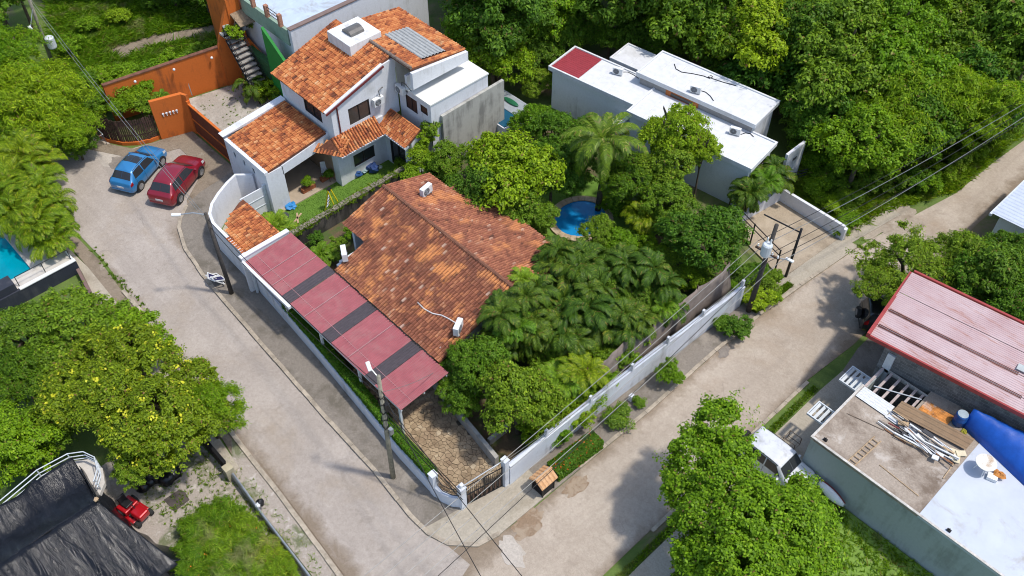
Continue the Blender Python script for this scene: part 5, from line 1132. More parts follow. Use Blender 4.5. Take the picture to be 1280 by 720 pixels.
def car(name,label,cat,loc,rz,sc,body_mat,ST=CAR_A,sunroof=False,wheels=(.80,3.35),rw=.335,spare=False,roof_white=None):
    r=thing(name,label,cat,loc,None,rz,sc)
    mb=MB(); xs=[]
    for a,b in zip(ST[:-1],ST[1:]): xs+= [lerp(a[0],b[0],k/4) for k in range(4)]
    xs.append(ST[-1][0]); ts=[0,.5,1,1.5,2,2.5,3,3.5,4,4.5,5,5.5,6]
    for x in xs:
        row=[surf(ST,x,min(t,5.999)) for t in ts]; mb.v += [(p.x,p.y,p.z) for p in row]+[(p.x,-p.y,p.z) for p in row[-2::-1]]
    m=2*len(ts)-1
    for i in range(len(xs)-1):
        for j in range(m-1): a=i*m+j; mb.f.append((a,a+m,a+m+1,a+1))
        mb.f.append((i*m,i*m+m-1,(i+1)*m+m-1,(i+1)*m))
    mb.f.append(tuple(range(m))); mb.f.append(tuple((len(xs)-1)*m+k for k in range(m-1,-1,-1)))
    bo=part(mb,'body',body_mat,r,smooth=True)
    X={round(s[0],2):s for s in ST}
    x_rw0,x_rw1=ST[2][0],ST[3][0]; x_f0,x_f1=ST[6][0],ST[7][0]; x_ra=ST[3][0]
    def two(x0,x1,t0,t1,nm,mat,**k):
        a=patch(ST,x0,x1,t0,t1,1,**k); b=patch(ST,x0,x1,t0,t1,-1,**k); n=len(a.v); a.v+=b.v; a.f+=[tuple(i+n for i in f) for f in b.f]
        return part(a,nm,mat,r,smooth=True)
    two(x_rw0+.03,x_rw1-.05,4.15,5.99,'rear_window',GLASS,nx=4,nt=6)
    two(x_f0+.06,x_f1-.02,4.12,5.99,'windscreen',GLASS,nx=6,nt=6)
    for sg in (1,-1):
        for (a,b,sk) in ((x_ra-.05,1.55,(.12,0)),(1.62,x_f1-.25,(0,-.42))):
            part(patch(ST,a,b,3.08,3.9,sg,skew=sk),'side_window',GLASS,r,smooth=True)
        part(patch(ST,.55,3.75,0.0,.75,sg,off=.006,nx=10,nt=2),'sill_trim',PLASTB,r,smooth=True)
        part(patch(ST,.085,.32,2.55,3.3,sg,off=.012,nx=3,nt=3),'tail_lamp',TAILR,r,smooth=True)
        part(patch(ST,3.72,4.12,2.3,3.0,sg,off=.012,nx=3,nt=3),'headlamp',CHROME,r,smooth=True)
        for xs_ in (1.58,x_f1-.42,x_ra-.02):
            part(patch(ST,xs_,xs_+.018,.8,3.0,sg,off=.007,nx=1,nt=8),'door_seam',PLASTB,r)
        for xs_ in (1.45,x_f1-1.5): part(patch(ST,xs_-.12,xs_,2.62,2.72,sg,off=.02,nx=2,nt=1),'door_handle',body_mat,r)
        part(patch(ST,x_ra+.15,x_f0-.1,4.02,4.10,sg,off=.03,nx=8,nt=1),'roof_rail',PLASTB,r)
        part(patch(ST,x_f1+.06,4.0,4.98,5.02,sg,off=.005,nx=6,nt=1),'bonnet_seam',PLASTB,r)
        part(MB().obox((x_f1-.32,.98*sg,1.0),(.12,.18,.13)),'mirror',body_mat,r,bevel=.02)
        for wx in wheels:
            part(MB().lathe([(rw+.055,-.004),(rw+.055,.004)],(wx,.885*sg,rw+.0),24,'Y'),'wheel_arch',PLASTB,r)
            wh=part(MB().lathe([(rw*.7,-.1),(rw*.95,-.1),(rw,-.07),(rw,.07),(rw*.95,.1),(rw*.7,.1)],(wx,.82*sg,rw),20,'Y'),'wheel',TYRE,r)
            rim=MB().lathe([(rw*.66,-.01),(rw*.66,.01)],(wx,(.82+.105)*sg,rw),16,'Y')
            part(rim,'rim',RIM,wh)
            sp_=MB()
            for k in range(5): a=k*1.2566; sp_.obox((wx+rw*.36*math.cos(a),(.82+.118)*sg,rw+rw*.36*math.sin(a)),(rw*.55,.012,.05),0,0,-a)
            part(sp_,'spokes',TYRE if False else STEEL,wh)
    part(MB().box(-.012,.03,-.24,.24,.62,.74),'number_plate',PLATE,r)
    part(MB().box(-.02,.10,-.72,.72,.36,.50),'rear_bumper',PLASTB if spare else body_mat,r,bevel=.04)
    if sunroof: two(1.5,2.15,4.4,5.99,'sunroof',GLASS,nx=4,nt=4)
    if spare:
        sw=part(MB().lathe([(.2,-.11),(.33,-.11),(.35,-.06),(.35,.06),(.33,.11),(.2,.11)],(-.14,0,.95),20,'X'),'spare_wheel',TYRE,r)
        part(MB().lathe([(.2,-.125),(.2,-.115)],(-.14,0,.95),16,'X'),'spare_cover',RIM,sw)
    else:
        w_=MB().tube([(.30,0,1.13),(.45,.35,1.2)],.01,4); part(w_,'rear_wiper',PLASTB,r)
    for sg in (1,-1): two
    return r
def place_car(rear,front,sc,wheels,right=True,z=0.03):
    a=gv(*rear);b=gv(*front); d=(b-a).normalized(); ang=math.atan2(d.y,d.x)
    # the right-hand wheels stand at y=-0.92
    n=Vector((-d.y,d.x,0)); o=a-d*(wheels[0]*sc)+n*(.92*sc); return (o.x,o.y,z),ang
loc,ang=place_car((228.3,253.8),(255,219),1.07,(.80,3.35)); 
car('parked_car','dark red hatchback parked on the dirt edge beside the blue car','car',loc,ang,1.07,paint('dark_red_paint',(0.24,0.010,0.022)))
loc,ang=place_car((178.8,238),(205.8,207),1.02,(.80,3.35))
car('parked_car','metallic blue hatchback with a dark sunroof parked in the cul-de-sac','car',loc,ang,1.02,paint('metallic_blue_paint',(0.03,0.20,0.44)),sunroof=True)
CAR_B=[(0.0,.72,.46,.60,.86,.70,.90,.62,.92),(.06,.82,.36,.64,1.02,.80,1.06,.72,1.08),(.10,.84,.32,.66,1.05,.81,1.12,.74,1.14),(.30,.85,.30,.66,1.05,.81,1.66,.68,1.72),
       (1.0,.86,.30,.66,1.04,.82,1.70,.69,1.75),(1.9,.86,.30,.66,1.03,.82,1.69,.69,1.74),(2.35,.86,.30,.66,1.03,.82,1.62,.69,1.67),(2.85,.86,.30,.66,1.04,.81,1.10,.74,1.13),
       (3.5,.85,.32,.64,.98,.80,1.02,.72,1.05),(3.78,.80,.36,.60,.88,.74,.92,.64,.94),(3.88,.72,.42,.58,.76,.66,.78,.58,.79)]
car('parked_car','white boxy off-roader with a black spare wheel half hidden under the lower right tree','car',(-11.0,27.02,.12),0.0,.98,plain('white_car_paint',(0.62,0.64,0.67),.4,var=.06,scale=2,dirt=(0.25,.24,.22),dirt_amt=.5,dscale=2.5,coat=.4),CAR_B,wheels=(.75,3.0),spare=True)
car('parked_car','black off-roader with a spare wheel parked under the street tree by the red roof','car',(-11.7,38.6,.03),R(38),1.0,paint('black_car_paint',(0.012,0.012,0.014)),CAR_B,wheels=(.75,3.0),spare=True)
# ---------------------------------------------------------------- small things
K=thing('bin_hut','small black wire bin hut under a clay-tile roof beside the entrance gate','bin hut',(-16.5,17.8,0.1))
for x in (-16.85,-16.15):
    for y in (17.42,18.2): MB().box(x-.03,x+.03,y-.03,y+.03,.1,1.05).build('post',BLACK,K)
for (a,b,c_,d) in ((-16.85,-16.15,17.40,17.44),(-16.85,-16.15,18.18,18.22),(-16.87,-16.83,17.42,18.2),(-16.17,-16.13,17.42,18.2)):
    mb=MB()
    for k in range(6): z=.2+.14*k; mb.box(a,b,c_,d,z,z+.05)
    mb.build('slat_panel',BLACK,K) if False else [MB().box(a,b,c_,d,.2+.14*k,.25+.14*k).build('slat',BLACK,K) for k in range(6)]
MB().box(-16.8,-16.2,17.5,18.15,.12,.16).build('floor',BLACK,K)
KT=tile_mat('pale_clay_tiles',[(0,(0.52,.28,.13)),(.5,(.62,.36,.18)),(1,(.68,.45,.26))],(.4,.25,.15),.55,.5,2)
for sgn,x0 in ((1,-16.98),(-1,-16.02)):
    r_=MB().plate([(x0,17.25,1.08),(x0,18.35,1.08),(-16.5,18.35,1.42),(-16.5,17.25,1.42)],.04).build('roof_slope',KT,K)
    for k in range(5):
        for j in range(2): tiles_mb=MB(); 
    for k in range(5):
        y0=17.25+.22*k
        for j in range(3):
            f0,f1=j/3,(j+1)/3+.06; xa=lerp(x0,-16.5,f0); xb=lerp(x0,-16.5,min(1,f1)); za=lerp(1.08,1.42,f0)+.035; zb=lerp(1.08,1.42,min(1,f1))+.015
            MB().add([(xa,y0+.01,za-.02),(xa,y0+.06,za+.03),(xa,y0+.16,za+.03),(xa,y0+.21,za-.02),(xb,y0+.02,zb-.02),(xb,y0+.07,zb+.03),(xb,y0+.15,zb+.03),(xb,y0+.20,zb-.02)],[(0,1,5,4),(1,2,6,5),(2,3,7,6)]).build('tile',KT,r_)
MB().box(-16.56,-16.44,17.25,18.35,1.44,1.5).build('ridge',KT,K)
for i,(x,y) in enumerate(((-16.6,17.7),(-16.4,18.0))): tag(MB().blob((x,y,.36),.2,i+4,9,6,.2).build('rubbish_bag',plain('pale_bag',(.45,.42,.46),.5)),'pale rubbish bag inside the bin hut','bag','bags in the bin hut')
# white broken frames by the street lamp
WF=thing('broken_window_frames','pile of broken white window frames leaning at the foot of the street lamp','frames',(-39.9,13.6,.12))
rnd=random.Random(12)
for k in range(5):
    c=Vector((-40.15+.17*k,13.45+.1*rnd.uniform(-1,1),.45+.05*k)); w_,h_=.5,.85; rz=rnd.uniform(-.5,.5); rx=R(55)+rnd.uniform(-.4,.3)
    M=Matrix.Translation(c)@Matrix.Rotation(rz,4,'Z')@Matrix.Rotation(rx,4,'X'); mb=MB()
    for (a,b,cc,d) in ((-w_/2,w_/2,-h_/2,-h_/2+.06),(-w_/2,w_/2,h_/2-.06,h_/2),(-w_/2,-w_/2+.06,-h_/2+.06,h_/2-.06),(w_/2-.06,w_/2,-h_/2+.06,h_/2-.06)):
        t=MB().box(a,b,-.02,.02,cc,d); mb.add([M@Vector(p) for p in t.v],t.f)
    mb.build('frame',PLASTICW,WF)
    if k in (1,3):
        t=MB().box(-w_/2+.06,w_/2-.06,-.004,.004,-h_/2+.06,h_/2-.06); MB().add([M@Vector(p) for p in t.v],t.f).build('pane',plain('navy_pane',(.03,.03,.09),.2),WF)
# wire cart by the slatted fence
CT=thing('wire_cart','small wire cart on thin legs in front of the slatted fence','cart',(-56.9,14.6,.05))
x0,x1,y0,y1=-57.5,-56.4,14.2,14.85
for z in (.55,.95):
    MB().tube([(x0,y0,z),(x1,y0,z),(x1,y1,z),(x0,y1,z),(x0,y0,z)],.025,5).build('rim',GREYP if z>.6 else FAN,CT)
for x in (x0,x1):
    for y in (y0,y1): MB().tube([(x,y,.95),(x*.96+(x0+x1)/2*.04,y,.05)],.02,5).build('leg',FAN,CT)
mb=MB()
for k in range(9): x=lerp(x0,x1,k/8); mb.tube([(x,y0,.95),(x,y0,.55),(x,y1,.55),(x,y1,.95)],.009,4)
for k in range(5): y=lerp(y0,y1,k/4); mb.tube([(x0,y,.56),(x1,y,.56)],.009,4)
mb.build('basket',FAN,CT)
# ride-on mower
MW=thing('ride_on_mower','red ride-on mower with a black seat parked beside the black plastic','mower',(-29.3,2.3,0),None,R(15),1.0)
MRED=paint('mower_red',(.42,.006,.012))
part(MB().box(-.75,-.05,-.42,.42,.36,.62),'rear_body',MRED,MW,bevel=.06); part(MB().box(.15,.85,-.30,.30,.38,.80),'bonnet',MRED,MW,bevel=.08)
part(MB().box(-.05,.2,-.34,.34,.26,.34),'footplate',BLACK,MW); part(MB().box(-.6,-.15,-.22,.22,.63,.74),'seat',BLACK,MW,bevel=.04); part(MB().obox((-.64,0,.92),(.1,.42,.42),0,0,R(-12)),'seat_back',BLACK,MW,bevel=.04)
part(MB().box(-.25,.45,-.52,.52,.12,.26),'cutting_deck',MRED,MW,bevel=.04)
part(MB().tube([(.25,0,.78),(.05,0,1.0)],.025,6),'steering_column',BLACK,MW); part(MB().tube([(.05+.06*math.cos(a),.17*math.sin(a),1.0+.12*math.cos(a)) for a in [i*.5236 for i in range(13)]],.018,5),'steering_wheel',BLACK,MW)
for x,y,rr_ in ((-.52,.46,.26),(-.52,-.46,.26),(.62,.40,.19),(.62,-.40,.19)): wq=part(MB().lathe([(rr_*.55,-.1),(rr_*.92,-.1),(rr_,-.06),(rr_,.06),(rr_*.92,.1),(rr_*.55,.1)],(x,y,rr_),16,'Y'),'wheel',TYRE,MW); part(MB().lathe([(rr_*.5,-.106),(rr_*.5,.106)],(x,y,rr_),12,'Y'),'rim',plain('cream_rim',(.5,.45,.35),.6),wq)
for i,(u,v,r_) in enumerate(((186,598,.45),(197,592,.5),(208,597,.45),(215,590,.42),(190,586,.5),(203,583,.5),(178,606,.35))):
    x,y=G(u,v,.3); tag(MB().blob((x,y,r_*.6),r_,i+20,12,8,.22,(1,1,.75)).build('rubbish_bag',plain('black_bag',(.012,.012,.013),.3,var=.1),smooth=True),'black rubbish bag in the heap under the flowering tree','bag','black bags under the flowering tree')
M_=[G(205,625),G(218,640),G(237,625),G(232,616),G(225,612)]
tag(MB().prism([(p[0],p[1]) for p in M_],.01,.035).build('floor_mat',plain('brown_grey_mat',(.085,.07,.062),.95,var=.1)),'dark brown mat lying on the gravel yard','mat')
TBG=thing('tied_bag','black and white bag slumped over the low yard wall','bag',(-25.2,6.85,.6))
MB().blob((-25.2,6.95,.72),.2,31,10,7,.2,(1,.9,1)).build('black_bag',BLACK,TBG,smooth=True); MB().blob((-25.12,6.78,.76),.14,33,10,7,.2).build('white_paper',PLASTICW,TBG)
# boat-like covered tub by the grey wall
BT=thing('upturned_dinghy','small white dinghy with a dark red gunwale leaning against the grey-green wall','boat',(-6.3,27.6,.4))
hb=MB(); nst=8
for i in range(nst+1):
    t=i/nst; wdt=.36*math.sin(math.pi*(.12+.80*t))**.7; x=-7.0+1.5*t
    for j in range(7):
        a=math.pi*j/6; hb.v.append((x,27.62-.30*math.sin(a)*wdt/.36,.95-wdt*math.cos(a)*1.0-.35*t))
for i in range(nst):
    for j in range(6): a=i*7+j; hb.f.append((a,a+7,a+8,a+1))
o=hb.build('hull',plain('white_hull',(.7,.72,.74),.35,var=.05),BT,smooth=True); o.modifiers.new('t','SOLIDIFY').thickness=.03
for j,nm in ((0,0),(6,1)): MB().tube([hb.v[i*7+j] for i in range(nst+1)],.035,6).build('gunwale',plain('dark_red_gunwale',(.16,.02,.02),.5),BT)
# garden items of the white house
LDR=thing('step_ladder','yellow step ladder standing on the lawn','ladder',(-40.6,22.3,.03))
c=Vector((*G(416,262,.03),.03)); YEL=plain('yellow_fibreglass',(.70,.58,.02),.5)
LDR.location=c
ax,ay=Vector((.35,.2,0)),Vector((-.14,.25,0))
for s_ in (-1,1):
    MB().tube([c+ax*-1.0+ay*s_,c+Vector((0,0,1.75))+ay*s_*.5],.05,5).build('front_rail',YEL,LDR)
    MB().tube([c+ax*1.2+ay*s_,c+Vector((0,0,1.72))+ay*s_*.5],.045,5).build('rear_rail',YEL,LDR)
for k in range(5):
    f=.15+.17*k; p=(c+ax*-1.0).lerp(c+Vector((0,0,1.75)),f); MB().obox(p,(.1,.5*(1-f*.5),.03),math.atan2(ay.y,ay.x)-math.pi/2).build('tread',GREYP,LDR)
MB().obox(c+Vector((0,0,1.78)),(.22,.3,.06),math.atan2(ay.y,ay.x)-math.pi/2).build('ladder_top',BLACK,LDR)
def flo(u,v,z=.03): x,y=G(u,v,z); return Vector((x,y,z))
p=flo(467,214); tag(MB().blob(p+Vector((0,0,.3)),.42,41,9,6,.3,(1,1,.75)).build('tent_toy',plain('dark_blue_fabric',(.02,.05,.16),.7)),'dark blue folded play tent on the lawn below the dark window','toy')
p=flo(447,219); tag(MB().blob(p+Vector((0,0,.26)),.36,43,9,6,.3,(1,1,.75)).build('tent_toy',plain('blue_fabric',(.03,.09,.25),.7)),'blue folded play tent at the porch step','toy')
p=flo(452,217); tag(MB().blob(p+Vector((.1,.2,.2)),.22,44,9,6,.3,(1,1,.6)).build('cloth_heap',plain('pale_teal_cloth',(.3,.42,.42),.8)),'pale teal cloth heap beside the blue play tent','cloth')
p=flo(461,207); tag(MB().obox(p+Vector((0,0,.12)),(.3,.9,.18),R(5)).build('toy_box',plain('red_toy',(.4,.03,.03),.5),bevel=.03),'long red toy under the dark window','toy')
p=flo(475,210); tag(MB().lathe([(.16,0),(.18,.1),(.05,.16)],p,10).build('bowl',plain('pale_green_bowl',(.45,.55,.45),.5)),'pale green bowl on the shaded lawn','bowl')
p=flo(364,259); tag(MB().blob(p+Vector((0,0,.12)),.35,45,9,6,.35,(1,1,.4)).build('tarp_heap',plain('light_blue_sheet',(.03,.22,.5),.5)),'crumpled light blue sheet on the lawn by the garage pier','sheet')
p=flo(355,270); tag(MB().lathe([(.30,0),(.33,.04),(.30,.06)],p,14).build('mat_disc',plain('dark_disc',(.05,.055,.055),.8)),'dark round mat on the lawn','mat')
p=flo(372,273); BL=thing('wooden_boards','two pale boards lying crossed on the lawn','boards',p)
for a in (R(-20),R(15)): MB().obox(p+Vector((0,0,.04)),(.95,.11,.04),a-R(46)).build('board',WOODLT,BL)
p=flo(357,251,.1); tag(MB().box(p.x-.12,p.x+.12,p.y-.12,p.y+.12,.1,.32).build('clay_pot',TERRA),'square terracotta pot on the porch floor by the pier','pot')
PLN=thing('planter','terracotta trough planter at the porch edge with a leafy plant','planter',flo(386,237,.1)); p=PLN.location
MB().obox((p.x,p.y,.25),(.3,1.0,.3),R(0)).build('trough',TERRA,PLN,bevel=.02)
PL2=thing('planter','terracotta trough planter farther along the porch edge','planter',flo(413,224,.1)); p2=PL2.location
MB().obox((p2.x-.2,p2.y,.25),(.3,1.2,.3),R(0)).build('trough',TERRA,PL2,bevel=.02)
def chair(u,v,rz,label):
    p=flo(u,v,.1); r=thing('patio_chair',label,'chair',p,'chairs on the porch',rz)
    part(MB().box(-.24,.24,-.24,.24,.42,.47),'seat',PLASTICW,r,bevel=.02); part(MB().obox((0,.24,.72),(.46,.05,.5),0,R(-10)),'backrest',PLASTICW,r,bevel=.02)
    for x in (-.2,.2):
        for y in (-.2,.2): part(MB().tube([(x,y,0),(x,y,.42)],.025,5),'leg',PLASTICW,r)
chair(407,219,R(60),'white plastic chair nearest the opening of the porch'); chair(412,212,R(160),'white plastic chair deeper inside the porch')
# ---------------------------------------------------------------- vegetation
def np_mesh(name, V, F, mat, smooth=False):
    me=bpy.data.meshes.new(name); V=np.asarray(V,dtype=np.float32); F=np.asarray(F,dtype=np.int32); k=F.shape[1]
    me.vertices.add(len(V)); me.vertices.foreach_set('co',V.ravel()); me.loops.add(F.size); me.loops.foreach_set('vertex_index',F.ravel())
    me.polygons.add(len(F)); me.polygons.foreach_set('loop_start',np.arange(0,F.size,k,dtype=np.int32)); me.polygons.foreach_set('loop_total',np.full(len(F),k,dtype=np.int32))
    me.update(calc_edges=True); me.materials.append(mat); return me
def unit(a): return a/np.maximum(1e-6,np.linalg.norm(a,axis=1,keepdims=True))
def leaf_quads(c, d, nrm, L, W, fold=0.25):
    d=unit(d); s=unit(np.cross(nrm,d)); n=np.cross(d,s); L=L[:,None]; W=W[:,None]
    V=np.stack([c-d*L*.5, c+s*W*.5+n*W*fold-d*L*.05, c+d*L*.5-n*L*.08, c-s*W*.5+n*W*fold-d*L*.05],axis=1).reshape(-1,3)
    return V,np.arange(len(V)).reshape(-1,4)
def crown_points(rng, lobes, ncl, per, cr, up=0.35):
    """leaf positions gathered in clumps over the skin of several overlapping lobes"""
    lob=np.array(lobes,float); wts=lob[:,6] if lob.shape[1]>6 else (lob[:,3]*lob[:,4]+lob[:,3]*lob[:,5]); wts=wts/wts.sum()
    k=rng.choice(len(lob),ncl,p=wts); d=unit(rng.normal(size=(ncl,3))); d[:,2]=np.abs(d[:,2])*np.where(rng.random(ncl)<.78,1,-.75); d=unit(d)
    r=rng.random(ncl)**.3*.42+.6
    cc=lob[k,:3]+d*lob[k,3:6]*r[:,None]
    # drop clumps buried in other lobes
    keep=np.ones(ncl,bool)
    for j in range(len(lob)):
        q=(cc-lob[j,:3])/(lob[j,3:6]*.62); keep&=~((q**2).sum(1)<1)|(k==j)&(r>.5)
    cc=cc[keep]; d=d[keep]; n=len(cc)
    sz=cr*np.exp(rng.normal(size=n)*.42-.05)
    i=np.repeat(np.arange(n),per); m=len(i)
    e=unit(rng.normal(size=(m,3))); e[:,2]=np.where(rng.random(m)<.8,np.abs(e[:,2]),e[:,2]); 
    pos=cc[i]+e*sz[i][:,None]*np.array([1,1,.6])*(.3+.8*rng.random((m,1))**.6)*np.repeat(unit(np.abs(rng.normal(size=(n,3)))+.35)*1.65,per,axis=0)+rng.normal(size=(m,3))*cr*.16
    out=unit(d[i]*.5+e*.9+np.array([0,0,up]))
    return pos,out
def make_crown(name,seed,lobes,mat,ncl=110,per=120,cr=.55,L=.26,W=.15,droop=.25,spread=.75):
    rng=np.random.default_rng(seed); pos,out=crown_points(rng,lobes,ncl,per,cr); m=len(pos)
    nrm=unit(out+np.array([0,0,.45])+rng.normal(size=(m,3))*.45); t=rng.normal(size=(m,3))*spread+out*.55-np.array([0,0,droop]); d=t-nrm*(t*nrm).sum(1,keepdims=True)
    V,F=leaf_quads(pos,d,nrm,L*(.6+.8*rng.random(m)),W*(.6+.8*rng.random(m)))
    return np_mesh(name,V,F,mat)
def rand_lobes(seed,rx,ry,rz,n=7):
    r=random.Random(seed); out=[(0,0,0,rx*.62,ry*.62,rz*.75)]
    for i in range(n):
        a=2*math.pi*i/n+r.uniform(-.4,.4); q=r.uniform(.45,.82); s=r.uniform(.28,.50)
        out.append((rx*q*math.cos(a),ry*q*math.sin(a),rz*r.uniform(-.35,.45),rx*s,ry*s,rz*s*1.05))
    out.append((rx*r.uniform(-.2,.2),ry*r.uniform(-.2,.2),rz*.5,rx*.42,ry*.42,rz*.5)); return out
def lobes_at(u,v,zc,specs):
    x0,y0=G(u,v,zc); out=[]
    for (a,b,z,r,f) in specs:
        x,y=G(a,b,z); out.append((x-x0,y-y0,z-zc,r,r,r*f))
    return out
def make_trunk(name,seed,mat=None):
    r=random.Random(seed); mb=MB(); P=[Vector((0,0,-.02)),Vector((r.uniform(-.1,.1),r.uniform(-.1,.1),.35)),Vector((r.uniform(-.2,.2),r.uniform(-.2,.2),.7))]
    mb.tube(P,.16,8,.10)
    for k in range(6):
        a=k*1.05+r.uniform(-.3,.3); e=P[2]+Vector((math.cos(a)*r.uniform(.8,1.5),math.sin(a)*r.uniform(.8,1.5),r.uniform(.25,.55)))
        mb.tube([P[2]-Vector((0,0,.12)),P[2].lerp(e,.5)+Vector((0,0,.1)),e],.075,6,.025)
    me=bpy.data.meshes.new(name); me.from_pydata(mb.v,[],mb.f); me.update(); me.materials.append(mat or BARK); me.polygons.foreach_set('use_smooth',[True]*len(me.polygons)); return me
LF={'bright':leaf_mat('leaf_bright',(0.116,0.214,0.006),(0.286,0.469,0.014),(0.418,0.571,0.030)),
    'mid':leaf_mat('leaf_mid',(0.083,0.168,0.011),(0.198,0.357,0.020),(0.297,0.459,0.030)),
    'dark':leaf_mat('leaf_dark',(0.061,0.138,0.011),(0.160,0.301,0.020),(0.242,0.388,0.030),.32),
    'olive':leaf_mat('leaf_olive',(0.079,0.148,0.007),(0.204,0.332,0.013),(0.330,0.428,0.025)),
    'feather':leaf_mat('leaf_feather',(0.099,0.204,0.006),(0.275,0.459,0.013),(0.418,0.551,0.025),.4),
    'coco':leaf_mat('leaf_coconut',(0.066,0.122,0.009),(0.198,0.296,0.022),(0.42,0.40,0.12),.3,.45),
    'palm':leaf_mat('leaf_palm',(0.042,0.087,0.008),(0.121,0.209,0.018),(0.275,0.306,0.035),.3,.5),
    'areca':leaf_mat('leaf_areca',(0.099,0.173,0.006),(0.275,0.377,0.013),(0.46,0.44,0.05),.34,.5),
    'grass':leaf_mat('grass_blade',(0.110,0.204,0.009),(0.275,0.428,0.018),(0.440,0.469,0.055),.42,.5,((0.38,0.34,0.16),.54,.75)),
    'vine':leaf_mat('leaf_vine',(0.088,0.184,0.006),(0.231,0.408,0.013),(0.374,0.530,0.025))}
PROTO={}
for k,(mat,L,W,cr,ncl,per,drp) in {'bright':('bright',.21,.12,.40,330,85,.2),'mid':('mid',.21,.11,.38,330,85,.3),'dark':('dark',.24,.10,.36,330,85,.35),
        'olive':('olive',.19,.10,.36,330,85,.3),'feather':('feather',.26,.05,.42,330,120,.7),'vine':('vine',.24,.18,.36,260,85,.3)}.items():
    PROTO[k]=[make_crown('crown',hash_,rand_lobes(hash_,3.0,3.0,2.1),LF[mat],ncl,per,cr,L,W,drp) for hash_ in ((11,12,13) if k in('bright','mid','dark') else (21,22))]
SHRUB={k:[make_crown('foliage',sd_,rand_lobes(sd_,1.0,1.0,.75,5),LF[k],80,75,.2,.13,.07,.3) for sd_ in (31,32)] for k in ('bright','mid','dark','olive','vine')}
TRUNKS=[make_trunk('trunk',s_) for s_ in (1,2,3,4)]
rv=random.Random(77)
def place(me,name,parent,loc,scale,rz):
    o=bpy.data.objects.new(name,me); C.objects.link(o); o.parent=parent; o.location=loc; o.scale=scale; o.rotation_euler=(0,0,rz); return o
def tree(u,v,zc,r,sp,label,group=None,flat=1.0,crown_me=None,name='tree',rz=None,cat='tree'):
    x,y=G(u,v,zc); T=thing(name,label,cat,(x,y,0),group); s=r/3.0
    hz=min(s*1.15*flat, zc/2.0*1.0+.2)
    place(crown_me or rv.choice(PROTO[sp]),'crown',T,(0,0,zc),(s,s*rv.uniform(.9,1.1),max(.35*s,hz)),rv.uniform(0,6.28) if rz is None else rz)
    place(rv.choice(TRUNKS),'trunk',T,(0,0,0),(max(.45,r*.42),max(.45,r*.42),zc*1.05),rv.uniform(0,6.28))
    return T
def shrub(u,v,zc,r,sp,label,group=None,cat='shrub',z0=0.0,hz=None):
    x,y=G(u,v,zc); T=thing('shrub',label,cat,(x,y,z0),group)
    place(rv.choice(SHRUB[sp]),'foliage',T,(0,0,zc-z0),(r,r,hz or min(r,max(.4,(zc-z0)*1.25))),rv.uniform(0,6.28))
    o=place(rv.choice(TRUNKS),'stem',T,(0,0,0),(r*.35,r*.35,(zc-z0)),0); return T
# palms
def frond_mesh(name,seed,mat,L=2.6,nl=26,ll=.62,lw=.055,curl=1.15,vee=.5,twist=.0):
    rng=np.random.default_rng(seed); V=[];F=[]
    pts=[];ang=.95
    p=np.array([0.,0.,0.]); n=22
    for i in range(n+1):
        pts.append(p.copy()); a=ang-curl*(i/n)**1.3*1.55; p=p+np.array([math.cos(a),0,math.sin(a)])*L/n
    pts=np.array(pts)
    for i in range(n):  # rachis ribbon
        w=.03*(1-i/n)+.006; a,b=pts[i],pts[i+1]; k=len(V); V+= [a+[0,w,0],a-[0,w,0],b-[0,w,0],b+[0,w,0]]; F.append((k,k+1,k+2,k+3))
    for i in range(nl):
        f=.14+.85*i/(nl-1); q=f*n; j=min(n-1,int(q)); c=pts[j]+(pts[j+1]-pts[j])*(q-j); t=pts[j+1]-pts[j]; t/=np.linalg.norm(t)
        up=np.array([-t[2],0,t[0]])
        l=ll*(math.sin(math.pi*(f*.86+.1))**.6)*(.9+.2*rng.random())
        for s in (1,-1):
            d=np.array([0,s,0])*.80+t*(.55+.25*f)+up*vee*(.6+.5*rng.random())*(1-f*.4); d/=np.linalg.norm(d)
            mid=c+d*l*.5; tip=c+d*l*.95-np.array([0,0,l*.38]); wv=np.cross(d,up); wv/=max(1e-6,np.linalg.norm(wv)); k=len(V)
            V+= [c+wv*lw*.3,c-wv*lw*.3,mid-wv*lw*.5,mid+wv*lw*.5]; F.append((k,k+1,k+2,k+3)); k=len(V)
            V+= [mid+wv*lw*.5,mid-wv*lw*.5,tip-wv*.006,tip+wv*.006]; F.append((k,k+1,k+2,k+3))
    return np.array(V),np.array(F)
def fronds(name,seed,mat,nf,L,elev,**kw):
    """head of fronds radiating from one point; elev = (min,max) lift of the frond base"""
    rng=random.Random(seed); VV=[];FF=[];n=0
    for i in range(nf):
        V,F=frond_mesh('f',seed*50+i,mat,L*rng.uniform(.8,1.1),**kw); e=rng.uniform(*elev); a=i*2.39996+rng.uniform(-.25,.25)
        ce,se=math.cos(e),math.sin(e); X=V[:,0]*ce-V[:,2]*se; Z=V[:,0]*se+V[:,2]*ce; Y=V[:,1]; ca,sa=math.cos(a),math.sin(a)
        VV.append(np.stack([X*ca-Y*sa,X*sa+Y*ca,Z],1)); FF.append(F+n); n+=len(V)
    return np_mesh(name,np.concatenate(VV),np.concatenate(FF),mat)
COCO=fronds('palm_head',5,LF['coco'],19,3.0,(-.75,.25),nl=44,ll=.62,lw=.06,curl=1.2,vee=.2)
PALMS=[fronds('palm_head',s_,LF['palm'],13,1.9,(-.35,.55),nl=34,ll=.46,lw=.045,curl=1.45,vee=.35) for s_ in (7,8)]
ARECA=[fronds('palm_head',s_,LF['areca'],16,1.5,(-.15,.6),nl=30,ll=.42,lw=.038,curl=1.25) for s_ in (9,10)]
GPALM=[fronds('palm_head',s_,LF['mid'],14,1.5,(-.2,.6),nl=30,ll=.45,lw=.038,curl=1.25) for s_ in (14,)]
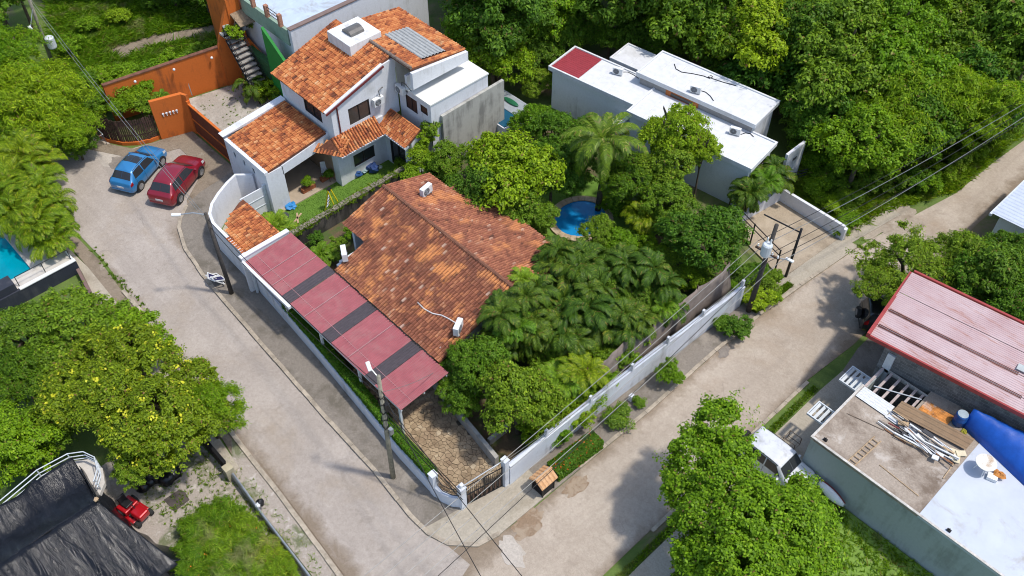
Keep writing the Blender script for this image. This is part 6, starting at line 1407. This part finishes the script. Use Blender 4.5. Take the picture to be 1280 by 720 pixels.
def palm(u,v,zc,s,label,group=None,heads=None,trunk_r=.14,name='palm_tree'):
    x,y=G(u,v,zc); T=thing(name,label,'palm',(x,y,0),group); 
    place(rv.choice(heads or PALMS),'palm_head',T,(0,0,zc),(s,s,s),rv.uniform(0,6.28))
    tr=MB().tube([(0,0,0),(.08,.05,zc*.5),(0,0,zc)],trunk_r,8,trunk_r*.7); part(tr,'trunk',BARK,T,smooth=True); return T
def clump_palm(u,v,zc,s,label,group=None,heads=None,n=4,spread=.5):
    """several stems from one root, each with its own head"""
    x,y=G(u,v,zc); T=thing('clump_palm',label,'palm',(x,y,0),group)
    for i in range(n):
        a=i*6.28/n+rv.random(); q=spread*rv.uniform(.4,1)*s; z=zc*rv.uniform(.6,1.15); hx,hy=q*math.cos(a),q*math.sin(a)
        k=s*rv.uniform(.65,1.25); hd=place(rv.choice(heads or ARECA),'palm_head',T,(hx,hy,z),(k,k,k*rv.uniform(.8,1.15)),rv.uniform(0,6.28)); hd.rotation_euler=(rv.uniform(-.35,.35),rv.uniform(-.35,.35),rv.uniform(0,6.28))
        part(MB().tube([(hx*.3,hy*.3,0),(hx*.7,hy*.7,z*.6),(hx,hy,z)],.05,6,.035),'stem',plain('palm_stem',(.16,.15,.05),.8,var=.2),T)
    return T
# ----- individual trees
big=lobes_at(935,632,4.0,[(897,532,5.0,1.15,.9),(868,566,4.6,1.1,.9),(912,572,5.0,1.1,.9),(862,606,4.0,1.2,.9),(905,610,5.0,1.35,.9),(943,628,4.6,1.1,.85),(985,640,4.2,1.15,.85),(1008,650,3.4,1.15,.85),(1004,616,3.3,.7,.85),(885,652,4.3,1.45,.9),(935,650,5.2,1.5,.85),(985,665,4.6,1.5,.85),(1012,695,3.2,1.2,.85),(880,700,3.5,1.3,.9),(925,705,4.8,1.5,.9),(975,715,4.2,1.5,.9),(930,745,3.8,1.5,.9),(985,750,3.4,1.4,.9)])
BIG=make_crown('crown',99,big,LF['bright'],1250,105,.32,.155,.095,.2)
T_=tree(935,632,4.0,3.0,'bright','large bright green tree in the lower right foreground beside the white off-roader',crown_me=BIG,rz=0.0)
for c_ in T_.children:
    if c_.name.startswith('crown'): c_.scale=(1,1,1)
fl_l=lobes_at(185,492,3.2,[(120,445,3.0,1.3,.8),(165,432,3.2,1.2,.8),(90,480,3.0,1.3,.8),(140,490,4.0,1.5,.75),(195,460,3.8,1.4,.8),(240,480,3.2,1.2,.8),(200,510,4.2,1.5,.75),(118,512,3.4,1.1,.8),(162,540,3.8,1.25,.8),(215,550,3.4,1.3,.8),(255,520,2.8,1.2,.8),(190,570,2.8,1.0,.8),(80,510,2.8,1.2,.8),(225,530,3.6,1.2,.8)])
FLC=make_crown('crown',55,fl_l,LF['olive'],1100,95,.28,.145,.075,.3)
FT=tree(185,492,3.2,3.0,'olive','spreading tree with yellow flower clusters overhanging the lower left pavement',crown_me=FLC,rz=0.0)
for c_ in FT.children:
    if c_.name.startswith('crown'): c_.scale=(1,1,1)
cr=[c for c in FT.children if c.name.startswith('crown')][0]
rng=np.random.default_rng(4); P_,O_=crown_points(rng,fl_l,150,9,.13); k_=O_[:,2]>.35; P_=P_[k_]+O_[k_]*.12; m_=len(P_)
V_,F_=leaf_quads(P_,rng.normal(size=(m_,3)),unit(np.array([0,0,1.])+rng.normal(size=(m_,3))*.4),np.full(m_,.15),np.full(m_,.12))
fo=bpy.data.objects.new('flowers',np_mesh('flowers',V_,F_,leaf_mat('yellow_petals',(.60,.56,.03),(.80,.74,.06),None,.2))); C.objects.link(fo); fo.parent=cr; fo['kind']='stuff'
tree(258,512,2.6,2.0,'feather','feathery light green tree at the street side of the yellow-flowering tree')
tree(95,408,2.2,2.6,'mid','dense green bush between the navy wall and the street',flat=.8)
tree(160,425,2.0,2.0,'bright','bright leafy bush overhanging the red-brown retaining wall',flat=.8)
tree(35,420,2.4,2.1,'dark','dark bush at the left edge below the navy wall',flat=.8)
tree(25,470,2.0,1.7,'olive','yellowish bush at the left edge above the balcony')
tree(20,560,2.2,2.0,'bright','bright bush at the left edge behind the balcony railing')
tree(70,520,2.0,1.7,'mid','green bush between the balcony railing and the flowering tree')
tree(165,585,2.2,1.1,'mid','green bush beside the black plastic and the mower')
clump_palm(30,475,1.8,.8,'small dusty palm at the left edge above the balcony',heads=PALMS,n=2)
tree(648,500,3.0,2.3,'mid','rounded mid-green tree beside the flagstone court',flat=1.1)
tree(605,452,3.2,1.6,'mid','green tree between the big tile roof and the rounded tree by the court')
tree(692,168,2.6,1.7,'mid','green tree between the plunge pool and the red-patched house')
tree(668,152,2.2,1.4,'bright','light green tree right of the plunge pool')
tree(716,205,2.8,1.6,'dark','dark tree left of the coconut palm trunk')
tree(735,165,2.4,1.3,'mid','green tree behind the coconut palm below the red-patched house')
tree(585,462,2.5,1.6,'dark','dark green tree at the end of the carport')
tree(575,500,1.9,1.1,'mid','small green tree between the carport end and the rounded tree')
tree(640,214,3.7,2.75,'bright','broad glossy tree between the raw concrete wall and the coconut palm')
tree(600,235,3.2,2.3,'dark','dark tree below the raw concrete wall')
tree(655,262,2.8,1.8,'mid','green tree beside the oval pool behind the big tile roof')
tree(690,215,3.2,1.8,'dark','dark tree between the broad glossy tree and the coconut palm')
tree(560,205,2.8,1.4,'mid','bushy green tree in front of the raw concrete wall')
tree(845,165,4.8,2.0,'bright','tall light green tree in front of the white flat roofs')
tree(835,205,3.6,1.8,'mid','green tree just below the tall light green one')
tree(880,185,4.4,1.1,'bright','slim light tree overlapping the white roof nearest the ramp')
tree(780,225,3.0,1.8,'olive','yellowish garden tree beside the coconut palm')
tree(890,300,2.9,2.3,'dark','round dark green tree behind the shade screen near the transformer pole')
tree(835,255,2.6,1.7,'mid','green tree left of the round dark tree')
tree(750,290,2.3,1.15,'mid','small tree overhanging the oval pool')
tree(768,304,1.9,1.1,'bright','small light tree on the near side of the oval pool')
for i,(u,v,z,s) in enumerate(((700,330,3.9,.85),(735,338,4.1,.9),(772,328,3.9,.9),(805,345,3.4,.85),(825,370,2.8,.75),(690,366,4.0,.85),(742,382,3.6,.85),(785,394,3.0,.8),(640,392,4.1,.9),(668,408,3.4,.8),(655,366,4.1,.85),(715,404,3.3,.8),(620,420,3.0,.7))):
    clump_palm(u,v,z,s,'dark green clump palm in the dense garden behind the shade screen','garden clump palms',heads=PALMS+PALMS+GPALM if i%3 else PALMS,n=6,spread=.95)
clump_palm(700,478,2.0,1.0,'light green clump palm near the boundary wall right of the rounded tree',heads=GPALM,n=5)
clump_palm(726,468,2.0,.9,'yellow-green clump palm among the wall shrubs',heads=ARECA,n=3)
palm(755,178,5.6,.98,'tall coconut palm with drooping fronds above the oval pool',heads=[COCO],trunk_r=.2)
for i,(u,v,z,s) in enumerate(((950,228,2.4,.85),(968,214,2.4,.75),(935,245,2.0,.8))): clump_palm(u,v,z,s,'clump palm in the white-walled bed beside the concrete ramp','palms beside the ramp',heads=PALMS if i else GPALM,n=4,spread=.6)
for i,(u,v,z,s) in enumerate(((15,190,2.6,1.2),(38,205,2.6,1.1),(20,228,2.6,1.2),(45,240,2.5,1.15),(28,262,2.4,1.1),(52,272,2.4,1.1),(58,292,2.2,1.0),(8,250,2.6,1.1),(60,252,2.2,.9),(5,215,2.6,1.1))): clump_palm(u,v,z,s,'yellow-green clump palm in the tall hedge beside the turquoise pool','palm hedge by the pool',heads=ARECA,n=5,spread=.6)
clump_palm(832,268,1.8,.9,'yellowish clump palm left of the round dark tree',heads=ARECA,n=4)
clump_palm(803,268,1.8,.9,'yellowish clump palm behind the oval pool',heads=ARECA,n=4)
clump_palm(345,288,.9,.75,'small bright palm at the lawn end of the dark garden wall',heads=GPALM,n=4,spread=.4)
clump_palm(405,318,.9,.7,'small palm in the strip between the garden wall and the carport',heads=GPALM,n=4,spread=.5)
clump_palm(316,110,1.1,.85,'drooping grey-green palm in the concrete yard',heads=PALMS,n=2,spread=.3)
for u,v,z,r,sp,lab in ((342,112,.9,1.1,'bright','bright shrub in the concrete yard beside the white house'),(352,120,.7,.8,'dark','dark shrub against the white house in the concrete yard'),
   (295,42,4.6,.7,'bright','climbing plant on the landing of the outdoor staircase'),(322,30,4.3,.6,'mid','potted greenery under the roof deck railing'),
   (424,305,.6,.55,'mid','small shrub beside the notched corner of the big tile roof'),(440,292,.5,.6,'bright','light shrub in the narrow bed below the garden wall'),(470,275,.5,.55,'mid','green shrub in the narrow bed nearest the far gable'),(395,300,.6,.5,'dark','dark shrub at the carport end of the narrow bed'),
   (384,228,.75,.42,'bright','leafy plant in the nearer porch trough'),(411,218,.75,.4,'mid','leafy plant in the farther porch trough'),(500,205,.7,.5,'olive','yellowish shrub at the end of the lawn'),
   (920,412,.6,.85,'dark','dark shrub at the foot of the transformer pole'),(905,405,.5,.7,'mid','green shrub beside the end of the boundary wall'),(928,345,.7,.8,'dark','dark shrub at the end of the shade screen'),(945,340,.6,.7,'mid','green shrub between the shade screen and the pipe fence'),(915,362,.6,.6,'vine','leafy shrub behind the end of the boundary wall'),(945,375,.6,.9,'bright','bright shrub right of the transformer pole'),(962,352,.6,.8,'mid','green shrub below the pipe fence'),(968,372,.4,.5,'bright','low bright shrub at the pavement edge by the ramp'),
   (772,522,.45,.85,'dark','rounded shrub next to the long flowering hedge'),(799,504,.3,.4,'mid','small tuft of shrub farther along the pavement'),(1013,440,.5,.0,'mid','')):
    if r>0: shrub(u,v,z,r,sp,lab)
tree(836,465,1.0,.72,'bright','young round street tree on the pavement by the boundary wall',flat=1.0)
for i,(u,v,z,r,sp) in enumerate(((705,500,1.2,1.0,'vine'),(735,485,1.3,1.1,'vine'),(760,455,1.3,1.1,'mid'),(785,440,1.2,1.0,'vine'),(720,520,.9,.8,'vine'),(690,530,.9,.9,'mid'),(668,545,.8,.8,'bright'),(750,475,1.1,.9,'bright'),(700,545,.7,.6,'vine'),(770,430,1.4,1.0,'dark'),(800,420,1.2,.8,'mid'),(735,505,.9,.7,'vine'))): shrub(u,v,z,r,sp,'leafy shrub massed behind the white boundary wall','shrubs behind the boundary wall')
for i,(u,v,z,r,sp) in enumerate(((135,118,1.7,1.0,'vine'),(155,112,1.9,1.1,'bright'),(172,128,1.6,1.0,'vine'),(190,135,1.5,.9,'mid'),(150,135,1.4,.9,'vine'),(125,132,1.4,1.0,'mid'),(178,115,1.8,.9,'bright'))): shrub(u,v,z,r,sp,'broad-leaved shrub rising above the slatted fence','shrubs behind the slatted fence')
clump_palm(200,122,1.6,.6,'small fern-like palm against the orange wall',heads=GPALM,n=2)
tree(40,132,3.6,3.2,'feather','large feathery bright tree at the left edge of the cul-de-sac')
tree(-5,70,4.2,2.6,'feather','feathery tree below the top left pole')
tree(80,160,2.5,2.0,'feather','lower feathery tree beside the slatted fence')
tree(95,180,1.4,1.3,'dark','dark shrubby tree at the edge of the cul-de-sac')
tree(5,135,3.5,2.8,'feather','feathery tree cut off by the left edge')
tree(15,-25,4.5,2.2,'feather','feathery tree behind the top left pole')
# right-hand street trees
MES=[make_crown('crown',s_,rand_lobes(s_,3.0,3.0,1.6,8),LF['mid'],250,95,.36,.19,.07,.4) for s_ in (61,62)]
tree(1135,335,3.2,2.4,'mid','open light-crowned street tree over the black off-roader',crown_me=MES[0])
tree(1205,326,3.3,2.3,'mid','light-crowned street tree behind the red roof',crown_me=MES[1])
tree(1098,358,2.8,1.5,'mid','low leafy bough of a street tree nearest the road',crown_me=MES[1])
tree(1245,340,3.6,2.4,'dark','dark green tree against the far side of the red roof')
tree(1275,365,3.6,1.8,'mid','green tree at the right edge behind the red roof')
tree(1268,322,3.0,1.7,'dark','dark tree between the red roof and the pale shed')
tree(1215,345,3.2,1.8,'mid','leafy tree touching the upper corner of the red roof')
# ----- the wood
def wood_edge(u):
    P=[(540,-60),(575,-10),(600,70),(640,70),(672,60),(690,40),(720,32),(790,42),(835,38),(900,62),(985,98),(1005,165),(1060,195),(1130,205),(1180,175),(1235,150),(1290,95),(1360,60)]
    for (a,b),(c,d) in zip(P[:-1],P[1:]):
        if a<=u<=c: return b+(d-b)*(u-a)/(c-a)
    return -100
for u,v,z,r,sp,lab in ((1080,178,4.2,2.7,'bright','rounded bright tree standing forward of the wood by the ramp'),(1120,95,5.2,3.6,'bright','tall bright tree in the wood above the far street'),(1190,132,4.6,3.2,'feather','pale feathery tree at the wood edge beside the far street'),
    (1045,95,5.0,3.4,'mid','broad mid-green tree in the wood behind the ramp'),(925,42,5.2,3.0,'olive','yellowish tree right behind the farthest white roof'),(600,35,4.2,2.7,'bright','light green tree right of the tall white wall'),(618,72,3.6,2.3,'bright','light green tree beside the terrace of the two-storey house'),(672,100,1.6,1.3,'mid','low green tree beyond the plunge pool'),(655,30,3.8,2.2,'mid','mid-green tree behind the light trees by the white wall'),(1250,135,3.2,2.2,'mid','mid-green tree over the verge of the far street')):
    tree(u,v,z,r,sp,lab)
for i,(u,v,z,r,sp) in enumerate(((700,42,2.8,1.9,'mid'),(730,28,2.8,1.9,'dark'),(762,38,2.8,1.8,'mid'),(795,42,2.8,1.8,'dark'),(835,38,3.0,2.0,'mid'),(872,52,3.0,2.0,'olive'),(910,68,3.0,2.0,'mid'),(950,85,3.0,2.0,'dark'),(985,102,2.8,1.9,'mid'),(1000,135,2.6,1.8,'dark'),(1010,160,2.2,1.6,'mid'),(675,70,2.4,1.7,'dark'))):
    tree(u,v,z,r,sp,'low tree pressing against the back of the white flat-roofed houses','low trees behind the white houses')
for i,(u,v,z,r,sp) in enumerate(((715,350,2.2,1.2,'dark'),(760,360,2.9,1.3,'mid'),(800,372,2.6,1.1,'dark'),(675,392,2.2,1.2,'dark'),(730,420,1.8,1.2,'mid'),(650,425,1.9,1.1,'dark'),(690,440,1.8,1.1,'mid'))):
    tree(u,v,z,r,sp,'low dark tree filling the gaps between the garden clump palms','low trees among the garden palms')
SPN={'bright':'bright green','mid':'mid-green','dark':'dark green','olive':'yellow-green','feather':'feathery pale green'}
rw_=random.Random(5); n_w=0; vv=-95
while vv<200:
    uu=560+rw_.uniform(0,20)
    while uu<1345:
        u=uu+rw_.uniform(-14,14); v=vv+rw_.uniform(-10,10)
        if v<wood_edge(u)-26:
            sp=rw_.choices(['mid','dark','bright','olive','feather'],[5,5,3,2,1])[0]; z=rw_.uniform(3.6,7.0) if v<60 else rw_.uniform(3,4.8)
            tree(u,v,z,rw_.uniform(2.5,4.0),sp,f'{SPN[sp]} tree in the dense wood behind the white houses',f'{SPN[sp]} trees of the dense wood'); n_w+=1
        uu+=54
    vv+=34
for u,v,z,r,sp in ((100,-55,3.5,2.4,'dark'),(150,-60,4,2.4,'mid'),(205,-45,4,2.4,'dark'),(250,-30,3.6,2.0,'dark'),(262,-5,2.4,1.2,'mid'),(180,-85,5,3,'mid'),(120,-90,5,3,'dark'),(235,-80,5,3,'mid'),(275,-65,4.5,2.4,'dark'),(75,-75,4.5,2.4,'feather'),(-25,-40,5,3.2,'feather'),(-30,60,4.5,3.2,'feather'),(-40,130,4,3,'feather'),(-30,0,5,3.2,'mid')):
    tree(u,v,z,r,sp,f'{SPN[sp]} tree along the far edge of the grassy field',f'{SPN[sp]} trees beyond the grassy field')
for i,(u,v,z,r,sp) in enumerate(((1005,185,.9,1.2,'mid'),(1022,205,.8,1.2,'bright'),(1045,225,.7,1.1,'mid'),(1020,235,.6,1.0,'bright'),(1060,250,.6,1.0,'mid'),(1040,255,.5,.9,'bright'),(1060,275,.5,.8,'bright'),(1075,235,.6,.9,'dark'),(1095,225,.8,1.0,'mid'),(1115,228,.8,1.0,'dark'),(1140,225,.8,1.0,'mid'),(1160,232,.7,.9,'bright'),(1180,216,.6,.8,'bright'),(1198,202,.6,.8,'mid'),(1215,190,.6,.8,'bright'),(1238,168,.7,.9,'mid'),(1262,148,.8,1.0,'dark'),(1050,288,.4,.6,'bright'))): shrub(u,v,z,r,sp,'leafy shrub on the verge between the ramp and the far street','shrubs on the far verge')
for i,(u,v,z,r,sp) in enumerate(((130,95,.8,1.1,'bright'),(160,92,.8,1.1,'bright'),(192,86,.7,1.0,'vine'),(108,105,.9,1.2,'mid'),(215,78,.7,1.1,'bright'),(245,70,.6,1.0,'mid'),(268,62,.7,.9,'vine'),(150,22,.7,1.0,'vine'),(112,32,.7,1.0,'vine'),(190,5,.7,1.0,'mid'),(232,-4,.8,1.1,'dark'),(90,60,.8,1.0,'bright'))): shrub(u,v,z,r,sp,'wild shrub in the grassy field behind the orange wall','shrubs in the grassy field')
for i,(u,v,z,r,sp) in enumerate(((705,322,.6,.8,'mid'),(790,300,.7,.9,'mid'),(812,318,.8,1.0,'bright'),(845,330,.9,1.1,'mid'),(860,350,.9,1.0,'vine'),(835,350,.8,.9,'dark'),(875,345,.9,.9,'mid'),(675,292,.6,.8,'dark'),(775,262,.7,.8,'vine'),(760,255,.6,.7,'bright'),(745,315,.5,.6,'bright'),(850,310,1.2,1.1,'dark'))): shrub(u,v,z,r,sp,'garden shrub around the oval pool','shrubs around the oval pool')
for i,(u,v,z,r,sp) in enumerate(((516,222,1.6,.9,'vine'),(525,195,2.4,.9,'vine'),(533,172,3.2,.75,'bright'),(545,225,1.5,.9,'dark'),(538,205,2.2,.9,'bright'),(528,232,1.0,.8,'vine'),(540,160,3.7,.6,'mid'))): shrub(u,v,z,r,sp,'climbing leafy growth massed against the corner of the white house wing','climbers on the house wing')
# ----- hedges and grass
def hedge(name,label,line,w,h,mat,seed,n,flowers=None,L=.13,W=.08,z0=0.0):
    rng=np.random.default_rng(seed); P=[np.array(p,float) for p in line]; T=thing(name,label,'hedge',(P[0][0],P[0][1],z0)); seg=[np.linalg.norm(b-a) for a,b in zip(P[:-1],P[1:])]; tot=sum(seg)
    k=rng.choice(len(seg),n,p=np.array(seg)/tot); t=rng.random(n); A=np.array(P)[k]; B=np.array(P)[k+1]; c=A+(B-A)*t[:,None]; d=unit(B-A); nn=np.stack([-d[:,1],d[:,0]],1)
    side=rng.random(n); o=(rng.random(n)-.5)*w; z=rng.random(n)*h
    top=side<.55; z=np.where(top,h*(1-.14*rng.random(n)**2)+.05*np.sin(c[:,0]*5+c[:,1]*4),z); o=np.where(top,o,np.where(rng.random(n)<.5,-.5,.5)*w*(.86+.2*rng.random(n)))
    pos=np.stack([c[:,0]+nn[:,0]*o-P[0][0],c[:,1]+nn[:,1]*o-P[0][1],z],1); out=np.stack([nn[:,0]*o/w*1.2,nn[:,1]*o/w*1.2,np.where(top,1.,.3)],1)
    nr=unit(out+rng.normal(size=(n,3))*.5); tt=rng.normal(size=(n,3)); dd=tt-nr*(tt*nr).sum(1,keepdims=True)
    V,F=leaf_quads(pos,dd,nr,L*(.7+.6*rng.random(n)),W*(.7+.6*rng.random(n))); o_=bpy.data.objects.new('foliage',np_mesh('foliage',V,F,mat)); C.objects.link(o_); o_.parent=T
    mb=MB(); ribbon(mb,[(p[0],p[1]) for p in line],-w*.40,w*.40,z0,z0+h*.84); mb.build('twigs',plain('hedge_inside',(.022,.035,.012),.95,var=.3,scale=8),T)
    if flowers is not None:
        m=160; kk=rng.choice(n,m); V,F=leaf_quads(pos[kk]+out[kk]*.05,rng.normal(size=(m,3)),unit(rng.normal(size=(m,3))+np.array([0,0,1])),np.full(m,.09),np.full(m,.08)); q=bpy.data.objects.new('flowers',np_mesh('flowers',V,F,flowers)); C.objects.link(q); q.parent=T; q['kind']='stuff'
    return T
HG=leaf_mat('hedge_leaf_vivid',(.03,.10,.006),(.075,.22,.01),(.13,.30,.015),.25)
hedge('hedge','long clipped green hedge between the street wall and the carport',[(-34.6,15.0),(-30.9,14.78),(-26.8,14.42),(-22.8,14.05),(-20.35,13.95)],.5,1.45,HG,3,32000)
hedge('hedge','dark flowering hedge on the pavement beside the bin hut',[(-16.65,18.65),(-16.45,21.7)],.85,.85,LF['dark'],5,13000,leaf_mat('orange_petals',(.5,.12,.01),(.6,.2,.02),None,.1))
def grass(name,label,poly,n,h,mat,seed,lean=.5,w=.035,kind='stuff',z0=0.0,tufts=None,cat='grass',hole=None):
    rng=np.random.default_rng(seed); P=np.array(poly); lo,hi=P.min(0),P.max(0); pts=[]
    while len(pts)<(tufts or n):
        q=lo+(hi-lo)*rng.random((4000,2)); pts+= [p for p in q if inpoly(p[0],p[1],poly)]
    pts=np.array(pts[:(tufts or n)])
    if hole is not None: pts=np.array([p for p in pts if not inpoly(p[0],p[1],hole)]); tufts=len(pts)
    if tufts: pts=pts[rng.integers(0,tufts,n)]+rng.normal(size=(n,2))*h*.22
    hh=h*(.5+.8*rng.random(n)); a=rng.random(n)*6.283; l=lean*hh*(.3+rng.random(n)); dx,dy=np.cos(a),np.sin(a); b=rng.random(n)*6.283; sx,sy=np.cos(b)*w,np.sin(b)*w
    Z=np.full(n,z0)
    hh=hh*.9
    V=np.stack([np.stack([pts[:,0]-sx,pts[:,1]-sy,Z],1),np.stack([pts[:,0]+sx,pts[:,1]+sy,Z],1),np.stack([pts[:,0]+dx*l*.45+sx*.8,pts[:,1]+dy*l*.45+sy*.8,z0+hh*.65],1),np.stack([pts[:,0]+dx*l,pts[:,1]+dy*l,z0+hh*.95],1)],1).reshape(-1,3)
    o=bpy.data.objects.new(name,np_mesh(name,V,np.arange(4*n).reshape(-1,4),mat)); C.objects.link(o); return tag(o,label,cat,None,kind)
grass('field_grass','tall wild grass covering the field behind the orange wall',[G(70,115),G(95,150),G(260,95),G(285,40),G(280,-20),G(60,-20)],56000,.5,LF['grass'],1,1.3,.04,tufts=7000,hole=[G(145,77),G(195,60),G(240,52),G(280,42),G(280,28),G(230,37),G(190,44),G(135,62)])
grass('lawn_grass','short grass of the white house lawn',[(-42.3,17.6),(-42.3,24.0),(-41.8,24.3),(-41.8,27.9),(-39.45,27.9),(-39.45,17.5)],14000,.045,leaf_mat('lawn_blade',(.07,.15,.015),(.13,.24,.03),None,.3),2,.9,.014,z0=.03)
grass('bank_grass','long green grass on the slope below the grey-green workshop wall',[(-8.6,27.7),(-9.0,23.0),(-9.2,14),(8,14),(8,27.8)],30000,.2,LF['grass'],3,1.6,.03,tufts=9000)
grass('tall_weeds','tall weeds with orange flowers in the lower left yard',[G(225,715),G(232,675),G(255,650),G(285,632),G(310,648),G(362,715),G(370,760),G(220,760)],16000,.35,LF['grass'],4,1.4,.028,tufts=1500)
grass('verge_grass','patchy grass on the verge of the right-hand street',[(-10.85,14),(-10.85,33),(-10.5,33),(-10.5,14)],5000,.16,LF['grass'],5,.7,.02,z0=.05)
grass('verge_grass','strip of grass at the kerb by the concrete ramp',[(-16.1,34.9),(-15.9,38.3),(-16.3,38.3),(-16.55,34.9)],3500,.16,LF['grass'],6,.7,.02,z0=.1)
grass('verge_grass','wild grass on the verge beyond the concrete ramp',[(-21.0,44.2),(-16.2,44.2),(-15.7,48.0),(-13.5,53),(-13.3,62),(-19,62),(-24,50)],36000,.35,LF['grass'],7,1.4,.035,tufts=6000)
grass('kerb_weeds','weeds along the kerb of the cul-de-sac',[(-47.8,9.6),(-38,9.3),(-30,8.7),(-30,8.3),(-38,8.95),(-47.8,9.1)],1800,.12,LF['grass'],8,.9,.02,z0=.04,tufts=160)
grass('gravel_weeds','sparse weeds growing through the gravel yard and verge',[(-31,6.6),(-27.8,7.6),(-20,7.3),(-20,6.7),(-24,6.2),(-24,3),(-30,3)],6000,.11,LF['grass'],9,1.2,.014,z0=.03,tufts=700)
grass('yard_weeds','weeds creeping over the old concrete yard',[(-56.8,20.6),(-55.8,26.4),(-48.6,26.2),(-48.4,20.6)],1500,.09,LF['grass'],10,1.2,.014,z0=.06,tufts=160)
grass('wall_weeds','grey-green weeds along the top of the dark garden wall',[(-39.4,17.6),(-39.4,27.8),(-38.9,27.8),(-38.9,17.6)],2200,.3,LF['mid'],11,.9,.02,z0=1.1,tufts=180)
sheet('grass_bank', [(-8.9,27.85),(-9.2,14),(8,14),(8,27.85)], 0.014, ground_mat('bank_turf',[((0.26,0.22,0.12),0.5,0.60,0.08,0.8),((0.10,0.18,0.03),0.8,0.5,0.12,0.7)],(0.20,0.32,0.06),0.7), 0.1)
WEED=[make_crown('foliage',s_,rand_lobes(s_,1.0,1.0,.7,6),LF['grass'],130,85,.24,.30,.028,-.5,.5) for s_ in (71,72)]
for i,(u,v,r) in enumerate(((250,668,.95),(278,652,.9),(300,668,.9),(268,690,1.1),(305,696,1.05),(335,702,.9),(245,700,.9),(285,722,1.1),(325,728,1.0),(352,722,.8))):
    x,y=G(u,v,.4); T=thing('weed_clump','tall clump of weeds in the lower left yard behind the low pipe-topped wall','weeds',(x,y,0),'weed clumps in the yard'); place(rv.choice(WEED),'foliage',T,(0,0,.6),(r*1.1,r*1.1,1.05),rv.uniform(0,6.28))
rng=np.random.default_rng(9); n=70; PP=np.array([G(235+rng.random()*110,655+rng.random()*70,.9) for _ in range(n)]); P3=np.concatenate([PP,np.full((n,1),.85)+rng.random((n,1))*.2],1)
V_,F_=leaf_quads(P3,rng.normal(size=(n,3)),unit(np.array([0,0,1.])+rng.normal(size=(n,3))*.3),np.full(n,.09),np.full(n,.08)); fo=bpy.data.objects.new('weed_flowers',np_mesh('weed_flowers',V_,F_,leaf_mat('orange_weed_petals',(.6,.2,.02),(.7,.32,.03),None,.1))); C.objects.link(fo); tag(fo,'small orange flowers scattered over the weeds in the lower left yard','flowers',None,'stuff')
for i,(x,y,r,sp) in enumerate(((-5.5,44.0,2.4,'mid'),(-1.5,43.5,2.3,'dark'),(2.5,45,2.5,'mid'),(-2.5,48,2.6,'bright'),(2,50,2.6,'dark'),(6,47,2.6,'mid'),(-3.5,57.5,2.6,'mid'),(1.5,56,2.8,'dark'),(-6.5,61,2.6,'bright'),(6,54,2.8,'mid'))):
    T=thing('tree','leafy tree on the plot behind the red-roofed building','tree',(x,y,0),'trees behind the red-roofed building'); place(rv.choice(PROTO[sp]),'crown',T,(0,0,3.2),(r/3,r/3,r/3),rv.uniform(0,6.28)); place(rv.choice(TRUNKS),'trunk',T,(0,0,0),(r*.42,r*.42,3.3),rv.uniform(0,6.28))
